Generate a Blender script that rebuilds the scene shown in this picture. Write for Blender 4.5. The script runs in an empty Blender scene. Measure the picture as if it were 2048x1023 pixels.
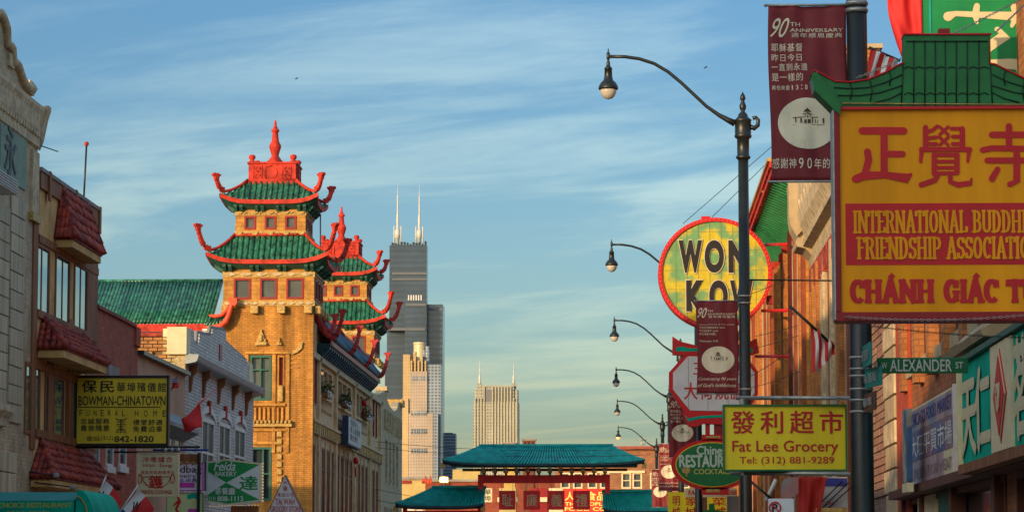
import bpy, math, random
from mathutils import Vector, Matrix, noise
random.seed(7)
S = bpy.context.scene
COL = S.collection
# ---------------------------------------------------------------- camera
F = 5970.0                                   # focal length in photo pixels (photo 2048 x 1023)
CAM = Vector((0, 0, 1.7))
TH = math.atan(638.5 / F)
AL = math.atan(223 / F * math.cos(TH))
HD = Vector((-math.sin(AL), math.cos(AL), 0))
FW = HD * math.cos(TH) + Vector((0, 0, math.sin(TH)))
UP = -HD * math.sin(TH) + Vector((0, 0, math.cos(TH)))
RT = Vector((math.cos(AL), math.sin(AL), 0))
cd = bpy.data.cameras.new('camera'); cam = bpy.data.objects.new('camera', cd); COL.objects.link(cam)
cam.matrix_world = Matrix((( RT.x, UP.x, -FW.x, 0), (RT.y, UP.y, -FW.y, 0), (RT.z, UP.z, -FW.z, 1.7), (0, 0, 0, 1)))
cd.sensor_width = 36; cd.lens = 36 * F / 2048; cd.clip_start = 0.5; cd.clip_end = 60000
S.camera = cam
def ray(px, py): return FW + RT * ((px - 1024) / F) + UP * ((511.5 - py) / F)
def P(px, py, Y):                            # point of the plane y = Y seen at a pixel
    r = ray(px, py); return CAM + r * (Y / r.y)
def Q(px, py, X):                            # (Y, z) on the plane x = X
    r = ray(px, py); p = CAM + r * (X / r.x); return p.y, p.z
def QY(px, X): return Q(px, 700, X)[0]
# ---------------------------------------------------------------- sky, sun, exposure
SUN_AZ, SUN_EL = 215.0, 9.0                   # azimuth clockwise from +Y (street direction)
w = bpy.data.worlds.new('World'); S.world = w; w.use_nodes = True
nt = w.node_tree; nt.nodes.clear()
def N(t, **k):
    n = nt.nodes.new(t)
    for a, b in k.items(): setattr(n, a, b)
    return n
def LK(a, b): nt.links.new(a, b)
sky = N('ShaderNodeTexSky', sky_type='NISHITA'); sky.sun_disc = False
sky.sun_elevation = math.radians(SUN_EL); sky.sun_rotation = math.radians(SUN_AZ)
sky.air_density = 1.0; sky.dust_density = 2.2; sky.ozone_density = 1.6
tc = N('ShaderNodeTexCoord'); sep = N('ShaderNodeSeparateXYZ'); LK(tc.outputs['Generated'], sep.inputs[0])
def M(op, a, b=None, c=None):
    n = N('ShaderNodeMath', operation=op)
    for i, v in enumerate((a, b, c)):
        if v is None: continue
        if isinstance(v, (int, float)): n.inputs[i].default_value = v
        else: LK(v, n.inputs[i])
    return n.outputs[0]
X, Y, Z = sep.outputs
# flat layer of thin cloud: direction projected on a plane high above
zz = M('ADD', M('MAXIMUM', Z, 0.0), 0.06)
cx = M('DIVIDE', X, zz); cy = M('DIVIDE', Y, zz)
comb = N('ShaderNodeCombineXYZ'); LK(M('ADD', M('MULTIPLY', cx, 1.0), M('MULTIPLY', cy, -0.15)), comb.inputs[0]); LK(M('ADD', M('MULTIPLY', cy, 1.5), M('MULTIPLY', cx, 0.9)), comb.inputs[1])
def noise_(scale, det, rough, dist, v):
    n = N('ShaderNodeTexNoise'); n.inputs['Scale'].default_value = scale; n.inputs['Detail'].default_value = det; n.inputs['Roughness'].default_value = rough; n.inputs['Distortion'].default_value = dist
    LK(v, n.inputs['Vector']); return n.outputs['Fac']
def ramp(v, a, b, lo, hi):
    n = N('ShaderNodeMapRange'); n.interpolation_type = 'SMOOTHSTEP'
    for k, q in (('From Min', a), ('From Max', b), ('To Min', lo), ('To Max', hi)): n.inputs[k].default_value = q
    LK(v, n.inputs['Value']); return n.outputs[0]
na = noise_(0.85, 8, 0.58, 0.6, comb.outputs[0])
nb = noise_(3.6, 9, 0.66, 0.9, comb.outputs[0])            # finer wisps
cl = ramp(M('ADD', M('MULTIPLY', na, 0.88), M('MULTIPLY', nb, 0.12)), 0.44, 0.66, 0.0, 1.0)
SK = 0.095
def vmul(v, c, f=None):
    n = N('ShaderNodeVectorMath', operation='MULTIPLY'); LK(v, n.inputs[0]); n.inputs[1].default_value = c; return n.outputs[0]
def vmix(f, a, b):
    n = N('ShaderNodeMix', data_type='RGBA'); LK(f, n.inputs['Factor']); LK(a, n.inputs['A']); LK(b, n.inputs['B']); return n.outputs['Result']
base = vmul(sky.outputs[0], (SK*0.92, SK*1.38, SK*1.88))           # clear air
hazy = vmul(sky.outputs[0], (SK*1.60, SK*1.95, SK*2.30))          # low evening haze, warmer
lit = vmul(sky.outputs[0], (SK*2.36, SK*2.36, SK*2.36))           # thin cloud
sky_fill = vmul(sky.outputs[0], (SK*6.4, SK*5.8, SK*5.0))          # thin cloud carried on overhead, unseen and brightened as added fill for shaded sides
c1 = vmix(ramp(Z, 0.02, 0.19, 1.0, 0.0), base, hazy)
mc = N('ShaderNodeMix', data_type='RGBA'); LK(M('MULTIPLY', cl, 0.8), mc.inputs['Factor']); LK(c1, mc.inputs['A']); LK(lit, mc.inputs['B'])
bg = N('ShaderNodeBackground'); vl = vmix(ramp(Z, 0.24, 0.70, 0.0, 0.9), mc.outputs['Result'], sky_fill); LK(vl, bg.inputs['Color']); bg.inputs['Strength'].default_value = 1.0
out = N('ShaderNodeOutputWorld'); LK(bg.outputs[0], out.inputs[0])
sl = bpy.data.lights.new('sun', 'SUN'); sun = bpy.data.objects.new('sun', sl); COL.objects.link(sun)
sl.energy = 4.0; sl.angle = math.radians(0.5); sl.color = (1.0, 0.66, 0.34)
az, el = math.radians(SUN_AZ), math.radians(SUN_EL)
SD = Vector((math.sin(az) * math.cos(el), math.cos(az) * math.cos(el), math.sin(el)))   # towards the sun
sun.rotation_euler = SD.to_track_quat('Z', 'Y').to_euler(); sun.location = (-30, -60, 40)
S.view_settings.view_transform = 'Standard'; S.view_settings.look = 'None'
S.view_settings.exposure = 0.0; S.view_settings.gamma = 1; S.view_settings.use_curve_mapping = False
S.cycles.max_bounces = 6
# ---------------------------------------------------------------- materials
MATS = {}
def mat(name, col, rough=0.7, var=0.12, scale=3.0, bump=0.0, metal=0.0, streak=0.0, emit=None, estr=0, spec=0.35, kind=None, c2=None, bs=None):
    if name in MATS: return MATS[name]
    m = bpy.data.materials.new(name); m.use_nodes = True; t = m.node_tree; b = t.nodes['Principled BSDF']
    b.inputs['Roughness'].default_value = rough; b.inputs['Metallic'].default_value = metal
    b.inputs['Specular IOR Level'].default_value = spec
    g = t.nodes.new('ShaderNodeNewGeometry')
    no = t.nodes.new('ShaderNodeTexNoise'); no.inputs['Scale'].default_value = scale; no.inputs['Detail'].default_value = 6; no.inputs['Roughness'].default_value = 0.65
    src = g.outputs['Position']
    if streak:
        mp = t.nodes.new('ShaderNodeMapping'); mp.inputs['Scale'].default_value = (1, 1, 0.12); t.links.new(src, mp.inputs[0]); src = mp.outputs[0]
    t.links.new(src, no.inputs['Vector'])
    mr = t.nodes.new('ShaderNodeMapRange'); mr.inputs['From Min'].default_value = 0.3; mr.inputs['From Max'].default_value = 0.7
    mr.inputs['To Min'].default_value = 1 - var * 1.6; mr.inputs['To Max'].default_value = 1 + var
    t.links.new(no.outputs['Fac'], mr.inputs['Value'])
    mx = t.nodes.new('ShaderNodeMix'); mx.data_type = 'RGBA'; mx.blend_type = 'MULTIPLY'; mx.inputs['Factor'].default_value = 1
    base = None
    if c2 is not None or kind in ('brick', 'patch'):
        m2 = t.nodes.new('ShaderNodeMix'); m2.data_type = 'RGBA'
        m2.inputs['A'].default_value = (*col, 1); m2.inputs['B'].default_value = (*(c2 or col), 1)
        if kind == 'patch':
            n2 = t.nodes.new('ShaderNodeTexNoise'); n2.inputs['Scale'].default_value = bs or 1.5; n2.inputs['Detail'].default_value = 3
            t.links.new(g.outputs['Position'], n2.inputs['Vector'])
            rr = t.nodes.new('ShaderNodeMapRange'); rr.inputs['From Min'].default_value = 0.46; rr.inputs['From Max'].default_value = 0.56
            t.links.new(n2.outputs['Fac'], rr.inputs['Value']); t.links.new(rr.outputs[0], m2.inputs['Factor'])
        else:
            oi = t.nodes.new('ShaderNodeObjectInfo'); t.links.new(oi.outputs['Random'], m2.inputs['Factor'])
        base = m2.outputs['Result']
    hgt = no.outputs['Fac']
    if kind in ('brickX', 'brickY'):          # bricks too small to build: courses run along Y (wall facing X) or X (wall facing Y)
        sp = t.nodes.new('ShaderNodeSeparateXYZ'); t.links.new(g.outputs['Position'], sp.inputs[0])
        ad = t.nodes.new('ShaderNodeMath'); ad.operation = 'ADD'; t.links.new(sp.outputs[0], ad.inputs[0]); t.links.new(sp.outputs[1], ad.inputs[1])
        cb = t.nodes.new('ShaderNodeCombineXYZ'); t.links.new(ad.outputs[0], cb.inputs[0]); t.links.new(sp.outputs[2], cb.inputs[1])
        br = t.nodes.new('ShaderNodeTexBrick'); t.links.new(cb.outputs[0], br.inputs['Vector'])
        s_ = bs or 1.0
        br.inputs['Scale'].default_value = 1; br.inputs['Brick Width'].default_value = 0.21 * s_; br.inputs['Row Height'].default_value = 0.075 * s_
        br.inputs['Mortar Size'].default_value = 0.010 * s_; br.inputs['Mortar Smooth'].default_value = 0.3
        br.inputs['Color1'].default_value = (*col, 1); br.inputs['Color2'].default_value = (*[c * (0.72) for c in col], 1)
        br.inputs['Mortar'].default_value = (*(c2 or [c * 0.45 for c in col]), 1)
        base = br.outputs['Color']; 
    if base is None: mx.inputs['A'].default_value = (*col, 1)
    else: t.links.new(base, mx.inputs['A'])
    cr = t.nodes.new('ShaderNodeCombineColor')
    for i in range(3): t.links.new(mr.outputs[0], cr.inputs[i])
    t.links.new(cr.outputs[0], mx.inputs['B'])
    t.links.new(mx.outputs['Result'], b.inputs['Base Color'])
    if bump or kind in ('brickX', 'brickY'):
        bp = t.nodes.new('ShaderNodeBump'); bp.inputs['Strength'].default_value = bump or 0.4; bp.inputs['Distance'].default_value = 0.02
        if kind in ('brickX', 'brickY'):
            inv = t.nodes.new('ShaderNodeMath'); inv.operation = 'SUBTRACT'; inv.inputs[0].default_value = 1; t.links.new(br.outputs['Fac'], inv.inputs[1]); hgt = inv.outputs[0]
        t.links.new(hgt, bp.inputs['Height']); t.links.new(bp.outputs[0], b.inputs['Normal'])
    if emit: b.inputs['Emission Color'].default_value = (*emit, 1); b.inputs['Emission Strength'].default_value = estr
    MATS[name] = m; return m
mGold = mat('terracotta_gold', (0.52, 0.33, 0.09), 0.5, 0.35, 14, 0.6)
mOchre = mat('ochre_brick', (0.60, 0.275, 0.052), 0.85, 0.42, 1.6, 0.5, kind='brickY', streak=1, c2=(0.34, 0.15, 0.04))
mOchreP = mat('ochre_terracotta', (0.60, 0.285, 0.052), 0.75, 0.26, 2.5, 0.3, kind='brickY', c2=(0.42, 0.20, 0.05), bs=2.2)
mRed = mat('vermilion_paint', (0.56, 0.038, 0.018), 0.7, 0.42, 3, 0.25)
mRedD = mat('dark_red_paint', (0.30, 0.012, 0.014), 0.45, 0.18, 4, 0.1)
mTile = mat('green_glazed_tile', (0.010, 0.12, 0.062), 0.3, 0.6, 4, 0.2, spec=0.5, kind='tile', c2=(0.045, 0.21, 0.12))
mTileB = mat('blue_green_glazed_tile', (0.015, 0.10, 0.17), 0.35, 0.4, 6, 0.2, spec=0.5)
mSoff = mat('dark_teal_eave_paint', (0.025, 0.12, 0.09), 0.6, 0.25, 6, 0.2)
mTealR = mat('teal_gate_tile', (0.006, 0.36, 0.33), 0.45, 0.25, 3, 0.1)
mGlass = mat('window_glass', (0.03, 0.045, 0.05), 0.08, 0.1, 1, spec=0.8)
mGlassW = mat('glass_with_pale_blind', (0.085, 0.095, 0.085), 0.25, 0.25, 1.2, spec=0.6)
mIron = mat('black_green_cast_iron', (0.012, 0.016, 0.014), 0.38, 0.3, 9, 0.15, spec=0.5)
mSteel = mat('galvanised_steel', (0.42, 0.40, 0.36), 0.4, 0.2, 12, 0.1, metal=0.6)
mWood = mat('brown_timber', (0.27, 0.10, 0.035), 0.7, 0.35, 3, 0.3, streak=1)
mStucco = mat('tan_stucco', (0.66, 0.40, 0.15), 0.9, 0.25, 1.5, 0.25)
mClay = mat('clay_roof_tile', (0.46, 0.065, 0.03), 0.7, 0.5, 5, 0.3, c2=(0.26, 0.04, 0.035), kind='tile')
mGlaze = mat('white_glazed_block', (0.56, 0.46, 0.29), 0.6, 0.32, 3, 0.15, c2=(0.44, 0.36, 0.22), streak=1)
mGlazeB = mat('cream_glazed_brick', (0.56, 0.42, 0.24), 0.6, 0.25, 1.5, 0.5, kind='brickX', c2=(0.42, 0.32, 0.2))
mStone = mat('carved_limestone', (0.60, 0.47, 0.29), 0.75, 0.32, 5, 0.4)
mBlack = mat('black_paint', (0.012, 0.011, 0.012), 0.5, 0.2, 6)
mWhite = mat('white_paint', (0.72, 0.72, 0.70), 0.5, 0.08, 5)
mCream = mat('cream_panel', (0.78, 0.66, 0.40), 0.5, 0.10, 3)
mYel = mat('yellow_sign_panel', (0.88, 0.66, 0.015), 0.4, 0.11, 3, streak=1)
mAmber = mat('amber_sign_panel', (0.92, 0.345, 0.004), 0.5, 0.12, 2.5, streak=1, spec=.2)
mSignRed = mat('sign_red', (0.60, 0.010, 0.014), 0.45, 0.08, 3)
mMaroon = mat('maroon_vinyl', (0.20, 0.018, 0.024), 0.6, 0.18, 3, 0.05)
mBanW = mat('banner_print_cream', (0.80, 0.72, 0.52), 0.6, 0.1, 3)
mGreen = mat('green_sign_panel', (0.008, 0.24, 0.075), 0.4, 0.12, 3)
mGreenD = mat('dark_green_sign_panel', (0.008, 0.16, 0.04), 0.4, 0.12, 3)
mTeal = mat('teal_sign_panel', (0.0, 0.40, 0.27), 0.8, 0.2, 2, spec=.12)
mLine = mat('faded_dark_print', (0.10, 0.06, 0.03), 0.5, 0.2, 5)
mPink = mat('magenta_sign_print', (0.55, 0.05, 0.38), 0.5, 0.1, 4)
mBlue = mat('blue_print', (0.03, 0.04, 0.26), 0.55, 0.12, 4)
mConc = mat('concrete', (0.30, 0.28, 0.25), 0.9, 0.18, 1, 0.2)
mAsph = mat('asphalt', (0.05, 0.05, 0.052), 0.9, 0.25, 2, 0.2)
mWire = mat('black_cable', (0.015, 0.013, 0.012), 0.6, 0.1, 4)
mBulb = mat('frosted_bulb', (0.75, 0.66, 0.50), 0.25, 0.05, 4, emit=(1, .6, .25), estr=0.35)
# ---------------------------------------------------------------- builders
class MB:
    def __init__(s): s.v = []; s.f = []; s.sm = []
    def add(s, vs, fs, smooth=False):
        n = len(s.v); s.v += [Vector(v) for v in vs]; s.f += [tuple(i + n for i in f) for f in fs]; s.sm += [smooth] * len(fs); return s
    def box(s, x0, x1, y0, y1, z0, z1):
        x0, x1 = sorted((x0, x1)); y0, y1 = sorted((y0, y1)); z0, z1 = sorted((z0, z1))
        return s.add([(x0,y0,z0),(x1,y0,z0),(x1,y1,z0),(x0,y1,z0),(x0,y0,z1),(x1,y0,z1),(x1,y1,z1),(x0,y1,z1)],
                     [(0,3,2,1),(4,5,6,7),(0,1,5,4),(1,2,6,5),(2,3,7,6),(3,0,4,7)])
    def prism(s, pts, d, caps=True):          # closed 3-D polygon pts swept by vector d
        n = len(pts); a = [Vector(p) for p in pts]; d = Vector(d)
        nrm = Vector()
        for i in range(n):
            p, q = a[i], a[(i+1) % n]; nrm += Vector(((p.y-q.y)*(p.z+q.z), (p.z-q.z)*(p.x+q.x), (p.x-q.x)*(p.y+q.y)))
        if nrm.dot(d) > 0: a.reverse()
        vs = a + [p + d for p in a]
        fs = [tuple(range(n)), tuple(range(2*n-1, n-1, -1))] if caps else []
        fs += [(i, i+n, (i+1) % n + n, (i+1) % n) for i in range(n)]
        return s.add(vs, fs)
    def tube(s, pts, r, n=6, flat=None, smooth=True):
        pts = [Vector(p) for p in pts]; m = len(pts)
        rs = r if isinstance(r, (list, tuple)) else [r] * m
        vs = []; prev = None
        for i, p in enumerate(pts):
            t = (pts[min(i+1, m-1)] - pts[max(i-1, 0)]).normalized()
            a = prev if prev is not None else (Vector((0,0,1)) if abs(t.z) < 0.9 else Vector((1,0,0)))
            b = t.cross(a).normalized(); a = b.cross(t).normalized(); prev = a
            for k in range(n):
                q = 2*math.pi*(k + .5)/n
                vs.append(p + a*math.cos(q)*rs[i]*(flat or 1) + b*math.sin(q)*rs[i])
        fs = [(i*n+k, i*n+(k+1)%n, (i+1)*n+(k+1)%n, (i+1)*n+k) for i in range(m-1) for k in range(n)]
        fs += [tuple(range(n-1, -1, -1)), tuple(range((m-1)*n, m*n))]
        return s.add(vs, fs, smooth)
    def lathe(s, prof, c, n=12, smooth=True):  # prof: (r, z) list, axis z at c
        vs = []; c = Vector(c)
        for r, z in prof:
            for k in range(n):
                q = 2*math.pi*k/n; vs.append(c + Vector((r*math.cos(q), r*math.sin(q), z)))
        m = len(prof)
        fs = [(i*n+k, i*n+(k+1)%n, (i+1)*n+(k+1)%n, (i+1)*n+k) for i in range(m-1) for k in range(n)]
        fs += [tuple(range(n-1, -1, -1)), tuple(range((m-1)*n, m*n))]
        return s.add(vs, fs, smooth)
    def grid(s, fn, nu, nv, smooth=True):
        vs = [fn(i/nu, j/nv) for j in range(nv+1) for i in range(nu+1)]
        fs = [(j*(nu+1)+i, j*(nu+1)+i+1, (j+1)*(nu+1)+i+1, (j+1)*(nu+1)+i) for j in range(nv) for i in range(nu)]
        return s.add(vs, fs, smooth)
    def build(s, name, m, parent=None, label=None, solid=0, stuff=False, bevel=0):
        me = bpy.data.meshes.new(name); org = wloc(parent) if parent else Vector()
        me.from_pydata([v - org for v in s.v], [], s.f); me.materials.append(m)
        me.polygons.foreach_set('use_smooth', s.sm); me.update()
        o = bpy.data.objects.new(name, me); COL.objects.link(o)
        if parent: o.parent = parent
        if label: o['label'] = label
        if stuff: o['kind'] = 'stuff'
        if solid:
            md = o.modifiers.new('thickness', 'SOLIDIFY'); md.thickness = solid; md.offset = 0
        if bevel:
            md = o.modifiers.new('soft_edge', 'BEVEL'); md.width = bevel; md.segments = 2; md.limit_method = 'ANGLE'
        return o
def wloc(o):
    v = Vector()
    while o: v = v + o.location; o = o.parent
    return v
def thing(name, label, cat, loc=(0, 0, 0), group=None):
    o = bpy.data.objects.new(name, None); COL.objects.link(o); o.location = loc; o.empty_display_size = 0.3
    o['label'] = label; o['category'] = cat
    if group: o['group'] = group
    return o
def tag(o, label, cat, group=None):
    o['label'] = label; o['category'] = cat
    if group: o['group'] = group
    return o
def struct(o): o['kind'] = 'structure'; return o
KIDS = {}
def copy_tree(o, parent=None):
    c = o.copy(); COL.objects.link(c)
    if parent: c.parent = parent
    for ch in [k for k in ALLOBJ() if k.parent == o]: copy_tree(ch, c)
    return c
def ALLOBJ(): return list(bpy.data.objects)
def inst(name, mesh, parent, loc):            # another object sharing mesh data
    o = bpy.data.objects.new(name, mesh); COL.objects.link(o); o.parent = parent; o.location = Vector(loc) - wloc(parent); return o
# text ------------------------------------------------------------
UX, UZ, UY = Vector((1,0,0)), Vector((0,0,1)), Vector((0,1,0))
TXT = {}
def glyphs(s, bold):
    key = (s, bold)
    if key in TXT: return TXT[key]
    c = bpy.data.curves.new('t', 'FONT'); c.body = s; c.size = 1; c.offset = bold; c.extrude = 0; c.fill_mode = 'FRONT'; c.resolution_u = 8 if len(s) < 8 and ord(s[0]) < 999 else 3
    o = bpy.data.objects.new('t', c); COL.objects.link(o)
    dg = bpy.context.evaluated_depsgraph_get(); dg.update()
    me = bpy.data.meshes.new_from_object(o.evaluated_get(dg))
    vs = [v.co.copy() for v in me.vertices]; fs = [tuple(p.vertices) for p in me.polygons]
    bpy.data.objects.remove(o); bpy.data.curves.remove(c); bpy.data.meshes.remove(me)
    TXT[key] = (vs, fs); return vs, fs
def letters(parent, s, c, w, h, m, u=UX, v=UZ, bold=0.0, name='lettering', shear=0, gap=0.006, keep=False, rot=0, spread=None):
    """print s centred on c (3-D), w wide, h high in the plane u,v"""
    u = Vector(u); v = Vector(v); n = u.cross(v).normalized()
    vs, fs = [], []
    if spread is None: parts = [(s, 0, 1)]
    cjk = any(ord(q) > 0x2E00 for q in s); multi = cjk or len(s) > 3; vs, fs = glyphs(s, 0 if multi else bold)
    if not vs: return None
    x0 = min(a.x for a in vs); x1 = max(a.x for a in vs); y0 = min(a.y for a in vs); y1 = max(a.y for a in vs)
    if cjk and len(s) == 1: x0, x1, y0, y1 = min(0.04, x0), max(.96, x1), min(-.08, y0), max(.84, y1)
    sx = w / max(1e-6, x1-x0) if w else None; sy = h / max(1e-6, y1-y0) if h else None
    if sx is None: sx = sy
    if sy is None: sy = sx
    if keep: sx = sy = min(sx, sy)
    c = Vector(c); mb = MB(); out_ = []
    for a in vs:
        p = (a.x - (x0+x1)/2) * sx; q = (a.y - (y0+y1)/2) * sy; p += q * shear
        if rot: p, q = p*math.cos(rot)-q*math.sin(rot), p*math.sin(rot)+q*math.cos(rot)
        out_.append(c + u*p + v*q + n*gap)
    mb.add(out_, fs)
    if multi and bold:
        bb = bold*(1 if cjk else 1.25); ex = bb*.55*sx; ey = bb*.4*sy
        for k, (du, dv) in enumerate(((ex, 0), (-ex, 0), (0, ey), (0, -ey))): mb.add([p + u*du + v*dv - n*.0008*(k+1) for p in out_], fs)
    return mb.build(name, m, parent)
def words(parent, s, x0, y0, x1, y1, D, m, bold=0.0, **k):   # box given on the picture, board standing at distance D
    a = P(x0, y1, D); b = P(x1, y0, D); cc = (a+b)/2
    return letters(parent, s, (cc.x, D, cc.z), abs(b.x-a.x), abs(b.z-a.z), m, bold=bold, **k)
def spaced(parent, s, x0, y0, x1, y1, D, m, bold=0.0, hw=None, **k):   # characters spread evenly over the box
    n = len(s); st = (x1-x0)/n
    for i, ch in enumerate(s):
        if ch == ' ': continue
        wd = min(st*0.86, hw or 1e9)*(1 if ord(ch) > 0x2E00 else .62 if ch not in "I1:.,'()" else .26); cx_ = x0+st*(i+.5)
        words(parent, ch, cx_-wd/2, y0, cx_+wd/2, y1, D, m, bold, **k)
# slab-serif capitals drawn as strokes on a 0..1 x 0..1 cell (width, strokes)
def arc(cx_, cy_, rx, ry, a0, a1, n=9):
    return [(cx_+rx*math.cos(math.radians(a0+(a1-a0)*i/n)), cy_+ry*math.sin(math.radians(a0+(a1-a0)*i/n))) for i in range(n+1)]
SF = {
 'I': (0.34, [('V', .17)], [(.17, 0), (.17, 1)]),
 'N': (0.80, [('V', .15), ('V', .65), ('L', [(.15, 1), (.65, 0)])], [(.15, 0), (.15, 1), (.65, 1)]),
 'T': (0.66, [('V', .33), ('H', .02, .64, .95), ('L', [(.05, .95), (.05, .76)]), ('L', [(.61, .95), (.61, .76)])], [(.33, 0)]),
 'E': (0.62, [('V', .16), ('H', .16, .56, .95), ('H', .16, .46, .52), ('H', .16, .58, .05), ('L', [(.55, .95), (.55, .78)]), ('L', [(.57, .05), (.57, .24)])], [(.12, 0), (.12, 1)]),
 'F': (0.60, [('V', .16), ('H', .16, .56, .95), ('H', .16, .46, .52), ('L', [(.55, .95), (.55, .78)])], [(.16, 0), (.12, 1)]),
 'R': (0.72, [('V', .16), ('A', [(.16, .95), (.36, .95)] + arc(.36, .73, .20, .22, 90, -90) + [(.16, .51)]), ('L', [(.40, .5), (.60, .04)])], [(.16, 0), (.12, 1), (.62, 0)]),
 'A': (0.74, [('L', [(.12, 0), (.37, 1)]), ('L', [(.37, 1), (.62, 0)]), ('H', .22, .52, .32)], [(.12, 0), (.62, 0)]),
 'O': (0.70, [('A', arc(.35, .5, .24, .46, 0, 360, 18))], []),
 'L': (0.60, [('V', .16), ('H', .16, .56, .05), ('L', [(.56, .05), (.56, .26)])], [(.12, 0), (.16, 1)]),
 'B': (0.68, [('V', .16), ('A', [(.16, .95), (.34, .95)] + arc(.34, .74, .18, .21, 90, -90) + [(.16, .53)]), ('A', [(.16, .53), (.36, .53)] + arc(.36, .29, .21, .24, 90, -90) + [(.16, .05)])], [(.12, 0), (.12, 1)]),
 'U': (0.76, [('V2', .16, .3, 1), ('V2', .60, .3, 1), ('A', arc(.38, .3, .22, .26, 180, 360))], [(.16, 1), (.60, 1)]),
 'D': (0.72, [('V', .16), ('A', [(.16, .95), (.32, .95)] + arc(.32, .5, .26, .45, 90, -90) + [(.16, .05)])], [(.12, 0), (.12, 1)]),
 'H': (0.80, [('V', .16), ('V', .62), ('H', .16, .62, .5)], [(.16, 0), (.16, 1), (.62, 0), (.62, 1)]),
 'S': (0.60, [('A', arc(.30, .73, .19, .22, 20, 250, 9) + arc(.30, .27, .20, .23, 70, -165, 9)), ('L', [(.50, .95), (.50, .74)]), ('L', [(.10, .05), (.10, .26)])], []),
 'P': (0.66, [('V', .16), ('A', [(.16, .95), (.36, .95)] + arc(.36, .71, .20, .24, 90, -90) + [(.16, .47)])], [(.16, 0), (.12, 1)]),
 'C': (0.66, [('A', arc(.36, .5, .24, .46, 50, 310, 14)), ('L', [(.55, .95), (.55, .70)])], []),
 'G': (0.72, [('A', arc(.36, .5, .24, .46, 50, 320, 14)), ('L', [(.55, .95), (.55, .70)]), ('V2', .56, .08, .42)], [(.56, .46)]),
}
def serif(parent, s, x0, y0, x1, y1, D, m, vw=.15, hw=.075, accents=(), dot=()):
    mb = MB(); a = P(x0, y1, D); b = P(x1, y0, D); W = b.x-a.x; H = b.z-a.z
    tot = sum((SF[c][0] if c in SF else .40) for c in s); kx = W/tot; pos = 0
    def stroke(pts, wd):
        for (p, q), (r, t) in zip(pts[:-1], pts[1:]):
            dx, dy = (r-p)*kx, (t-q)*H; L = math.hypot(dx, dy) or 1e-6
            # vertical strokes thick, horizontal ones thin
            th = (hw + (vw-hw)*abs(dy)/L) * kx * 1.05; nx, ny = -dy/L*th/2, dx/L*th/2; ex, ey = dx/L*th*.18, dy/L*th*.18
            ax, az_ = a.x+(pos+p)*kx, a.z+q*H; bx, bz = a.x+(pos+r)*kx, a.z+t*H; y = D-0.006-random.random()*.003
            mb.add([(ax-ex+nx, y, az_-ey+ny), (ax-ex-nx, y, az_-ey-ny), (bx+ex-nx, y, bz+ey-ny), (bx+ex+nx, y, bz+ey+ny)], [(0, 1, 2, 3)])
    for i, c in enumerate(s):
        if c not in SF: pos += .40; continue
        wd, st, sf = SF[c]
        for k in st:
            if k[0] == 'V': stroke([(k[1], 0), (k[1], 1)], 1)
            elif k[0] == 'V2': stroke([(k[1], k[2]), (k[1], k[3])], 1)
            elif k[0] == 'H': stroke([(k[1], k[3]), (k[2], k[3])], 1)
            else: stroke(k[1], 1)
        for (p, q) in sf:
            q2 = q + (.035 if q == 0 else (-.035 if q == 1 else 0)); stroke([(p-.14, q2), (p+.14, q2)], 1)
        if i in accents: stroke([(wd/2-.02, 1.10), (wd/2+.10, 1.24)], 1)
        if i in dot: stroke([(wd/2, -.16), (wd/2, -.08)], 1)
        pos += wd
    return mb.build('lettering', m, parent)
# frame round a board facing the camera
def board(parent, x0, y0, x1, y1, D, m, mf, t=0.16, fw=4, name='panel'):
    a = P(x0, y1, D); b = P(x1, y0, D)
    MB().box(a.x, b.x, D, D+t, a.z, b.z).build(name, m, parent)
    if mf:
        f = fw*D/F; q = MB()
        q.box(a.x-f, b.x+f, D-.02, D+t+.02, b.z, b.z+f); q.box(a.x-f, b.x+f, D-.02, D+t+.02, a.z-f, a.z)
        q.box(a.x-f, a.x, D-.02, D+t+.02, a.z, b.z); q.box(b.x, b.x+f, D-.02, D+t+.02, a.z, b.z)
        q.build('frame', mf, parent)
    return a, b
# window on a wall; plane 'X' (normal +-X at x0, side sgn) or 'Y' (faces -Y)
def win(parent, plane, k, a0, a1, z0, z1, mf, mg, fw=.07, deep=.12, sgn=1, mull=(), trans=(), name='window'):
    """k = wall plane coordinate; a0..a1 along the wall"""
    a0, a1 = sorted((a0, a1)); q = MB(); g = MB()
    def bx(mb, p0, p1, r0, r1, s0, s1):
        if plane == 'X': mb.box(k+sgn*s0, k+sgn*s1, p0, p1, r0, r1)
        else: mb.box(p0, p1, k-s1, k-s0, r0, r1)
    o = .03
    bx(q, a0, a1, z1-fw, z1, -deep, o); bx(q, a0, a1, z0, z0+fw, -deep, o)
    bx(q, a0, a0+fw, z0+fw, z1-fw, -deep, o); bx(q, a1-fw, a1, z0+fw, z1-fw, -deep, o)
    for t in mull: c = a0+(a1-a0)*t; bx(q, c-fw*.35, c+fw*.35, z0+fw, z1-fw, -deep, o-.012)
    for t in trans: c = z0+(z1-z0)*t; bx(q, a0+fw, a1-fw, c-fw*.3, c+fw*.3, -deep, o-.006)
    f = q.build(name, mf, parent)
    bx(g, a0+fw*.6, a1-fw*.6, z0+fw*.6, z1-fw*.6, -deep+.015, -deep+.045)
    g.build('pane', mg, f)
    return f
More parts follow.
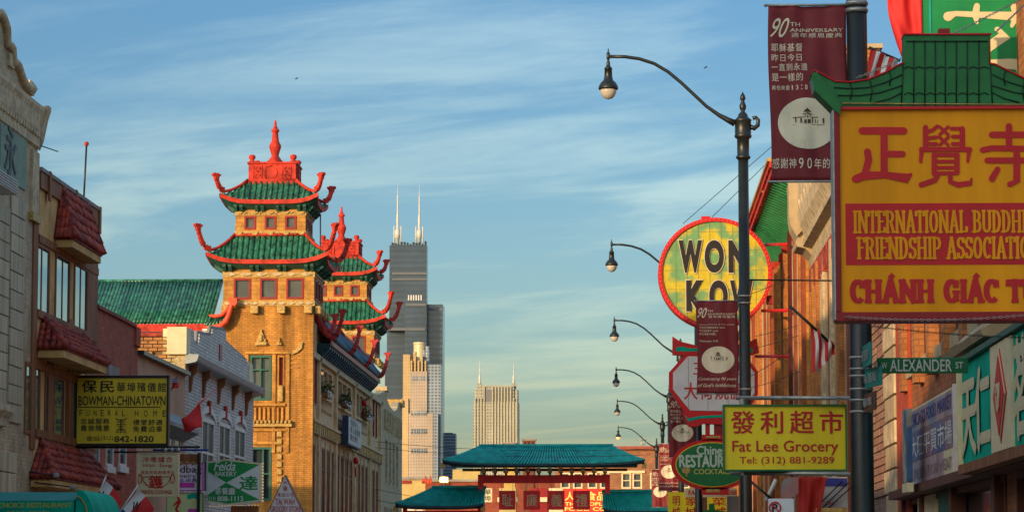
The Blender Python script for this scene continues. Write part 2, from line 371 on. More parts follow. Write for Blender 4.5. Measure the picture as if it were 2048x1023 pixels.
# ---------------------------------------------------------------- ground
def sheet(name, x0, x1, y0, y1, z, m):
    return struct(MB().add([(x0,y0,z),(x1,y0,z),(x1,y1,z),(x0,y1,z)], [(0,1,2,3)]).build(name, m))
sheet('ground', -20000, 20000, -500, 30000, 0, mConc)
KL, KR = -8.6, 1.75                            # kerb lines
sheet('road', KL, KR, -60, 1500, 0.004, mAsph)
for x0, x1 in ((-12.0, KL), (KR, 4.4)):
    struct(MB().box(x0, x1, -60, 158, 0.0, 0.13).build('pavement', mConc))
    kx = x1 if x0 < -5 else x0
    struct(MB().box(kx-.08, kx+.08, -60, 158, 0.0, 0.134).build('kerb', mStone))
for dx in (-.12, .12): sheet('road_line', -3.43+dx-.05, -3.43+dx+.05, -60, 150, 0.008, mYel)
# ================================================================ left side of the street
XL = -12.0
def wall_open(mb, plane, k, sgn, a0, a1, z0, z1, t, ops):
    """wall slab with rectangular openings; face at k, thickness t going inwards"""
    ops = [(min(o[0], o[1]), max(o[0], o[1]), o[2], o[3]) for o in ops]
    A = sorted({a0, a1} | {min(max(v, a0), a1) for o in ops for v in o[:2]}); Zs = sorted({z0, z1} | {min(max(v, z0), z1) for o in ops for v in o[2:]})
    for zi, zj in zip(Zs[:-1], Zs[1:]):
        run = None
        for ai, aj in zip(A[:-1], A[1:]):
            ca, cz = (ai+aj)/2, (zi+zj)/2
            solid = not any(o[0] < ca < o[1] and o[2] < cz < o[3] for o in ops)
            if solid: run = [run[0], aj] if run else [ai, aj]
            if (not solid or aj == A[-1]) and run:
                if plane == 'X': mb.box(k, k-sgn*t, run[0], run[1], zi, zj)
                else: mb.box(run[0], run[1], k, k+t, zi, zj)
                run = None
    return mb
def LQ(px, py, X=XL): return Q(px, py, X)
# ---- 1. white glazed block building with curved parapet
b1 = thing('glazed_brick_building', 'cream glazed block building with scrolled parapet at the far left edge', 'building', (-16, 54, 0))
Y1a, Y1b = 47.0, 60.4
sg = [(QY(-60, XL), QY(44, XL), LQ(0, 352)[1], LQ(0, 232)[1])]
q = MB(); wall_open(q, 'X', XL, 1, Y1a, Y1b, 0, 11.2, .5, []); q.box(-26, XL-.5, Y1a, Y1b, 0, 11.2)
q.build('wall', mGlazeB, b1)
MB().box(XL+.001, XL+.03, sg[0][0]+.02, sg[0][1]-.02, sg[0][2]+.02, sg[0][3]-.02).build('sign_panel', mat('pale_green_panel', (.26, .36, .28), .8, spec=.1), b1)
# curved parapet
def LP(pts, X=XL): return [(X, *Q(a, b, X)) for a, b in pts]
crown_px = [(62, 215), (63, 183), (50, 178), (40, 160), (32, 135), (22, 128), (20, 100), (10, 92), (9, 60), (0, 34), (-20, 30)]
pp = LP(crown_px); mirror = [(x, 2*pp[-1][1]-y, z+0.1) for x, y, z in reversed(pp)]
poly = pp + mirror
MB().prism(poly, (-.45, 0, 0)).build('parapet', mGlazeB, b1)
MB().tube([Vector(p)+Vector((.02, 0, .05)) for p in poly[1:-1]], .11, 6).build('parapet_coping', mStone, b1)
for (a, b) in ((60, 180), (20, 126)):
    yy, z_ = Q(a, b, XL); MB().box(XL-.4, XL+.06, yy-.30, yy+.16, z_-.1, z_+.16).build('parapet_block', mStone, b1)
# cornice with a bold end
def cornice(parent, X, y0, y1, prof, m, name='cornice'):   # prof: (dx, z)
    return MB().prism([(X+dx, y0, z) for dx, z in prof], (0, y1-y0, 0)).build(name, m, parent)
zt = 11.10
cornice(b1, XL, Y1a, Y1b-.1, [(0, zt-.72), (.06, zt-.68), (.06, zt-.50), (.11, zt-.36), (.13, zt-.06), (.17, zt+.05), (.17, zt+.13), (0, zt+.13)], mStone)
q = MB(); q.prism([(XL, Y1b-.1, zt-.70), (XL+.08, Y1b-.1, zt-.50), (XL+.16, Y1b-.1, zt-.08), (XL+.22, Y1b-.1, zt+.12), (XL+.22, Y1b-.1, zt+.20), (XL, Y1b-.1, zt+.16)], (0, .32, 0))
q.build('cornice_end', mStone, b1)
for i in range(28):
    y = Y1b-.35-i*.26; MB().box(XL+.03, XL+.10, y-.07, y+.07, zt-.49, zt-.37).build('dentil', mStone, b1)
MB().box(XL, XL+.06, Y1b-.75, Y1b-.1, 9.0, 10.3).build('console', mStone, b1)
MB().box(XL+.0, XL+.10, Y1b-.85, Y1b-.02, 8.85, 9.02).build('console_foot', mGold, b1)
# glazed block pilasters: every block a piece
def blocks(px0, px1, ytop, ybot, X, rows):
    y0, y1 = QY(px0, X), QY(px1, X); z1 = Q(px0, ytop, X)[1]; z0 = Q(px0, ybot, X)[1]; h = (z1-z0)/rows
    for r in range(rows):
        cut = [y0, y0+(y1-y0)*(.5), y1] if px1-px0 > 24 and r % 2 else [y0, y1]
        for a, b in zip(cut[:-1], cut[1:]):
            MB().box(XL+.005, X+random.uniform(-.006, .006), a+.008, b-.008, z0+r*h+.008, z0+(r+1)*h-.008).build('block', mGlaze, b1, bevel=.012)
blocks(19, 47, 385, 843, XL+.04, 12)
blocks(-30, 17, 385, 843, XL+.10, 12)
z0 = Q(19, 850, XL)[1]
cornice(b1, XL, QY(-60, XL), QY(40, XL+.3), [(0, z0), (.10, z0), (.12, z0+.10), (.20, z0+.22), (.20, z0+.34), (0, z0+.40)], mStone, 'string_course')
blocks(-30, 38, 892, 1200, XL+.14, 7)
# black brush character on the panel
letters(b1, '永', (XL+.03, (sg[0][0]+sg[0][1])/2+.75, (sg[0][2]+sg[0][3])/2+.02), 1.1, .95, mBlack, UY, UZ, bold=.05, gap=.02)
letters(b1, '和', (XL+.03, (sg[0][0]+sg[0][1])/2-.75, (sg[0][2]+sg[0][3])/2+.02), 1.1, .95, mBlack, UY, UZ, bold=.05, gap=.02)
ac = thing('air_conditioner', 'boxy white air conditioner sticking out of the cream block building', 'air conditioner', (XL+.4, 58, 9))
y0, y1 = QY(-8, XL+.45), QY(31, XL+.45); za, zb = Q(10, 374, XL+.45)[1], Q(10, 345, XL+.45)[1]
MB().box(XL+.12, XL+.45, y0, y1, za, zb).build('casing', mWhite, ac, bevel=.01)
for i in range(5): MB().box(XL+.451, XL+.465, y0+.04, y1-.04, za+.03+i*(zb-za)/5.4, za+.045+i*(zb-za)/5.4).build('louvre', mIron, ac)
tag(MB().tube([Vector((XL+.1, 60.2, 10.45)), Vector((XL+.36, 60.7, 10.40))], .012, 5).build('metal_rod', mIron), 'thin metal rod poking out past the cornice of the cream building', 'rod')
# ---- 2. stucco building with tiled pent roofs
b2 = thing('stucco_building', 'tan stucco and brown timber building with three red tiled pent roofs', 'building', (-16, 64, 0))
Y2a, Y2b = 60.45, QY(191, XL); H2 = 9.95
rowU = [(64, 95, 478, 622), (107, 136, 500, 645), (145, 171, 520, 660)]
rowL = [(50, 80, 722, 866), (90, 128, 742, 884), (132, 162, 752, 895)]
opsU = []
for row in (rowU, rowL):
    for a, b, c, d in row: opsU.append((QY(a, XL), QY(b, XL), Q(a, d, XL)[1], Q(a, c, XL)[1]))
q = MB(); wall_open(q, 'X', XL, 1, Y2a, Y2b, 0, H2, .35, opsU); q.build('wall', mStucco, b2)
MB().box(-26, XL-.6, Y2a, Y2b, 0, H2-.1).build('back_volume', mStucco, b2)
for i, (a0, a1, z0, z1) in enumerate(opsU):
    win(b2, 'X', XL, a0, a1, z0, z1, mWood, mat('window_glass_sky', (.16, .26, .28), .04, .15, 1.2, spec=1.0, metal=.6), .08, .04, 1, mull=(.5,) if i != 3 else (.33, .66))
    if i != 3:
        for c in (.22, .78):
            yc = a0+(a1-a0)*c; MB().box(XL-.02, XL-.006, yc-.10, yc+.10, z0+.09, z1-.09).build('curtain', mWhite, b2)
# timber piers and rails
for px0, px1 in ((37, 61), (95, 106), (136, 145), (171, 191)):
    MB().box(XL, XL+.035, QY(px0, XL) if px0 > 38 else Y2a+.02, QY(px1, XL), 4.25, Q(px1, 640, XL)[1] if px0 > 90 and px0 < 171 else H2-.05).build('timber_post', mWood, b2)
for py in (478, 630, 735, 872):
    z = Q(63, py-8, XL)[1]
    MB().box(XL+.005, XL+.055, Y2a+.03, Y2b-.01, z-.07, z+.09).build('timber_rail', mWood, b2)
MB().box(XL-.35, XL+.06, Y2a+.01, Y2b+.02, H2-.32, H2+.02).build('parapet_beam', mWood, b2)
MB().box(XL-.40, XL+.09, Y2a, Y2b+.04, H2+.02, H2+.10).build('parapet_cap', mConc, b2)
for yy in (Y2a+.9, Y2a+3.9, Y2b-.12): MB().box(XL+.06, XL+.10, yy-.1, yy+.1, H2-.5, H2+.12).build('parapet_knob', mWood, b2)
# pent roofs with clay tiles: hipped ends, each tile a piece
def pent(parent, y0, y1, zt, zb, out_, inset, inset2):
    q = MB()
    q.add([(XL+.02, y0+inset, zt), (XL+.02, y1-inset2, zt), (XL+out_, y1, zb), (XL+out_, y0, zb), (XL+.02, y0, zb), (XL+.02, y1, zb)],
          [(0, 3, 2, 1), (0, 4, 3), (1, 2, 5), (3, 4, 5, 2)])
    rf = q.build('pent_roof', mClay, parent)
    q = MB().box(XL+.02, XL+out_-.03, y0+.04, y1-.04, zb-.16, zb-.01); q.build('pent_soffit', mStucco, parent)
    rows = max(5, int(math.hypot(zt-zb, out_)/.27)); n = max(8, int((y1-y0)/.22))
    me = {}
    for j in range(rows):
        r0, r1 = j/rows, (j+1)/rows+.03
        for i in range(n):
            y = y0+(i+.5)*(y1-y0)/n
            if r1 > 1: r1 = 1
            lo, hi = y0+inset*r0+.05, y1-inset2*r0-.05
            if not lo < y < hi: continue
            p0 = Vector((XL+out_+(.02-out_)*r0+.02, y, zb+(zt-zb)*r0+.05)); p1 = Vector((XL+out_+(.02-out_)*r1+.02, y, zb+(zt-zb)*r1+.02))
            if 'm' not in me:
                t = MB().tube([p0-p0, p1-p0], [.095, .072], 7, .75); o = t.build('roof_tile', mClay, None); me['m'] = o.data; o.parent = rf; o.location = p0-wloc(rf)
            else: inst('roof_tile', me['m'], rf, p0+Vector((random.uniform(-.01, .01), random.uniform(-.01, .01), random.uniform(-.012, .012))))
    for yy, yi in ((y0, y0+inset), (y1, y1-inset2)):            # hip and end tiles
        pa, pb = Vector((XL+.04, yi, zt+.05)), Vector((XL+out_+.02, yy, zb+.05))
        for k in range(rows):
            a = pb.lerp(pa, k/rows); b = pb.lerp(pa, (k+1.1)/rows); MB().tube([a, b], [.09, .07], 7).build('hip_tile', mClay, rf)
    for k in range(4):                                            # tiles of the hipped end that faces the camera
        for r in range(rows-1):
            x = XL+.06+k*(out_-.06)/4; lim = 1-(x-XL)/out_
            if (r+1)/rows > lim+.25: continue
            a = Vector((x, y0+inset*(r/rows)-.03, zb+(zt-zb)*r/rows+.03)); b = Vector((x, y0+inset*((r+1)/rows)-.03, zb+(zt-zb)*(r+1)/rows+.03))
            MB().tube([a, b], [.075, .06], 7).build('roof_tile', mClay, rf)
pent(b2, 62.3, 65.8, 9.90, 8.76, .42, .65, 0.0)
pent(b2, 60.6, 65.7, 6.95, 6.30, .60, .55, 0.25)
pent(b2, 60.1, 67.8, 4.40, 3.65, .48, 1.0, 1.9)
an = thing('roof_antenna', 'thin aerial with a small red ball on the tan stucco roof', 'antenna', (XL-.1, QY(167, XL), H2+.1))
p = P(173, 292, QY(168, XL)); b_ = P(167, 395, QY(168, XL)); 
MB().tube([(b_.x, b_.y, H2-.05), (p.x, b_.y, p.z)], .022, 6).build('mast', mIron, an)
MB().lathe([(0.001, -.055), (.04, -.04), (.055, 0), (.04, .04), (.001, .055)], (p.x, b_.y, p.z+.05), 10).build('ball', mRed, an)
# ---- 3. red brick building
b3 = thing('red_brick_building', 'low red brick building beyond the stucco one, white window sills', 'building', (-16, 70, 0))
mRB = mat('red_brick', (.50, .10, .05), .85, .2, 2, .5, kind='brickX', c2=(.30, .14, .09), bs=1.3)
Y3a, Y3b = Y2b+.02, QY(275, XL); H3 = Q(186, 612, XL)[1]
ops = [(QY(a, XL), QY(b, XL), Q(a, 930, XL)[1], Q(a, 884, XL)[1]) for a, b in ((186, 200), (214, 228), (240, 254))]
q = MB(); wall_open(q, 'X', XL, 1, Y3a, Y3b, 0, H3, .3, ops); q.box(-26, XL-.6, Y3a, Y3b, 0, H3-.2); q.build('wall', mRB, b3)
for o in ops:
    win(b3, 'X', XL, *o, mWhite, mGlass, .05, .05); MB().box(XL, XL+.07, o[0]-.12, o[1]+.12, o[2]-.16, o[2]-.01).build('sill', mWhite, b3)
MB().box(XL-.35, XL+.06, Y3a+.01, Y3b-.5, H3+.001, H3+.08).build('coping', mClay, b3)
MB().box(XL-.35, XL+.07, Y3b-.55, Y3b+.05, H3-.45, H3+.01).build('parapet_step', mRB, b3)
vb = MB(); yv, zv = Q(222, 742, XL); vb.box(XL, XL+.08, yv-.7, yv+.7, zv-.25, zv+.12); vb.build('wall_vent', mConc, b3)
# ---- 4. tan building
b4 = thing('tan_building', 'plain tan rendered building between red brick and white brick ones', 'building', (-16, 77, 0))
mTan = mat('tan_render', (.58, .36, .22), .9, .15, 1.2, .2)
Y4a, Y4b = Y3b+.06, QY(371, XL); H4 = Q(276, 708, XL)[1]
ops = [(QY(a, XL), QY(b, XL), Q(a, 960, XL)[1], Q(a, 868, XL)[1]) for a, b in ((313, 328), (333, 347), (350, 362))]
q = MB(); wall_open(q, 'X', XL, 1, Y4a, Y4b, 0, H4, .3, ops); q.box(-26, XL-.6, Y4a, Y4b, 0, H4-.1); q.build('wall', mTan, b4)
for o in ops: win(b4, 'X', XL, *o, mWhite, mGlassW, .07, .04)
MB().box(XL-.4, XL+.16, Y4a, Y4b-.02, H4, H4+.1).build('roof_edge', mIron, b4)
MB().prism([(XL, QY(305, XL), Q(305, 812, XL)[1]), (XL+.45, QY(305, XL), Q(305, 840, XL)[1]), (XL+.45, QY(305, XL), Q(305, 848, XL)[1]), (XL, QY(305, XL), Q(305, 866, XL)[1])], (0, QY(368, XL)-QY(305, XL), 0)).build('canopy', mat('grey_sheet', (.22, .24, .25), .5), b4)
MB().tube([(XL+.05, Y4a+.5, H4-.5), (XL+.05, Y4a+.5, H4-.95)], .05, 6).build('wall_bracket', mIron, b4)
# ---- 5. white painted brick building
b5 = thing('white_brick_building', 'white painted brick building with stepped parapet, grey cornice and red keystones', 'building', (-16, 88, 0))
mWB = mat('white_painted_brick', (.80, .80, .72), .7, .12, 2, .9, kind='brickX', c2=(.30, .31, .28), bs=1.25)
Y5a, Y5b = QY(371.5, XL), QY(508, XL)
top = [(376, 657), (426, 655), (430, 662), (453, 660), (453, 684), (496, 722), (497, 742), (507, 740), (507, 780)]
cz = Q(363, 742, XL)[1]; Hc = 7.75
pts = [(XL, Y5a, Hc-1), (XL, Y5a, Q(376, 668, XL)[1]), (XL, QY(385, XL), Q(385, 668, XL)[1]), (XL, QY(386, XL), Q(388, 656, XL)[1])]
pts = [(XL, Y5a, Hc-.6), (XL, Y5a, Q(372, 657, XL)[1])] + LP([(388, 661), (389, 684), (398, 690), (399, 667), (424, 672), (425, 657), (452, 661), (453, 684), (496, 723), (497, 741), (506, 743)]) 
pts += [(XL, Y5b, pts[-1][2]), (XL, Y5b, Hc-.6)]
MB().prism(pts, (-.3, 0, 0)).build('parapet', mWB, b5)
MB().tube([Vector(a)+Vector((-.1, 0, .04)) for a in pts[2:-1]], .075, 4).build('parapet_coping', mConc, b5)
for a, b in ((374, 655), (500, 726)):
    y_, z_ = Q(a, b, XL); MB().box(XL-.5, XL+.04, y_-.35, y_+.45, z_-.75, z_+.0).build('parapet_block', mCream, b5)
y_, z_ = Q(440, 705, XL); MB().box(XL-.05, XL+.03, y_-.22, y_+.3, z_-.2, z_+.25).build('slit', mRedD, b5)
wn = [(404, 429, 833, 925), (438, 461, 842, 925), (469, 491, 851, 925)]
ops = [(QY(a, XL), QY(b, XL), Q(a, d, XL)[1]-.9, Q(a, c, XL)[1]) for a, b, c, d in wn]
q = MB(); wall_open(q, 'X', XL, 1, Y5a, Y5b, 0, Hc-.6, .35, ops); q.build('wall', mWB, b5)
MB().box(-26, XL-.6, Y5a+.3, Y5b, 0, Hc+.5).build('back_volume', mConc, b5)
for (a0, a1, z0, z1) in ops:
    win(b5, 'X', XL, a0, a1, z0, z1, mWhite, mat('dark_blue_glass', (.015, .022, .03), .4, .2, 2, spec=.1), .12, .06, 1, mull=(.5,), trans=(.55,))
    ca = (a0+a1)/2; hw = (a1-a0)/2
    hood = MB(); ap = [(XL+.0, ca+(hw+.22)*math.cos(t), z1-.05+(.42)*math.sin(t)) for t in [math.pi*i/10 for i in range(11)]]
    inn = [(XL+.0, ca+(hw+.02)*math.cos(t), z1-.05+(.22)*math.sin(t)) for t in [math.pi*i/10 for i in range(11)]]
    hood.prism(ap + inn[::-1], (.06, 0, 0)).build('window_hood', mWhite, b5)
    MB().prism([(XL+.02, ca-.08, z1+.14), (XL+.02, ca+.08, z1+.14), (XL+.02, ca+.18, z1+.52), (XL+.02, ca-.18, z1+.52)], (.07, 0, 0)).build('keystone', mRed, b5)
zc = 7.64
cornice(b5, XL, Y5a-.1, Y5b+.15, [(0, zc-.16), (.05, zc-.16), (.30, zc-.11), (.33, zc-.07), (.37, zc+.06), (.37, zc+.09), (0, zc+.12)], mat('grey_blue_metal', (.38, .42, .42), .5, .1, 2))
for px in (373, 400, 431, 460, 487):
    y_ = QY(px, XL)+.5; MB().prism([(XL, y_, zc-.16), (XL+.24, y_, zc-.13), (XL+.22, y_, zc-.30), (XL+.10, y_, zc-.45), (XL+.06, y_, zc-.85), (XL, y_, zc-.9)], (0, .22, 0)).build('cornice_bracket', mWood, b5)
# sunlit south gable wall of single orange bricks
mOB = mat('orange_common_brick', (.50, .22, .07), .85, .2, 3, .3, c2=(.40, .20, .08), kind='tile'); mOBc = mat('cream_brick', (.55, .42, .18), .8, .15, 3, .3, c2=(.48, .38, .2), kind='tile')
zS0, zS1 = H4-.2, Q(300, 668, Y5a and 0 or 0 or XL)[1] if False else P(300, 672, Y5a).z
xS0, xS1 = P(268, 700, Y5a).x, XL-.38
MB().box(-26, XL-.3, Y5a+.07, Y5a+.3, 0, zS1).build('wall', mat('lime_mortar', (.20, .13, .07), .95, .2, 6), b5)
bm_ = None; r = 0; z = zS0; bw, bh = .26, .098; nb = 0
while z < zS1-.02:
    x = xS0 + (bw/2 if r % 2 else 0)
    while x < XL-.02:
        mm = mOBc if x > xS1-.28 else mOB
        key = 'c' if mm is mOBc else 'o'
        if key not in KIDS:
            o = MB().box(-bw/2+.012, bw/2-.012, 0, .09, .010, bh-.010).build('brick', mm, None); KIDS[key] = o.data; o.parent = b5; o.location = Vector((x+bw/2, Y5a-.02, z))-wloc(b5)
        elif random.random() > .02: inst('brick', KIDS[key], b5, (min(x+bw/2, XL-bw/2), Y5a-.02+random.uniform(-.012, .008), z))
        x += bw; nb += 1
    z += bh; r += 1
MB().box(XL-.62, XL+.03, Y5a-.1, Y5a+.5, zS1-.02, P(360, 657, Y5a).z).build('corner_pier', mCream, b5)
MB().box(-26, XL-.62, Y5a-.06, Y5a+.32, zS1, zS1+.08).build('coping', mClay, b5)
sd = thing('satellite_dish', 'small cream satellite dish behind the stepped white parapet', 'satellite dish', (XL-1, 88, 8))
c = P(408, 663, 88.5); MB().lathe([(.001, 0), (.12, .02), (.22, .07), (.215, .085), (.11, .035), (.001, .02)], (0, 0, 0), 16).build('dish', mCream, sd)
sd.location = c; sd.children[0].location = (0, 0, 0)
for o in sd.children:
    o.data.transform(Matrix.Rotation(math.radians(100), 4, 'X') @ Matrix.Identity(4))
MB().tube([(c.x, c.y+.05, c.z-.9), (c.x, c.y+.05, c.z)], .03, 6).build('mast', mIron, sd)
# off-frame row that shades the near signs (the street goes on behind the camera)
for i, (ya, yb, h, m_) in enumerate(((-75, -46, 12.5, mRB), (-45.5, -18, 12.5, mTan), (-17.5, 4.6, 12.0, mRB), (5.0, 29, 7.5, mTan), (29.5, 46.5, 11.5, mRB))):
    b = thing('row_building', ['long red brick building behind the camera on the left', 'tall tan building behind the camera on the left', 'red brick shop left of where the camera stands', 'tan shop just before the left edge of the picture', 'red brick shop next to the cream block building, out of the picture'][i], 'building', (-16, (ya+yb)/2, 0))
    q = MB(); ops = [(y, y+1.2, z, z+1.7) for y in [ya+1.5+k*2.6 for k in range(int((yb-ya-2)/2.6))] for z in (1.2, 4.6)]
    wall_open(q, 'X', XL, 1, ya, yb, 0, h, .3, ops).build('wall', m_, b); MB().box(-27, XL-.5, ya, yb, 0, h-.1).build('back_volume', m_, b)
    MB().box(XL-.4, XL+.2, ya, yb, h, h+.15).build('coping', mConc, b)
    for o in ops: win(b, 'X', XL, *o, mWhite, mGlass, .07, .15)
# ================================================================ pagoda-roofed building
pg = thing('pagoda_building', 'ochre brick building with two green tiled pagoda towers and dragon roofs', 'building', (-16, 128, 0))
def roof_z(E, T, z0, z1, lift):
    def f(t, r): return z0 + (z1-z0)*(r**1.35) + lift*(abs(t)**5)*(1-r)**1.6
    return f
def dragon(mb, base, d, L, H, th=.13):
    """upturned ridge end with a beast head; base on the roof corner, d = outward horizontal unit"""
    d = Vector(d); s = Vector((-d.y, d.x, 0)); n = 7
    pts = []
    for i in range(n+1):
        a = i/n; pts.append(base + d*(L*(a**.75)) + Vector((0, 0, H*(a**2.1))))
    prof_t = [.10, .10, .10, .09, .08, .07, .065, .07]
    ring = []
    for i, p in enumerate(pts):
        t = (pts[min(i+1, n)]-pts[max(i-1, 0)]).normalized(); u = s.cross(t).normalized()
        if u.z < 0 and i < 3: u = -u
        w = prof_t[i]
        ring.append((p+u*w, p-u*w))
    vs = []
    for a, b in ring: vs += [a-s*th/2, a+s*th/2, b+s*th/2, b-s*th/2]
    fs = []
    for i in range(n):
        o = i*4
        for k in range(4): fs.append((o+k, o+(k+1) % 4, o+4+(k+1) % 4, o+4+k))
    fs += [(3, 2, 1, 0), (n*4, n*4+1, n*4+2, n*4+3)]
    mb.add(vs, fs)
    tip = pts[-1]; z = Vector((0, 0, 1))              # head: brow, snout, jaw, crest
    hp = [(-.10, -.12), (-.13, .02), (-.22, .08), (-.21, .15), (-.13, .14), (-.08, .20), (.03, .15), (.10, .20), (.19, .17), (.20, .09), (.11, .03), (.07, -.12)]
    mb.prism([tip + d*(a*.85) + z*b*.85 - s*th*.6 for a, b in hp], s*th*1.2)
    for k in range(5):                                # low crest along the outer side
        q = pts[2+k]; mb.prism([q+d*.05-s*th*.3-z*.05, q+d*.10-s*th*.3-z*.0, q+d*.05-s*th*.3+z*.05], s*th*.6)
def curved_roof(parent, cx_, cy_, E, T, z0, z1, lift, tw, hornL, hornH, ntile, ext=0.0, sides=(0, 1, 2, 3), skip=()):
    fz = roof_z(E, T, z0, z1, lift)
    dirs = [((0, -1), (1, 0)), ((1, 0), (0, 1)), ((0, 1), (-1, 0)), ((-1, 0), (0, -1))]
    def pt(s, t, r, up=0):
        (nx, ny), (ax, ay) = dirs[s]; w_ = E+(T-E)*r; out_ = w_ + .10*(abs(t)**6)*(1-r); lat = t*(w_+.10*(abs(t)**6)*(1-r))
        return Vector((cx_+nx*out_+ax*lat, cy_+ny*out_+ay*lat, fz(t, r)+up))
    deck = MB()
    for s in range(4): deck.grid(lambda u, v, s=s: pt(s, u*2-1, v), 12, 5)
    rf = deck.build('roof', mTile, parent)
    back = MB()
    for s in range(4):
        n = ntile
        for i in range(n):
            lat = -E + (i+.5)*2*E/n; rmax = 1.0 if abs(lat) < T else (E-abs(lat))/(E-T)
            if rmax < .12: continue
            pts = []
            for k in range(6):
                r = rmax*k/5; w_ = E+(T-E)*r; t = max(-1, min(1, lat/w_)); pts.append(pt(s, t, r, .035))
            if s < 2: MB().tube(pts, E/n*.52, 6).build('roof_tile', mTile, rf)
            else: back.tube(pts, E/n*.52, 6)
    back.build('roof_tiles_behind', mTile, rf, stuff=True)
    f = MB(); so = MB()                               # red fascia and dark soffit
    for s in range(4):
        f.grid(lambda u, v, s=s: pt(s, u*2-1, 0, .03-.16*v)+Vector((*dirs[s][0], 0))*.03, 12, 1)
        f.grid(lambda u, v, s=s: pt(s, u*2-1, 0, -.13)+Vector((*dirs[s][0], 0))*(.03-.18*v), 12, 1)
        so.grid(lambda u, v, s=s: pt(s, (u*2-1)*(1-.04*0), 0, -.12) * (1-v) + Vector((cx_+dirs[s][0][0]*tw+dirs[s][1][0]*(u*2-1)*tw, cy_+dirs[s][0][1]*tw+dirs[s][1][1]*(u*2-1)*tw, z0-.30))*v, 12, 2)
    f.build('eave_fascia', mRed, parent); so.build('soffit', mSoff, parent)
    ri = MB()                                         # red hip ridges and top ridge
    for s in range(4):
        pts = [pt(s, 1, r, .10) for r in (1, .8, .6, .4, .2, .08)]
        ri.tube(pts, [.062]*6, 6); c = pt(s, 1, .06, .16); d = Vector((dirs[s][0][0]+dirs[s][1][0], dirs[s][0][1]+dirs[s][1][1], 0)).normalized()
        a = pt(s, -1, 1, .08); b = pt(s, 1, 1, .08); ri.tube([a, b], .07, 6)
        if s == 2: continue
        h = MB(); dragon(h, c-d*.1, d, hornL, hornH); h.build('dragon_finial', mRed, parent)
    ri.build('ridge', mRed, parent)
    nb = 4
    for s in range(4):                                # paired brackets under the eave
        for i in range(nb):
            for e in (-.11, .11):
                lat = (-.80+1.6*i/(nb-1))*tw*1.12+e; (nx, ny), (ax, ay) = dirs[s]
                def W(o, z): return Vector((cx_+nx*o+ax*lat, cy_+ny*o+ay*lat, z))
                a_ = Vector((ax, ay, 0))*.12
                MB().prism([W(tw, z0-.38)-a_/2, W(tw+.12, z0-.38)-a_/2, W(E-.14, z0-.22)-a_/2, W(E-.14, z0-.10)-a_/2, W(tw, z0-.10)-a_/2], a_).build('eave_bracket', mSoff, parent)
def orn_band(parent, cx_, cy_, hw, z0, z1, motif, n):
    MB().box(cx_-hw-.03, cx_+hw+.03, cy_-hw-.03, cy_+hw+.03, z0, z1).build('ornament_band', mGold, parent)
    h = z1-z0
    for s in (0, 1):
        for i in range(n):
            c = -hw+(i+.5)*2*hw/n; w_ = hw/n*.85; q = MB()
            def W(a, z, o=.035): return Vector((cx_+a, cy_-hw-o, z)) if s == 0 else Vector((cx_+hw+o, cy_+a, z))
            d = Vector((0, -.05, 0)) if s == 0 else Vector((.05, 0, 0))
            if motif == 'arc' and i % 2 == 0:
                q.prism([W(c+w_*math.cos(t), z1-.03-(h-.07)*math.sin(t)) for t in [math.pi*k/8 for k in range(9)]], d)
            elif motif == 'arc':
                q.prism([W(c-w_, z0+.04), W(c, z1-.05), W(c+w_, z0+.04), W(c, z0+.12)], d)
            else:
                q.prism([W(c-w_, (z0+z1)/2), W(c, z1-.04), W(c+w_, (z0+z1)/2), W(c, z0+.04)], d)
            q.build('ornament', mGold if motif == 'arc' else mStone, parent)
def storey(parent, cx_, cy_, hw, z0, z1, wz0, wz1, nwin, ww):
    for s, (plane, sg) in enumerate((('Y', -1), ('X', 1))):
        q = MB(); c0, k = (cx_, cy_-hw) if s == 0 else (cy_, cx_+hw)
        cs = [c0+(i-(nwin-1)/2)*2*hw*.87/nwin for i in range(nwin)]
        wall_open(q, plane, k, 1, c0-hw + (.25 if s else 0), c0+hw, z0, z1, .25, [(c-ww/2, c+ww/2, wz0, wz1) for c in cs])
        q.build('wall', mOchreP, parent)
        for c in cs: win(parent, plane, k, c-ww/2, c+ww/2, wz0, wz1, mRedD, mGlassW, .075, .13, 1)
    MB().box(cx_-hw, cx_+hw-.25, cy_-hw+.4, cy_+hw, z0, z1-.02).build('back_volume', mOchreP, parent)
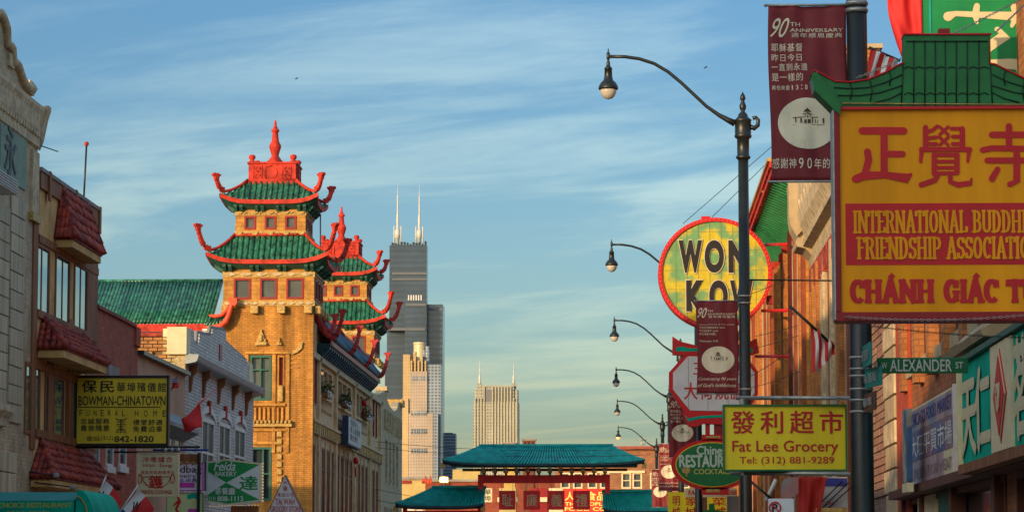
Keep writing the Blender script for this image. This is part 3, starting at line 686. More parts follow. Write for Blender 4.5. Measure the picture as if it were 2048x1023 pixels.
def tower(parent, cx_, cy_):
    ch = len(parent.children)
    # lower storey
    storey(parent, cx_, cy_, 1.74, 11.95, 13.60, 12.18, 12.98, 3, .66)
    orn_band(parent, cx_, cy_, 1.74, 13.02, 13.24, 'dia', 6)
    orn_band(parent, cx_, cy_, 1.74, 11.92, 12.12, 'dia', 10)
    for s in (0, 1):
        for i in range(4):
            c = -1.55+i*1.03
            if s == 0: MB().box(cx_+c-.15, cx_+c+.15, cy_-1.74-.26, cy_-1.74-.04, 11.62, 11.92).build('carved_block', mGold, parent, bevel=.03)
            else: MB().box(cx_+1.78, cx_+2.0, cy_+c-.15, cy_+c+.15, 11.62, 11.92).build('carved_block', mGold, parent, bevel=.03)
    curved_roof(parent, cx_, cy_, 2.22, 1.36, 13.62, 14.62, .30, 1.75, .60, .76, 21)
    storey(parent, cx_, cy_, 1.35, 14.6, 15.85, 14.90, 15.42, 3, .44)
    orn_band(parent, cx_, cy_, 1.35, 14.64, 14.84, 'arc', 9)
    orn_band(parent, cx_, cy_, 1.35, 15.45, 15.62, 'arc', 9)
    curved_roof(parent, cx_, cy_, 1.78, .93, 15.97, 16.78, .26, 1.36, .38, .46, 17)
    # red crown box with relief, corner knobs and turned finial
    z0 = 16.72; q = MB().box(cx_-.92, cx_+.92, cy_-.92, cy_+.92, z0, z0+.82); q.box(cx_-.98, cx_+.98, cy_-.98, cy_+.98, z0, z0+.12); q.box(cx_-.97, cx_+.97, cy_-.97, cy_+.97, z0+.78, z0+.86)
    q.build('crown', mRed, parent, bevel=.015)
    for s in (0, 1):
        def W(a, z, o): return Vector((cx_+a, cy_-.92-o, z)) if s == 0 else Vector((cx_+.92+o, cy_+a, z))
        d = Vector((0, -1, 0)) if s == 0 else Vector((1, 0, 0))
        for a in (-.56, .56):
            for zc_ in (.30, .58):
                q = MB(); q.tube([W(a+.10*math.cos(t), z0+zc_+.10*math.sin(t), .015) for t in [k*math.pi*1.6/8 for k in range(9)]], .028, 5); q.build('relief_scroll', mRed, parent)
            q = MB(); q.tube([W(a-.16, z0+.16, .01), W(a-.16, z0+.72, .01)], .02, 4); q.tube([W(a+.16, z0+.16, .01), W(a+.16, z0+.72, .01)], .02, 4); q.build('relief_bar', mRed, parent)
        q = MB(); q.prism([W(.21*math.cos(t), z0+.44+.21*math.sin(t), .002) for t in [k*2*math.pi/16 for k in range(16)]], d*.035)
        q.tube([W(-.26, z0+.18, .01), W(-.26, z0+.66, .01), W(.0, z0+.72, .01)], .025, 4); q.build('relief_disc', mRed, parent)
    for sx in (-1, 1):
        for sy in (-1, 1):
            MB().lathe([(.12, 0), (.12, .06), (.075, .09), (.11, .14), (.14, .20), (.13, .27), (.07, .31), (.001, .32)], (cx_+sx*.80, cy_+sy*.80, z0+.84), 9).build('corner_knob', mRed, parent)
    zt_ = z0+.86; MB().lathe([(.66, 0), (.30, .10), (.001, .11)], (cx_, cy_, zt_), 4, False).build('crown_cap', mClay, parent)
    MB().lathe([(.31, .04), (.31, .14), (.24, .20), (.20, .27), (.15, .33), (.14, .38), (.17, .48), (.225, .66), (.235, .76), (.19, .84), (.145, .93), (.12, 1.15), (.11, 1.28), (.16, 1.31), (.16, 1.38), (.10, 1.42), (.075, 1.50), (.045, 1.55), (.06, 1.60), (.04, 1.66), (.05, 1.70), (.001, 1.79)], (cx_, cy_, zt_), 14).build('spire', mRed, parent)
T1 = (-13.5, 114.80); T2 = (-13.5, 142.3)
tower(pg, *T1); tower(pg, *T2)
RWW = 117.9
# body: south wall (faces the camera)
YS = T1[1]-1.70
def px_rect(x0, y0, x1, y1, Y): a = P(x0, y1, Y); b = P(x1, y0, Y); return a.x, b.x, a.z, b.z
wS = [px_rect(499, 710, 543, 800, YS), px_rect(500, 893, 543, 1000, YS), px_rect(556, 712, 568, 800, YS)]
q = MB(); wall_open(q, 'Y', YS, 1, -15.32, -11.78, 0, 11.93, .35, wS); q.box(-15.3, -11.97, YS+.4, 116.4, 10.8, 11.93); q.build('wall', mOchre, pg)
MB().box(-26, -12.6, RWW, 147, 0, 10.9).build('back_volume', mOchre, pg)
mTW = mat('teal_painted_wood', (.02, .12, .09), .5, .2, 4)
for w_, mu, tr in ((wS[0], (.5,), (.68,)), (wS[1], (.6,), (.5,))): win(pg, 'Y', YS, *w_, mTW, mGlassW if w_ is wS[0] else mGlass, .09, .2, mull=mu, trans=tr)
win(pg, 'Y', YS, *wS[2], mOchreP, mRedD, .03, .2)
def relief(x0, y0, x1, y1, m, d=.08, name='relief_block', bev=.02):
    a, b, c, e = px_rect(x0, y0, x1, y1, YS); return MB().box(a, b, YS-d, YS-.003, c, e).build(name, m, pg, bevel=bev)
for x in (489, 543.5, 571): relief(x, 704, x+9, 905, mOchreP, .07, 'pilaster')
relief(492, 702, 585, 708, mOchreP, .12, 'string_course'); relief(488, 806, 572, 812, mOchreP, .16, 'string_course')
relief(488, 846, 585, 853, mGold, .18, 'string_course'); relief(488, 857, 575, 862, mOchreP, .10, 'string_course'); relief(488, 882, 555, 888, mOchreP, .10, 'lintel')
for i in range(8): x = 500+i*9; relief(x, 814, x+4.5, 845, mOchreP, .10, 'baluster')
for i in range(12): x = 490+i*8; relief(x, 840, x+5, 847, mGold, .24, 'carved_block', .03)
for i in range(10): y = 862+i*15; relief(554, y, 564, y+11, mGold, .09, 'carved_block', .02)
a, b, c, e = px_rect(500, 866, 522, 882, YS)
MB().lathe([(.17, 0), (.17, .05), (.1, .08), (.001, .08)], (0, 0, 0), 16).build('rosette', mTW, pg)
ro = [o for o in COL.objects if o.name.startswith('rosette')][0]; ro.data.transform(Matrix.Rotation(math.radians(90), 4, 'X')); ro.data.transform(Matrix.Translation(Vector(((a+b)/2, YS, (c+e)/2))-wloc(pg)))
relief(556, 770, 567, 803, mGold, .14, 'urn', .05)
for i in range(3): y = 768+i*9; relief(581, 715+i*9, 592+i*3, 718+i*9, mOchreP, .03, 'brick_band', 0)
# terracotta crests on the wall
def crest(cx_, by, s):
    c = P(cx_, by, YS); k = .0189*s; q = MB()
    for prof in ([(-13, 0), (13, 0), (12, 6), (9, 8), (10, 13), (6, 15), (5, 22), (2, 26), (2, 31), (0, 34), (-2, 31), (-2, 26), (-5, 22), (-6, 15), (-10, 13), (-9, 8), (-12, 6)],):
        q.prism([(c.x+a*k, YS-.003, c.z+b*k) for a, b in prof], (0, -.12, 0))
    o = q.build('terracotta_crest', mGold, pg, bevel=.02)
    q = MB(); q.lathe([(4*k, 0), (4.5*k, 3*k), (3*k, 8*k), (3.4*k, 11*k), (.001, 13*k)], (c.x, YS-.14, c.z+9*k), 8); q.box(c.x-10*k, c.x+10*k, YS-.2, YS-.12, c.z+1*k, c.z+5*k); q.build('crest_figure', mGold, o)
crest(523, 691, 1.0); crest(559, 690, .45)
q = MB(); hpts = [P(x, y, YS) for x, y in ((580, 704), (590, 700), (598, 690), (600, 684), (606, 684), (604, 696), (596, 704), (584, 709))]; q.prism([(p.x, YS-.003, p.z) for p in hpts], (0, -.10, 0)); q.build('terracotta_horn', mGold, pg)
mEast = mat('east_buff_terracotta', (.66, .47, .25), .75, .2, 2, .2)
# east facade with loggias (faces the street)
XE = -11.95
ops = []
def eo(x0, x1, yt, yb, xr=None):
    y0, y1 = QY(x0, XE), QY(x1, XE); z1 = Q(x0, yt, XE)[1]; z0 = Q(x0, yb, XE)[1]; return (y0, y1, z0, z1)
big = [(117.0, 122.2), (124.6, 131.0), (133.0, 139.3)]
for a, b in big: ops.append((a, b, 8.15, 9.85))
for a, b in ((114.3, 114.9), (115.3, 115.9), (140.7, 141.5), (142.3, 143.1), (143.9, 144.7)): ops.append((a, b, 8.3, 10.3))
low = [(113.9+i*2.0, 113.9+i*2.0+1.35) for i in range(16)]
for a, b in low: ops.append((a, b, 3.9, 6.75))
q = MB(); wall_open(q, 'X', XE, 1, YS+.36, 146.5, 0, 10.4, .30, ops); q.build('wall', mEast, pg)
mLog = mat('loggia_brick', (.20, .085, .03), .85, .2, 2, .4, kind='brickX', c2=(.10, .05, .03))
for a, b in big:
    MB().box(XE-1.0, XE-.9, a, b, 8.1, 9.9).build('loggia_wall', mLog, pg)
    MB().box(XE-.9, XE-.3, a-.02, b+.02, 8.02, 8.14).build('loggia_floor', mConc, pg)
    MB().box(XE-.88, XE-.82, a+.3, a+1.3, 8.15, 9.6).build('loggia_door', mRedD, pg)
    n = int((b-a)/.42)
    for i in range(n+1): MB().lathe([(.05, 0), (.09, .15), (.05, .3), (.045, .5), (.08, .55)], (XE-.05, a+.05+i*(b-a-.1)/n, 8.15), 6).build('baluster', mEast, pg)
    MB().box(XE-.12, XE+.06, a+.01, b-.01, 8.70, 8.80).build('balcony_rail', mEast, pg)
    for k in (1/3, 2/3):
        yc = a+(b-a)*k; MB().box(XE-.2, XE+.02, yc-.11, yc+.11, 8.8, 9.85).build('column', mStone, pg)
for a, b, z0, z1 in ops[3:8]: win(pg, 'X', XE, a, b, z0, z1, mRedD, mGlass, .06, .15)
for a, b in low: win(pg, 'X', XE, a, b, 3.9, 6.75, mat('red_brown_wood', (.20, .035, .02), .6, .2, 4), mGlassW, .09, .05, 1, mull=(.5,), trans=(.7,))
for a in range(17):
    y = 113.55+a*2.0; MB().box(XE, XE+.06, y-.10, y+.10, 3.6, 7.0).build('pilaster', mEast, pg)
for yy in (116.35, 123.4, 132.0, 140.0, 146.1):
    MB().box(XE, XE+.12, yy-.28, yy+.28, 3.6, 10.3).build('pilaster', mEast, pg); MB().box(XE+.01, XE+.17, yy-.36, yy+.36, 7.12, 7.62).build('capital', mStone, pg, bevel=.04)
    MB().box(XE+.01, XE+.16, yy-.33, yy+.33, 9.95, 10.2).build('capital', mStone, pg, bevel=.04)
MB().box(XE, XE+.14, YS+.4, 146.4, 7.15, 7.55).build('string_course', mStone, pg); MB().box(XE, XE+.22, YS+.4, 146.4, 7.55, 7.66).build('string_course', mEast, pg)
MB().box(XE, XE+.12, YS+.4, 146.4, 3.45, 3.75).build('string_course', mEast, pg)
for i in range(38): y = 113.8+i*.86; MB().box(XE+.14, XE+.21, y-.16, y+.16, 7.2, 7.5).build('carved_block', mGold, pg)
MB().box(XE, XE+.16, YS+.4, 146.4, 10.02, 10.24).build('string_course', mStone, pg)
# dark eave over the loggias: brackets, pinkish fascia, ribbed roof between upturned dragon ridges
mFas = mat('faded_red_fascia', (.46, .20, .14), .6, .2, 4)
MB().box(XE-.3, XE, YS+.36, 116.1, 10.4, 11.92).build('wall', mEast, pg)
MB().box(XE-1.2, XE-.02, 116.1, 140.2, 10.41, 11.6).build('attic_wall', mEast, pg)
ya, yb = 116.1, 139.4; zE = 10.74; OV = .56
MB().prism([(XE, ya, 10.30), (XE+OV-.06, ya, zE-.16), (XE+OV-.02, ya, zE-.02), (XE, ya, zE-.02)], (0, yb-ya, 0)).build('soffit', mat('dark_blue_green_eave', (.015, .06, .08), .6, .3, 5), pg)
for i in range(27):
    y = ya+.15+i*.86; MB().prism([(XE+.02, y, 10.22), (XE+.20, y, 10.22), (XE+OV-.06, y, zE-.24), (XE+OV-.06, y, zE-.10), (XE+.02, y, zE-.10)], (0, .34, 0)).build('eave_bracket', mat('blue_bracket', (.015, .09, .16), .5, .4, 5), pg)
MB().box(XE+OV-.02, XE+OV+.04, ya, yb, zE-.10, zE+.08).build('eave_fascia', mFas, pg)
ribs = [116.4, 124.0, 131.5, 139.0]
for a, b in zip(ribs[:-1], ribs[1:]):
    def fr(u, v): return Vector((XE+OV+.03-(OV-.05)*v**.8, a+(b-a)*u, zE+.10+.85*v+.22*abs(2*u-1)**5*(1-v)))
    rf = MB().grid(fr, 10, 4).build('roof', mTileB, pg)
    n = int((b-a)/.36)
    for i in range(n):
        u = (i+.5)/n; MB().tube([fr(u, v)+Vector((.03, 0, .03)) for v in (0, .33, .66, 1)], .09, 6).build('roof_tile', mTileB, rf)
    MB().tube([fr(u, 1)+Vector((.02, 0, .08+.1*abs(2*u-1)**3)) for u in (0, .25, .5, .75, 1)], .13, 6).build('ridge', mRedD, pg)
mRedH = mat('weathered_red_ridge', (.42, .03, .03), .6, .3, 4)
for y in ribs + [114.9]:
    q = MB(); q.tube([(XE+.0, y, zE+1.10), (XE+.2, y, zE+.72), (XE+.42, y, zE+.36), (XE+.62, y, zE+.16)], [.17, .16, .15, .14], 6)
    k_ = 1 if y > 116 else .7
    dragon(q, Vector((XE+.50, y, zE+.20)), (1, 0, 0), .48*k_, .98*k_, .24); q.build('dragon_ridge', mRedH, pg)
# sign on the loggia and hanging lanterns, planters
sgn = thing('wall_sign', 'white plaque with blue side and small lettering on the loggia railing', 'sign', (XE+.2, 126, 7.2))
ya_, za_ = Q(682, 906, XE+.5); 
MB().box(XE+.25, XE+.5, 124.2, 130.4, 7.15, 8.35).build('box', mat('dark_blue_box', (.02, .035, .10), .5), sgn); MB().box(XE+.5, XE+.52, 124.3, 130.3, 7.2, 8.3).build('panel', mat('pale_panel', (.60, .62, .58), .7, spec=.1), sgn)
letters(sgn, '培德中心\n華人基督教\n聯合會社', (XE+.52, 127.3, 7.8), 4.6, .9, mBlack, UY, UZ, .02)
for i, (y, z) in enumerate(((118.5, 8.85), (126.5, 8.9), (137.0, 8.9))):
    t = thing('planter_box', ['planter with white flowers and leaves on the first loggia rail', 'leafy planter above the white plaque', 'planter of flowers on the farthest loggia rail'][i], 'planter', (XE+.1, y, z), 'planters along the loggia railings')
    MB().box(XE+.06, XE+.26, y-.9, y+.9, z-.1, z+.06).build('trough', mWood, t)
    q = MB()
    for k in range(140):
        c = Vector((XE+.16+random.uniform(-.2, .22), y+random.uniform(-1, 1), z+.06+abs(random.gauss(0, .2)))); a = Vector((random.uniform(-1, 1), random.uniform(-1, 1), random.uniform(-.3, 1)))*.09; b = Vector((random.uniform(-1, 1), random.uniform(-1, 1), random.uniform(-1, 1)))*.05
        q.add([c-a, c+b, c+a, c-b], [(0, 1, 2, 3)])
    q.build('foliage', mat('leaf_green', (.07, .11, .03), .7, .3, 9), t, stuff=True)
    q = MB()
    for k in range(26): c = Vector((XE+.30+random.uniform(-.1, .1), y+random.uniform(-.9, .9), z+random.uniform(-.12, .12))); q.lathe([(.001, -.04), (.05, 0), (.001, .05)], c, 5)
    q.build('flowers', mWhite, t, stuff=True)
for i, (y, z) in enumerate(((129.2, 7.0-.35), (136.2, 9.55))):
    t = thing('red_lantern', ['red paper lantern hanging below the white plaque', 'red lantern hanging in the farthest loggia opening'][i], 'lantern', (XE+.5 if i == 0 else XE+.1, y, z), 'red lanterns on the ochre building')
    x = XE+.38 if i == 0 else XE+.12
    MB().lathe([(.05, -.15), (.10, -.1), (.12, 0), (.10, .1), (.05, .15)], (x, y, z), 12).build('shade', mSignRed, t); MB().tube([(x, y, z-.28), (x, y, z-.7)], .04, 5).build('tassel', mSignRed, t); MB().tube([(x, y, z+.28), (x, y, z+.5)], .012, 4).build('cord', mWire, t)
# long green wing roof left of the tower, with a dragon end
RW = 115.2
x0, x1 = P(150, 600, RW).x, P(433, 600, RW).x; zr, ze = P(300, 566, RW+2).z, P(300, 652, RW).z
def fw(u, v): return Vector((x0+(x1-x0)*u, RW-1.4+3.2*v, ze+(zr-ze)*v**1.1))
rf = MB().grid(fw, 4, 4).build('wing_roof', mTile, pg)
n = 40
for i in range(n):
    u = (i+.5)/n; MB().tube([fw(u, v)+Vector((0, 0, .04)) for v in (0, .33, .66, 1)], .085, 6).build('roof_tile', mTile, rf)
MB().tube([fw(0, 1)+Vector((0, 0, .05)), fw(1, 1)+Vector((0, 0, .05))], .1, 6).build('ridge', mTile, pg)
MB().box(x0, x1+.2, RW-1.42, RW-1.36, ze-.32, ze-.03).build('eave_fascia', mRed, pg); MB().box(x0, x1+.3, RW-1.30, RW-1.2, ze-.55, ze-.32).build('eave_board', mRedD, pg)
MB().box(x0-1, -15.35, RW-1.1, RW+2.5, 0, ze-.35).build('wing_wall', mOchre, pg)
# its right end sweeps up in front of the tower
c0 = Vector((P(425, 640, RW-1.6).x, RW-1.75, P(430, 652, RW-1.6).z))
q = MB(); pts = [P(x, y, YS-.35) for x, y in ((408, 656), (425, 655), (440, 652), (452, 642), (458, 628), (463, 610), (468, 598))]
q.tube(pts, [.09, .11, .12, .12, .11, .10, .10], 6)
hp = [P(x, y, YS-.35) for x, y in ((459, 606), (456, 598), (462, 593), (467, 597), (474, 596), (475, 605), (470, 612))]; q.prism([p+Vector((0, -.1, 0)) for p in hp], (0, .2, 0))
pts = [P(x, y, YS-.35) for x, y in ((418, 630), (430, 632), (442, 630), (452, 622), (460, 610))]; q.tube(pts, [.04, .08, .08, .08, .06], 6)
q.build('dragon_finial', mat('bright_vermilion', (.72, .09, .035), .45, .2, 6), pg)
q = MB(); 
def fe(u, v): a = P(408+50*u, 653-18*u**3, YS-.30); b = P(425+32*u, 634-8*u**2, YS-.05); return a.lerp(b, v)
rf = MB().grid(fe, 6, 2).build('roof', mTile, pg)
for i in range(7): MB().tube([fe((i+.5)/7, 0)+Vector((0, -.03, .03)), fe((i+.5)/7, 1)+Vector((0, -.03, .03))], .06, 6).build('roof_tile', mTile, rf)
pole_a = P(641, 428, 116); pole_b = P(642, 466, 116)
tag(MB().tube([pole_b-Vector((0, 0, 2.2)), pole_a], .03, 5).build('flag_pole', mSteel), 'bare thin pole standing behind the nearer pagoda tower', 'pole')
# ---- 6. cream building with curved parapet past the pagoda building
b6 = thing('cream_parapet_building', 'pale cream building with curved parapet just past the pagoda building', 'building', (-16, 153, 0))
mC6 = mat('pale_cream_brick', (.66, .54, .32), .8, .15, 2, .3, kind='brickX', c2=(.40, .32, .20))
Y6a, Y6b = 146.6, QY(805, XL)
pts = [(XL, Y6a, 9.5), (XL, Y6a, Q(760, 800, XL)[1]-.2)] + LP([(758, 790), (764, 784), (772, 780), (774, 797), (780, 812), (788, 822), (794, 818), (797, 803), (804, 803)])
pts = [p for p in pts if p[1] <= Y6b+.3]; pts += [(XL, Y6b, pts[-1][2]), (XL, Y6b, 9.5)]
MB().prism(pts, (-.4, 0, 0)).build('parapet', mC6, b6)
ops = [(150.5+i*2.4, 151.8+i*2.4, 6.3, 8.6) for i in range(4)] + [(150.0+i*1.5, 150.9+i*1.5, 2.5, 5.2) for i in range(7)]
q = MB(); wall_open(q, 'X', XL, 1, Y6a, Y6b, 0, 9.5, .3, ops); q.box(-26, XL-.6, Y6a, Y6b, 0, 9.5); q.build('wall', mC6, b6)
for o in ops: win(b6, 'X', XL, *o, mStone, mGlass, .08, .15)
for i in range(8): MB().box(XL, XL+.14, 149.6+i*1.5, 149.85+i*1.5, 9.0, 10.0).build('rib', mC6, b6)
yy, z_ = Q(800, 800, XL); MB().box(XL-.7, XL+.15, Y6b-1.9, Y6b-.1, z_-.3, z_+.05).build('parapet_cap', mGold, b6)
y_, z_ = Q(772, 778, XL); MB().box(XL-.5, XL+.1, Y6a+3.6, Y6a+5.4, z_-.1, z_+.12).build('parapet_cap', mStone, b6)
# ================================================================ skyline
def gridmat(name, wall, glass, bw, bh, mort, rough=.4, var=.1, offs=0.0, spec=.5):
    m = mat(name, wall, rough, var, .02, spec=spec); t = m.node_tree; b = t.nodes['Principled BSDF']
    mx = [n for n in t.nodes if n.type == 'MIX' and n.blend_type == 'MULTIPLY'][0]
    g = [n for n in t.nodes if n.type == 'NEW_GEOMETRY'][0]
    sp = t.nodes.new('ShaderNodeSeparateXYZ'); t.links.new(g.outputs['Position'], sp.inputs[0])
    ad = t.nodes.new('ShaderNodeMath'); ad.operation = 'ADD'; t.links.new(sp.outputs[0], ad.inputs[0]); t.links.new(sp.outputs[1], ad.inputs[1])
    cb = t.nodes.new('ShaderNodeCombineXYZ'); t.links.new(ad.outputs[0], cb.inputs[0]); t.links.new(sp.outputs[2], cb.inputs[1])
    br = t.nodes.new('ShaderNodeTexBrick'); br.offset = offs; t.links.new(cb.outputs[0], br.inputs['Vector'])
    br.inputs['Scale'].default_value = 1; br.inputs['Brick Width'].default_value = bw; br.inputs['Row Height'].default_value = bh
    br.inputs['Mortar Size'].default_value = mort; br.inputs['Mortar Smooth'].default_value = .1
    br.inputs['Color1'].default_value = (*glass, 1); br.inputs['Color2'].default_value = (*[c*.8 for c in glass], 1); br.inputs['Mortar'].default_value = (*wall, 1)
    t.links.new(br.outputs['Color'], mx.inputs['A']); return m
def tower_box(parent, x0, x1, yt, Y, dep, m, name='shaft', yb=1160):
    a = P(x0, yt, Y); b = P(x1, yt, Y); return MB().box(a.x, b.x, Y, Y+dep, 0, a.z).build(name, m, parent)
wt = thing('black_skyscraper', 'tallest dark stepped skyscraper with two white rooftop masts', 'skyscraper', (-300, 4000, 0))
mWil = gridmat('dark_curtain_wall', (.028, .048, .080), (.040, .068, .108), 400, 7.8, 2.0, .22, .25, spec=.7)
mWil2 = gridmat('dark_curtain_wall_west', (.022, .042, .075), (.050, .09, .15), 400, 7.8, 2.2, .18, .25, spec=.8)
D = 4000
tower_box(wt, 779, 853.5, 490, D, 23, mWil); tower_box(wt, 853.0, 885.5, 608, D-.5, 46, mWil2, 'wing'); tower_box(wt, 810, 853.4, 604, D-24, 23.5, mWil, 'wing'); tower_box(wt, 770, 809.6, 716, D-12, 20, mWil, 'wing'); tower_box(wt, 774, 809.8, 640, D-5, 20, mWil, 'wing')
for (x0, x1, yt, yb) in ((781, 852, 540, 545), (781, 852, 552, 556), (812, 852, 606, 611), (855, 884, 612, 617), (775, 850, 655, 660)):
    a = P(x0, yb, D-27); b = P(x1, yt, D-27); MB().box(a.x, b.x, D-25.2 if x0 > 800 and x0 < 850 or yt > 650 else D-1.5, D-1 if yt < 600 else D, a.z, b.z).build('louvre_band', mat('pale_louvre', (.13, .14, .16), .5, .1, .1), wt)
for i in range(6):
    a = P(816+i*5, 600, D-1.2); MB().box(a.x, a.x+1.6, D-1.3, D, a.z, a.z+7).build('light_panel', mWhite, wt)
for i in range(12):
    a = P(783+i*6, 490, D+2); MB().box(a.x, a.x+2.5, D+2, D+10, a.z, a.z+random.uniform(1, 6)).build('roof_plant', mIron, wt)
mMast = mat('white_mast_paint', (.62, .60, .52), .4, .1, .5)
for (x, xb, yt) in ((796.5, 795, 366), (839.5, 838.5, 370)):
    g_ = .67; base = P(xb, 488, D+12); tp = P(x, yt, D+12); H = tp.z-base.z; c = (base.x, base.y, base.z)
    MB().lathe([(2.3, 0), (2.3, .10*H), (3.4, .105*H), (3.4, .23*H), (1.8, .24*H), (1.7, .46*H), (1.1, .50*H), (.9, .8*H), (.4, .82*H), (.25, H)], c, 10).build('mast', mMast, wt)
    for dx in (-4.6, 4.8): MB().tube([(base.x+dx, base.y, base.z), (base.x+dx, base.y, base.z+.3*H)], .9, 6).build('mast_brace', mMast, wt)
wk = thing('crowned_skyscraper', 'pale pink granite skyscraper with a round glass crown, before the black one', 'skyscraper', (-270, 3800, 0))
mPk = gridmat('pink_granite_front', (.42, .33, .25), (.25, .22, .20), 3.4, 4.0, 1.15, .6, .15); mPkL = gridmat('pink_granite_sunlit', (.52, .36, .17), (.34, .25, .14), 3.2, 4, 1.2, .6, .15); mPkB = gridmat('shaded_glass_side', (.30, .33, .36), (.10, .16, .24), 4.5, 4.0, .8, .3, .15)  # sunlit left and shaded right put into the colours, gold and blue
D = 3800
tower_box(wk, 806, 820, 708, D-2, 20, mPkL); tower_box(wk, 820, 854, 742, D-3, 30, mPk); tower_box(wk, 854, 882, 728, D, 40, mPkB, 'wing'); tower_box(wk, 817, 866, 826, D-14, 11, mPk, 'wing'); tower_box(wk, 867, 876, 826, D-14, 14, mPkB, 'wing'); tower_box(wk, 804, 816.5, 796, D-6, 4, mPkL, 'wing')
c = P(839, 742, D+12)
MB().lathe([(8.5, 0), (8.5, 20), (7.6, 21), (7.6, 34), (8.2, 35), (8.2, 37), (.1, 37)], c, 16, False).build('crown_drum', mat('lit_crown_glass', (.62, .52, .30), .3, .1, .3), wk)
for dx, yt in ((-17, 712), (-9, 703), (9, 700), (16, 692)):
    for k in (0,):
        c = P(839+dx, 742, D+6); h = P(839+dx, yt, D+6).z-c.z; MB().lathe([(3.2, 0), (3.2, h*.8), (2.6, h*.82), (2.6, h), (.1, h)], c, 8, False).build('crown_turret', mPkL if dx < 0 else mPkB, wk)
for i in range(5): a = P(821+i*7, 742, D-3); MB().box(a.x, a.x+2.2, D-3.4, D+2, a.z, a.z+14+6*(i % 2)).build('crown_fin', mPkL, wk)
for yt in (760, 830, 866, 905):
    for i in range(7): a = P(822+i*4.7, yt, D-15); MB().box(a.x, a.x+1.8, D-15.3 if yt > 825 else D-3.4, D-14 if yt > 825 else D-3, a.z, a.z+6).build('window', mPkB, wk)
fc = thing('twin_mast_tower', 'pale stone skyscraper with two thin masts at its roof corners', 'skyscraper', (-85, 3700, 0))
mFC = gridmat('buff_granite_front', (.38, .36, .27), (.15, .155, .15), 3.6, 4.0, 1.1, .6, .15); D = 3700
tower_box(fc, 949, 1035, 778, D, 40, mFC); tower_box(fc, 957, 1028, 770, D-2, 40, mFC, 'upper_stage'); tower_box(fc, 944, 1038, 893, D-6, 50, mFC, 'lower_stage'); tower_box(fc, 946.5, 1036.5, 803, D-3, 45, mFC, 'lower_stage')
for i, x in enumerate((949, 955, 961, 967, 984, 990, 996, 1002, 1008, 1014, 1020, 1026, 1032)):
    a = P(x, 795, D-4); MB().box(a.x, a.x+1.5, D-4.6, D, 40, a.z + (14 if 965 < x < 1025 else 0)).build('stone_rib', mat('buff_stone_rib', (.42, .40, .30), .6, .1, .1), fc)
for x0, x1 in ((966, 984),): a = P(x0, 778, D-3); b = P(x1, 778, D-3); MB().box(a.x, b.x, D-2.8, D-1, 60, a.z).build('recess_band', mat('grey_glass_band', (.18, .18, .18), .3), fc)
for x, xt in ((959.5, 722), (1027.5, 726)):
    a = P(x, 772, D+5); t = P(x, xt, D+5); MB().lathe([(1.6, 0), (1.5, 12), (.6, 14), (.45, t.z-a.z)], a, 8).build('mast', mMast, fc); MB().box(a.x-3, a.x+3, D+2, D+8, a.z-4, a.z+3).build('mast_base', mFC, fc)
gt = thing('blue_glass_tower', 'short blue glass tower right of the pale pink skyscraper', 'skyscraper', (-150, 4100, 0))
tower_box(gt, 883, 911.5, 866, 4100, 30, gridmat('banded_blue_glass', (.16, .22, .28), (.05, .10, .17), 40, 4.2, .8, .25, .12))
tower_box(gt, 888, 905, 864.5, 4110, 20, mIron, 'roof_plant')
# ================================================================ buildings across the cross street
mBF = mat('buff_brick', (.44, .18, .085), .85, .18, 1.5, .3, kind='brickY', c2=(.25, .14, .07), bs=1.3)
f1 = thing('corner_brick_building', 'orange brick corner building behind the right half of the gate', 'building', (3, 205, 0))
D = 200; a, b, c, e = px_rect(1110, 898, 1420, 1150, D)
ops = [px_rect(x0, 944, x0+19, 976, D) for x0 in (1121, 1146, 1175, 1200, 1243, 1265, 1300, 1325, 1360)]
q = MB(); wall_open(q, 'Y', D, 1, a, b, 0, e, .4, ops); q.box(a, b, D+.6, D+18, 0, e); q.build('wall', mBF, f1)
for o in ops: win(f1, 'Y', D, *o, mCream, mGlassW, .10, .2, trans=(.5,))
x0, x1, z0, z1 = px_rect(1195, 940, 1290, 945, D); MB().box(x0, x1, D-.12, D, z0, z1).build('string_course', mCream, f1); MB().box(x0, x1, D-.12, D, z0-1.3, z0-1.15).build('string_course', mCream, f1)
MB().box(a-.2, b+.2, D-.3, D+.3, e, e+.22).build('coping', mat('red_coping', (.34, .08, .05), .7), f1)
for x in (1200, 1216, 1262, 1300): p = P(x, 897, D+3); MB().box(p.x-.5, p.x+.5, D+3, D+4, e, e+.35).build('roof_vent', mBF, f1)
p = P(1283, 870, D+4); MB().tube([(p.x, D+4, e), (p.x, D+4, p.z)], .035, 5).tube([(p.x-.35, D+4, p.z-.3), (p.x+.35, D+4, p.z-.3)], .03, 5).tube([(p.x-.25, D+4, p.z-.6), (p.x+.25, D+4, p.z-.6)], .03, 5).build('roof_aerial', mSteel, f1)
ch = thing('brick_chimney', 'small red brick chimney just above the gate roof ridge', 'chimney', (P(1057, 890, 230).x, 230, 8))
x0, x1, z0, z1 = px_rect(1045, 876, 1070, 900, 230); MB().box(x0, x1, 230, 231, 0, z1-.15).build('stack', mat('red_chimney_brick', (.30, .10, .05), .8, .2, 3, .3, kind='brickY'), ch); MB().box(x0-.08, x1+.08, 229.9, 231.1, z1-.15, z1).build('cap', mConc, ch)
for i in range(3): MB().box(x0+.12+i*.3, x0+.27+i*.3, 229.97, 230, z1-.6, z1-.25).build('slot', mBlack, ch)
ws = thing('roof_shed', 'small bright yellow rooftop hut peeping above the gate ridge', 'roof hut', (P(1018, 890, 225).x, 225, 8)); x0, x1, z0, z1 = px_rect(1008, 886, 1030, 905, 225)
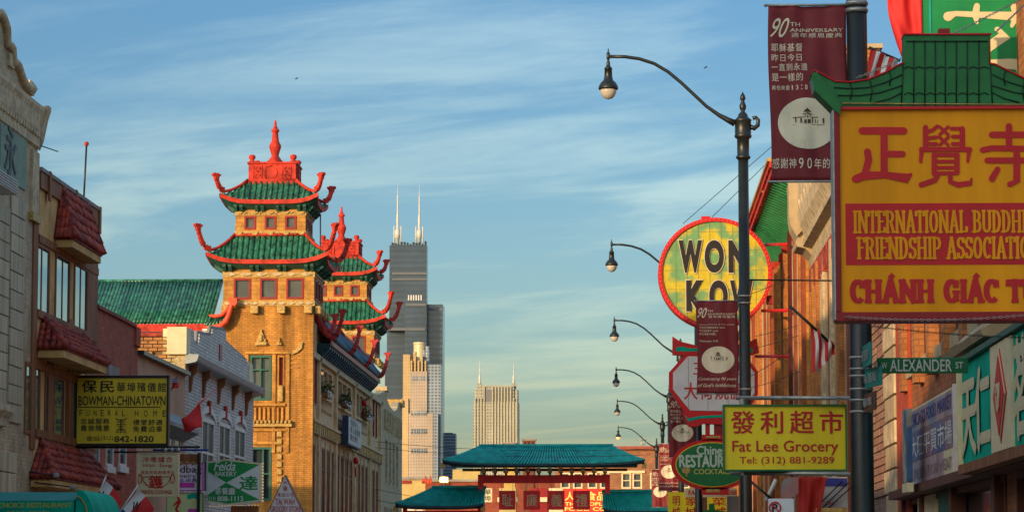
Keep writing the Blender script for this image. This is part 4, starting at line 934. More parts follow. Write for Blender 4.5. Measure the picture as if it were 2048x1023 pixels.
MB().box(x0, x1, 225, 227, 0, z1).build('wall', mat('yellow_wall', (.55, .38, .10), .7), ws); MB().box(x0-.1, x1+.1, 224.9, 227.1, z1, z1+.1).build('roof', mConc, ws)
f2 = thing('pale_yellow_building', 'low pale yellow building behind the left wing of the gate', 'building', (-14, 260, 0))
mPY = mat('pale_yellow_render', (.55, .42, .16), .8, .12, .8, .1); D = 240
a, b, c, e = px_rect(700, 958, 853, 1150, D); MB().box(a, b, D, D+15, 0, e).build('wall', mPY, f2); MB().box(a, b+.1, D-.2, D+.3, e, e+.2).build('coping', mConc, f2)
x0, x1, z0, z1 = px_rect(799, 960, 822, 966, D); MB().box(x0, x1, D-.12, D, z0, z1).build('dark_sign_strip', mRedD, f2)
for i in range(3): x0, x1, z0, z1 = px_rect(800+i*17, 1000, 812+i*17, 1020, D); win(f2, 'Y', D-.02, x0, x1, z0, z1, mWhite, mGlass, .12, .1)
MB().box(P(905, 1000, 250).x, P(960, 1000, 250).x, 250, 262, 0, P(900, 938, 250).z).build('wall', mPY, thing('yellow_brick_block', 'small yellow brick block seen under the left end of the gate roof', 'building', (-12, 250, 0)))
f3 = thing('low_brick_building', 'low orange brick building between the pale yellow one and the gate', 'building', (-10, 245, 0)); D = 235
a, b, c, e = px_rect(850, 962, 1110, 1150, D); MB().box(a, b, D, D+12, 0, e).build('wall', mat('red_rear_brick', (.36, .09, .05), .85, .2, 2, .3, kind='brickY'), f3); MB().box(a, b, D-.2, D+.3, e, e+.18).build('coping', mConc, f3)
for i in range(4): p = P(846+i*5, 960, D-2); MB().lathe([(.10, 0), (.12, .3), (.001, .4 + .25*(i % 2))], (p.x, D-2, e-.2), 5).build('roof_ornament', mClay, f3)
# lit floodlight on that roof
fl = thing('floodlight', 'glowing orange floodlight on the roof left of the gate', 'lamp', (P(888, 966, 232).x, 232, P(888, 966, 232).z)); c = P(888, 959, 232)
MB().box(c.x-.34, c.x+.34, 231.9, 232.2, c.z-.2, c.z+.26).build('housing', mIron, fl)
MB().box(c.x-.30, c.x+.30, 231.86, 231.9, c.z-.16, c.z+.22).build('glass', mat('lit_floodlight_glass', (.8, .5, .2), .3, .05, 4, emit=(1, .42, .10), estr=2.0), fl)
MB().tube([(c.x, 232.1, c.z-.2), (c.x, 232.1, 0)], .05, 5).build('post', mIron, fl)
ll = bpy.data.lights.new('floodlight_glow', 'POINT'); ll.energy = 500; ll.color = (1, .5, .16); ll.shadow_soft_size = .3; lo = bpy.data.objects.new('floodlight_glow', ll); COL.objects.link(lo); lo.location = (c.x, 231.4, c.z)
# neon shop front and signs behind the gate (read through it)
f4 = thing('neon_shop_sign', 'glowing red shop sign with yellow lettering behind the right of the gate', 'sign', (P(1160, 1000, 190).x, 190, 4)); D = 190
a, b, c, e = px_rect(1126, 976, 1222, 1026, D); MB().box(a, b, D, D+.3, c, e).build('panel', mat('lit_red_sign', (.5, .03, .02), .4, .1, 2, emit=(1, .05, .02), estr=.55), f4)
mNeo = mat('lit_yellow_letters', (.7, .5, .1), .4, .05, 3, emit=(1, .6, .1), estr=.8)
words(f4, '人民食品', 1130, 982, 1212, 1000, D, mNeo, .03); words(f4, 'THE PEOPLE', 1130, 1003, 1212, 1010, D, mNeo, .03); words(f4, 'FOOD CO', 1130, 1013, 1212, 1020, D, mNeo, .03)
f5 = thing('yellow_shop_sign', 'small yellow sign with black characters behind the left gate post', 'sign', (P(975, 990, 192).x, 192, 4)); board(f5, 967, 975, 984, 1003, 192, mCream, None); words(f5, '華', 969, 977, 982, 988, 192, mBlack, .02); words(f5, '埠', 969, 990, 982, 1001, 192, mBlack, .02)
for i, (x0, x1) in enumerate(((998, 1032), (1060, 1095), (1098, 1126))):
    s_ = thing('shop_front', ['cream shop front seen between the first two gate panels', 'dim shop front behind the middle of the gate', 'pale shop front left of the glowing red sign'][i], 'shop', (P(x0, 1000, 195).x, 195, 0)); a, b, c, e = px_rect(x0, 975, x1, 1150, 195)
    MB().box(a, b, 195, 197, 0, e).build('wall', (mPY, mRedD, mCream)[i], s_); MB().box(a-.1, b+.1, 194.7, 195, e-.9, e-.6).build('fascia', mCream, s_)
# ================================================================ the gate
GY = 135.0
mGateRed = mat('gate_red', (.92, .02, .03), .5, .2, 3)
gate = thing('gate', 'red paifang gate with wide teal tiled roof and four character panels', 'gate', (P(1088, 1000, GY).x, GY, 0))
gx = P(1088, 1000, GY).x
def gz(y): return P(1088, y, GY).z
def groof(x0, x1, rx0, rx1, yt, ye, dep, up, tag_='roof', horns=True):
    A, B = P(x0, ye, GY).x, P(x1, ye, GY).x; a, b = P(rx0, yt, GY).x, P(rx1, yt, GY).x; zt, ze = gz(yt), gz(ye)
    rf = None
    for s in (-1, 1):
        def fn(u, v):
            e = A+(B-A)*u; r_ = a+(b-a)*u; t = abs(2*u-1); v2 = v
            return Vector((e+(r_-e)*v2, GY+s*dep*(1-v2), ze+(zt-ze)*v2**1.12+up*t**4*(1-v2)**1.5))
        o = MB().grid(fn, 20, 5).build('roof', mTealR, gate); rf = rf or o
        if s < 0:
            n = int((B-A)/.145)
            for i in range(n):
                u = (i+.5)/n; MB().tube([fn(u, v)+Vector((0, -.02, .03)) for v in (0, .25, .5, .75, 1)], .045, 5).build('roof_tile', mTealR, o)
            def ff(u, v): return fn(u, 0)+Vector((0, -.03, .05-.16*v))
            MB().grid(ff, 20, 1).build('eave_edge', mat('dark_teal_edge', (.008, .03, .035), .5), gate, solid=.05)
    for e in (0, 1):                                  # hipped ends
        def fh(u, v, e=e):
            X0 = A if e == 0 else B; X1 = a if e == 0 else b
            return Vector((X0+(X1-X0)*v, GY+dep*(2*u-1)*(1-v), ze+(zt-ze)*v**1.12+up*(1-v)**1.5))
        MB().grid(fh, 4, 5).build('roof_end', mTealR, gate)
        X0 = A if e == 0 else B; X1 = a if e == 0 else b
        pts = [Vector((X0+(X1-X0)*v, GY-dep*(1-v), ze+(zt-ze)*v**1.12+up*(1-v)**1.5+.05)) for v in (0, .2, .4, .6, .8, 1)]
        MB().tube(pts, .07, 6).build('hip_ridge', mTealR, gate)
        MB().box(pts[0].x-.10, pts[0].x+.10, pts[0].y-.02, pts[0].y+.3, pts[0].z-.36, pts[0].z-.12).build('corner_bracket', mGold, gate)
    MB().tube([(a-.1, GY, zt+.06), (b+.1, GY, zt+.06)], .09, 6).build('ridge', mTealR, gate)
    MB().box(A+.3, B-.3, GY-dep+.12, GY+dep-.12, ze-.02, ze+.06).build('soffit', mSoff, gate)
groof(890, 1288, 962, 1222, 893, 931, 1.55, .16)
groof(795, 968, 868, 968, 976, 1014, 1.2, .12); groof(1208, 1372, 1208, 1300, 984, 1024, 1.2, .12)
xL0, xL1 = P(956, 1000, GY).x, P(967, 1000, GY).x; xR0, xR1 = P(1210, 1000, GY).x, P(1220, 1000, GY).x
for a, b in ((xL0, xL1), (xR0, xR1)): MB().box(a, b, GY-.14, GY+.14, 0, gz(948)).build('post', mGateRed, gate)
for a, b in ((P(806, 1000, GY).x, P(814, 1000, GY).x), (P(1355, 1000, GY).x, P(1363, 1000, GY).x)): MB().box(a, b, GY-.13, GY+.13, 0, gz(1014)).build('post', mGateRed, gate)
MB().box(xL1, xR0, GY-.12, GY+.12, gz(965), gz(949)).build('lintel', mGateRed, gate); MB().box(xL1, xR0, GY-.05, GY+.05, gz(1060), gz(1040)).build('lower_rail', mGateRed, gate)
MB().box(P(806, 1000, GY).x, xL0, GY-.1, GY+.1, gz(1030), gz(1020)).build('side_beam', mGateRed, gate); MB().box(xR1, P(1363, 1000, GY).x, GY-.1, GY+.1, gz(1036), gz(1026)).build('side_beam', mGateRed, gate)
for i in range(12):
    x = P(968+i*22, 940, GY).x; MB().box(x-.09, x+.09, GY-.9, GY+.2, gz(945), gz(936)).build('rafter_end', mStone, gate); MB().box(x-.05, x+.05, GY-.1, GY+.1, gz(949), gz(945)).build('strut', mSoff, gate)
MB().box(P(925, 1000, GY).x, P(1255, 1000, GY).x, GY-.18, GY+.18, gz(941), gz(936)).build('purlin', mat('amber_beam', (.35, .16, .04), .6), gate)
for ch_, x0, x1 in zip('耻廉義禮', (998, 1047, 1097, 1146), (1031, 1080, 1129, 1180)):
    a, b, c, e = px_rect(x0, 980, x1, 1018, GY-.1); o = MB().box(a, b, GY-.1, GY-.02, c, e).build('character_panel', mGateRed, gate)
    letters(o, ch_, ((a+b)/2, GY-.1, (c+e)/2), (b-a)*.66, (e-c)*.66, mat('old_gold_print', (.62, .50, .28), .5), bold=.012, gap=.01)
    for x in (a+.12, b-.12): MB().tube([(x, GY-.06, e), (x, GY-.06, gz(965))], .012, 4).build('hanger', mWire, o)
# ================================================================ right side of the street
XR = 4.4
mOR = mat('lit_orange_brick', (.46, .15, .05), .8, .2, 2, .4, kind='brickX', c2=(.26, .12, .06), bs=1.2)
mORp = mat('orange_brick_pier', (.50, .20, .06), .8, .2, 2, .3, kind='brickY', c2=(.30, .13, .05), bs=1.2)
mCP = mat('cream_stone_pier', (.44, .34, .20), .7, .15, 2, .2); mBrn = mat('brown_painted_wood', (.12, .035, .02), .6, .2, 3)
mPB = mat('pink_brick', (.34, .19, .13), .85, .2, 2, .5, kind='brickX', c2=(.22, .14, .10), bs=1.5)
def rbody(parent, y0, y1, h, m, ops, mf=mBrn, mg=mGlassW, mull=(.5,)):
    q = MB(); wall_open(q, 'X', XR, -1, y0, y1, 0, h, .3, ops); q.build('wall', m, parent)
    MB().box(XR+.55, 20, y0, y1, 0, h-.1).build('back_volume', mOR, parent)
    for o in ops: win(parent, 'X', XR, *o, mf, mg, .08, .16, -1, mull=mull, trans=(.5,))
# far ones first
r6 = thing('far_brick_building', 'brown brick building farthest along the right side, mostly behind signs', 'building', (10, 148, 0))
rbody(r6, 125.3, 172, 6.9, mOR, [(127+i*3, 128.4+i*3, 4.2, 6.0) for i in range(14)])
r5 = thing('yellow_brick_building', 'sunlit orange brick building just beyond the green eave', 'building', (10, 112, 0))
rbody(r5, 98.6, 125, 10.4, mOR, [(100+i*2.3, 101.2+i*2.3, 6.0, 8.2) for i in range(10)] + [(100+i*2.3, 101.2+i*2.3, 9.0, 10.0) for i in range(10)], mWhite)
MB().box(XR-.25, XR+.3, 98.6, 125, 10.4, 10.6).build('coping', mCP, r5)
# green eaved building
r4 = thing('green_eaved_building', 'tall orange brick building with a green painted eave and red trim', 'building', (10, 83, 0))
Y4, Y4e = 68.4, 98.3
ops4 = []
y = 70.3
while y < 97: ops4 += [(y, y+1.3, 6.6, 9.3), (y, y+1.3, 3.3, 5.6)]; y += 3.1
rbody(r4, Y4, Y4e, 10.75, mOR, ops4, mRedD)
RR = random.Random(11); mPierR = mat('red_brown_pier', (.30, .07, .03), .8, .2, 3, .2)
mORs = mat('orange_brick_fine', (.56, .21, .05), .8, .25, 2, .3, kind='brickY', c2=(.30, .11, .04), bs=.75)
def pier(parent, y, z0, z1, dp, w_, m, cap=None):
    """stepped pier: brick shaft with a pale and a dark moulding on its near side"""
    MB().box(XR-dp, XR, y, y+w_, z0, z1).build('pier', m, parent)
    MB().box(XR-dp*.62, XR, y-.10, y-.002, z0, z1-.1).build('pier_moulding', RR.choice((mCP, mCP, mOchreP)), parent)
    MB().box(XR-dp*.34, XR, y-.20, y-.102, z0, z1-.2).build('pier_moulding', RR.choice((mPierR, mBrn, mORs)), parent)
    if cap: MB().box(XR-dp-.03, XR, y-.03, y+w_+.03, z1-.15, z1+.02).build('pier_cap', cap, parent)
for i in range(11): pier(r5, 99.2+i*2.3, 3.5, 10.2, .22, .4, mORs)
y = 69.2
while y < 98: pier(r4, y, 2.9, 10.2, RR.uniform(.16, .28), RR.uniform(.35, .6), RR.choice((mORs, mORs, mORs, mPierR)), mRed); y += RR.uniform(1.7, 2.4)
MB().box(XR-.06, XR, Y4, Y4e, 10.25, 10.7).build('frieze', mRed, r4)
zi, zo = 10.75, 10.95; xo = XR-.92
MB().box(xo+.02, XR+.2, Y4-.6, Y4e, zo-.02, zo+.12).build('eave_deck', mGreenD, r4)
mEG = mat('green_eave_paint', (.02, .26, .10), .5, .2, 5)
MB().prism([(XR+.02, Y4-.5, zi-.28), (xo+.04, Y4-.5, zo-.10), (xo+.04, Y4-.5, zo-.02), (XR+.02, Y4-.5, zo-.02)], (0, Y4e-Y4+.5, 0)).build('soffit', mEG, r4)
n = 66
for i in range(n):
    y = Y4-.4+i*(Y4e-Y4)/n; MB().prism([(XR-.0, y, zi-.36), (xo+.05, y, zo-.16), (xo+.05, y, zo-.10), (XR-.0, y, zi-.27)], (0, .12, 0)).build('rafter', mEG, r4)
MB().box(xo-.06, xo+.02, Y4-.6, Y4e+.1, zo-.12, zo+.06).build('eave_fascia', mRed, r4); MB().box(xo-.11, xo-.06, Y4-.6, Y4e+.1, zo+.02, zo+.16).build('gutter', mRed, r4)
MB().box(xo-.16, xo+.0, Y4-.6, Y4e+.1, zo+.16, zo+.24).build('gutter_edge', mGold, r4)
for k in range(2):
    y = 72+k*9.5
    MB().lathe([(.15, 0), (.15, .06), (.10, .1), (.13, .28), (.16, .4), (.11, .5), (.06, .6), (.05, .7), (.001, .75)], (xo+.05, y, zo-.02), 10).build('eave_urn', mat('gold_ochre_urn', (.60, .36, .08), .5, .2, 6, .3), r4)
# stone cornice building
r3 = thing('cream_cornice_building', 'orange brick building with big scrolled cream stone cornice end', 'building', (10, 61, 0))
ops3 = []
y = 55.6
while y < 66.5: ops3 += [(y, y+1.1, 5.9, 8.1), (y, y+1.1, 3.2, 5.4)]; y += 2.3
rbody(r3, 53.9, 68.35, 10.0, mOR, ops3, mRedD)
y = 54.7
while y < 68.1: pier(r3, y, 2.6, 8.5, RR.uniform(.12, .22), RR.uniform(.3, .5), RR.choice((mORs, mORs, mPierR, mStone))); y += RR.uniform(1.2, 1.9)
Z = 10.55
prof = [(XR, Z-1.95), (XR-.10, Z-1.9), (XR-.14, Z-1.7), (XR-.28, Z-1.55), (XR-.48, Z-1.5), (XR-.50, Z-1.4), (XR-.44, Z-1.28), (XR-.56, Z-1.05), (XR-.60, Z-.8), (XR-.60, Z-.2), (XR-.62, Z), (XR, Z)]
MB().prism([(x, 66.9, z) for x, z in prof], (0, 1.4, 0)).build('cornice_end', mCP, r3, bevel=.02)
MB().prism([(x-.02+ (x-XR)*.06, 66.85, z+.0) for x, z in prof[6:11]] + [(XR-.3, 66.85, Z), (XR-.3, 66.85, Z-1.1)], (0, -.07, 0)).build('cornice_face', mCP, r3)
MB().prism([(x+.14 if x < XR-.2 else x, 54.2, z) for x, z in prof], (0, 12.7, 0)).build('cornice', mStone, r3)
y = 54.6
while y < 66.7:
    MB().prism([(XR, y, Z-1.5), (XR-.16, y, Z-1.4), (XR-.24, y, Z-1.0), (XR-.46, y, Z-.8), (XR-.5, y, Z-.55), (XR, y, Z-.55)], (0, .22, 0)).build('cornice_bracket', mStone, r3, bevel=.02); y += .95
y = 55
while y < 68: MB().box(XR-.16, XR, y, y+.18, 8.1, 8.6).build('dentil', mClay, r3); y += .5
# pink brick pier building at the corner of the side street
r2 = thing('pink_brick_building', 'pinkish brick wall with pale stone quoins right of the thick pole', 'building', (10, 50.5, 0))
MB().box(XR, 20, 47.9, 53.8, 0, 9.0).build('wall', mPB, r2)
yq = QY(1797, XR-.06)
for k in range(22):
    w_ = 1.05 if k % 2 else .75; MB().box(XR-.08, XR+.0, 47.75, 47.75+w_+.95, .3+k*.39, .3+k*.39+.36).build('quoin', mStone if k % 2 else mCP, r2, bevel=.015)
for k in range(62):                                  # raised courses of the wall, each a piece as far as the frame shows them
    for j in range(4):
        y0 = 49.55+j*1.05+(.5 if k % 2 else 0)
        if y0+1.0 < 53.75 and 3.0 < .3+k*.13 < 7: MB().box(XR-.03+random.uniform(-.008, .008), XR+.0, y0, y0+1.02, .3+k*.13+.01, .3+(k+1)*.13-.012).build('brick', mPBk if 'mPBk' in globals() else mat('pink_brick_single', (.36, .20, .13), .85, .25, 3, .2, kind='tile', c2=(.28, .14, .10)), r2)
# nearest building with the shop signs
r1 = thing('orange_shop_building', 'orange red brick shop building at the right edge behind the shop signs', 'building', (10, 38, 0))
ops1 = [(28+i*2.05, 29.0+i*2.05, 4.85, 7.2) for i in range(9)] + [(28.5, 33.5, .2, 2.85), (34.5, 46.8, .2, 2.85)]
rbody(r1, 26, 47.7, 9.0, mOR, ops1, mBrn, mGlass, (.5,))
for i in range(10):
    MB().box(XR-.14, XR, 27.5+i*2.05-.22, 27.5+i*2.05+.22, 4.5, 8.2).build('pier', mORp, r1)
for i in range(9):
    MB().box(XR-.10, XR, 27.85+i*2.05, 29.15+i*2.05, 4.66, 4.84).build('sill', mCP, r1)
MB().box(XR-.05, XR, 45.7, 47.68, 0, 8.9).build('red_corner_strip', mat('red_orange_brick', (.42, .07, .03), .8, .2, 3, .2), r1)
MB().prism([(XR, 33.0, 4.32), (XR-.42, 33.0, 4.32), (XR-.46, 33.0, 4.40), (XR-.34, 33.0, 4.46), (XR-.2, 33.0, 4.62), (XR, 33.0, 4.66)], (0, 3.9, 0)).build('cornice', mCP, r1)
for y in (34.9, 39.5, 43.5, 46.4): MB().box(XR-.1, XR+.1, y, y+.3, 0, 3.0).build('shop_post', mBrn, r1)
MB().box(XR-.3, XR, 28, 46.5, 2.86, 2.98).build('shop_beam', mBrn, r1)
MB().box(XR-.05, XR+.02, 42.0, 44.5, 2.0, 2.84).build('shop_panel', mCream, r1)
for i in range(12): MB().box(XR-.08, XR-.03, 39.9+i*.12, 39.95+i*.12, .3, 2.84).build('shutter_slat', mTW, r1)
# ---- signs fixed flat on the right hand facade
def fsign(parent, x0, x1, ytl, ybl, X, m, t=.12, name='panel', z=None):   # box on a plane facing the street; px of its far (left) edge
    y1 = QY(x0, X); y0 = QY(x1, X); z1 = Q(x0, ytl, X)[1]; z0 = Q(x0, ybl, X)[1]
    MB().box(X, X+t, y0, y1, z0, z1).build(name, m, parent); return y0, y1, z0, z1
tr = thing('green_shop_sign', 'long green facade sign with cream characters and red diamond emblem, far right', 'sign', (4.2, 32, 3.6)); XT = 4.0
y1 = QY(1923, XT); z0, z1 = Q(1924, 929, XT)[1], Q(1924, 731, XT)[1]
yA, yB = QY(1985, XT), QY(2027, XT)
MB().box(XT, XT+.3, 26, y1, z0, z1).build('panel', mTeal, tr)
MB().box(XT-.03, XT, yB, yA, z0+.01, z1-.01).build('cream_panel', mCream, tr)
MB().box(XT-.06, XT+.32, 26, y1+.04, z0-.12, z0-.01).build('bottom_rail', mWood, tr); MB().box(XT-.06, XT+.32, 26, y1+.04, z1+.01, z1+.07).build('top_rail', mTW, tr); MB().box(XT-.06, XT+.32, y1, y1+.07, z0, z1).build('end_rail', mCream, tr)
mCh = mat('cream_cutout', (.68, .60, .36), .5, .06, 4)
zc_ = (z0+z1)/2
letters(tr, '天', (XT, QY(1937, XT), zc_-.04), 1.45, .92, mCh, -UY, UZ, .07, gap=.02); letters(tr, '仁', (XT, QY(1966, XT), zc_-.02), 1.35, .90, mCh, -UY, UZ, .07, gap=.02); letters(tr, '茗茶', (XT, QY(2060, XT), zc_), 2.3, 1.0, mCh, -UY, UZ, .07, gap=.02)
yc = (yA+yB)/2
def dia(r, m, g): MB().prism([(XT-.03-g, yc, zc_+.50*r), (XT-.03-g, yc-.52*r, zc_), (XT-.03-g, yc, zc_-.50*r), (XT-.03-g, yc+.52*r, zc_)], (-.008, 0, 0)).build('diamond', m, tr)
dia(1.0, mSignRed, 0); dia(.92, mCh, .01); dia(.84, mSignRed, .02)
q = MB(); q.prism([(XT-.062, yc+.42*a, zc_+.24*b) for a, b in ((-.45, .55), (.45, .55), (.4, .1), (.25, -.5), (0, -.75), (-.25, -.5), (-.4, .1))], (-.008, 0, 0)); q.build('teacup_emblem', mCh, tr)
q = MB(); q.prism([(XT-.074, yc+.3*a, zc_+.2*b) for a, b in ((-.3, -.5), (.1, 0), (-.1, .1), (.35, .6), (.0, .15), (.2, .1))], (-.006, 0, 0)); q.build('leaf_emblem', mSignRed, tr)
mk = thing('food_market_sign', 'weathered blue and pink facade sign reading Chicago Food Market', 'sign', (4.3, 42, 3.6)); XM = 4.22
y1, y0 = QY(1817, XM), QY(1908, XM); z0, z1 = Q(1817, 979, XM)[1], Q(1817, 823, XM)[1]; H = z1-z0
MB().box(XM, XM+.14, y0, y1, z0, z1).build('panel', mCream, mk)
mLB = mat('faded_blue_print', (.22, .30, .42), .6, .3, 1.5, c2=(.45, .30, .32), kind='patch', bs=.6); mVi = mat('violet_blue_print', (.12, .13, .28), .6, .25, 2, kind='patch', c2=(.32, .17, .20), bs=.5)
MB().box(XM-.008, XM, y0+.05, y1-.05, z0+.70*H, z1-.03).build('print_band', mLB, mk); MB().box(XM-.008, XM, y0+.05, y1-.05, z0+.33*H, z0+.69*H).build('print_band', mVi, mk); MB().box(XM-.008, XM, y0+1.4, y1-.05, z0+.05, z0+.32*H).build('print_band', mLB, mk)
MB().box(XM-.03, XM+.16, y1, y1+.06, z0-.02, z1+.02).build('frame', mWhite, mk); MB().box(XM-.03, XM+.16, y0-.06, y0, z0-.02, z1+.02).build('frame', mWhite, mk); MB().box(XM-.03, XM+.16, y0, y1, z0-.06, z0-.0).build('frame', mWood, mk)
W_ = y1-y0; ym = (y0+y1)/2
letters(mk, 'CHICAGO FOOD MARKET', (XM-.008, ym, z0+.85*H), W_*.9, H*.16, mBlue, -UY, UZ, .02, gap=.006); letters(mk, '大旺平買市場', (XM-.008, ym, z0+.51*H), W_*.9, H*.27, mWhite, -UY, UZ, .03, gap=.006); letters(mk, 'LIVE SEAFOOD  MEAT', (XM-.008, ym, z0+.17*H), W_*.86, H*.13, mLB, -UY, UZ, .02, gap=.008)
sl_ = thing('blue_side_sign', 'narrow blue sign panel at the left end of the food market sign', 'sign', (4.0, 46.5, 3.6)); MB().box(3.95, 4.02, QY(1812, 3.95), QY(1802, 3.95), Q(1806, 965, 3.95)[1], Q(1806, 820, 3.95)[1]).build('panel', mat('mid_blue_panel', (.05, .12, .25), .5, .3, 3, kind='patch', c2=(.4, .38, .32), bs=2), sl_); MB().box(3.94, 4.03, QY(1812, 3.95), QY(1802, 3.95), Q(1806, 985, 3.95)[1], Q(1806, 967, 3.95)[1]).build('foot_panel', mCream, sl_)
# ---- street lamps: one model, copied along the kerb
def lamp(x, y):
    L = thing('street_lamp', '', 'street lamp', (x, y, 0), 'street lamps along the right kerb')
    o = (x, y, 0)
    MB().lathe([(.24, .0), (.24, .5), (.19, .6), (.17, 1.1), (.115, 1.25), (.108, 1.4), (.088, 8.85)], o, 14).build('post', mIron, L)
    MB().lathe([(.088, 8.80), (.125, 8.83), (.125, 8.86), (.104, 8.88), (.104, 9.16), (.145, 9.19), (.150, 9.22), (.14, 9.24), (.14, 9.47), (.155, 9.49), (.12, 9.52), (.09, 9.55), (.075, 9.60), (.04, 9.63), (.035, 9.655), (.055, 9.69), (.06, 9.745), (.035, 9.80), (.03, 9.835), (.05, 9.86), (.042, 9.91), (.001, 9.99)], o, 12).build('post_head', mIron, L)
    k = .008543; cx0 = 1488
    def w_(px, py): return (x+(px-cx0)*k, y, 9.98+(180-py)*k*1.0+.02)
    arm = [w_(a, b) for a, b in ((1472, 246), (1458, 239), (1440, 229), (1415, 211), (1390, 187), (1365, 163), (1338, 140), (1310, 123), (1280, 113), (1250, 108.5), (1218, 108))]
    MB().tube(arm, [.062, .05, .037] + [.030]*8, 8).build('arm', mIron, L)
    MB().tube([w_(1500, 252), w_(1511, 256), w_(1518, 250), w_(1519, 240), w_(1514, 234), w_(1508, 236)], [.045, .045, .04, .036, .034, .04], 8).build('scroll', mIron, L)
    c = w_(1217, 108)
    def pr(l): return [(r*k, (108-z)*k) for r, z in l]
    MB().lathe(pr([(.1, 90), (1.5, 95), (1.2, 98), (3.5, 101), (3.5, 113), (2, 115), (3, 118), (4, 123), (3.5, 126), (7, 131), (9, 133), (7.5, 134), (8, 148), (9.5, 156), (15, 161), (19, 168), (20, 172), (20, 175), (17, 176)][::-1]), c, 14).build('lamp_hood', mIron, L)
    MB().lathe(pr([(16.5, 175), (16.5, 180), (14, 187), (9, 193), (.1, 196)][::-1]), c, 14).build('globe', mat('lamp_globe', (.55, .50, .42), .25, .08, 5), L)
    return L
LY = [27.0, 51.0, 80.5, 104.7, 130.0, 153.6, 181.0]
LX = [P(1719, 500, 27).x, P(1488, 500, 51).x] + [P(1247+2.04*F/d, 1100, d).x for d in LY[2:]]
Llab = ['thick dark lamp post holding the maroon banner, bands and street signs at the right', 'tallest complete street lamp, its curved arm over the middle of the sky', 'second street lamp head down, its arm running behind the round yellow sign', 'third street lamp head down, arm running behind the octagonal sign',
        'fourth street lamp head down, arm reaching the edge of the octagonal sign', 'small distant street lamp whose finial shows left of the dark red banners', 'farthest and lowest street lamp, its globe glowing against the sky']
l0 = lamp(LX[1], LY[1]); l0['label'] = Llab[1]
lamps = [None]*7; lamps[1] = l0
for i in range(7):
    if i == 1: continue
    c = copy_tree(l0); c.location = (LX[i], LY[i], 0); c['label'] = Llab[i]; lamps[i] = c
gl = [o for o in lamps[6].children if o.name.startswith('globe')][0]; gl.data = gl.data.copy(); gl.data.materials.clear(); gl.data.materials.append(mat('lit_lamp_globe', (.7, .5, .25), .3, .05, 4, emit=(1, .55, .2), estr=.8))
# widen the near post a little: collar bands
bands = [(715, 2.4), (738, 2), (752, 2), (778, 2), (800, 2), (823, 2)]
for py, hh in bands:
    z = P(1719, py, 27).z; MB().lathe([(.104, -.012), (.110, 0), (.104, .012)], (LX[0], 27, z), 16).build('steel_band', mSteel, lamps[0])
for py in (8, 22):
    z = P(1724, py, 27).z; MB().lathe([(.100, -.02), (.108, 0), (.100, .02)], (LX[0], 27, z), 16).build('steel_band', mSteel, lamps[0])
for py in (592, 606, 778):
    z = P(1488, py, 51).z; MB().lathe([(.10, -.018), (.115, 0), (.10, .018)], (LX[1], 51, z), 14).build('steel_band', mSteel, lamps[1])
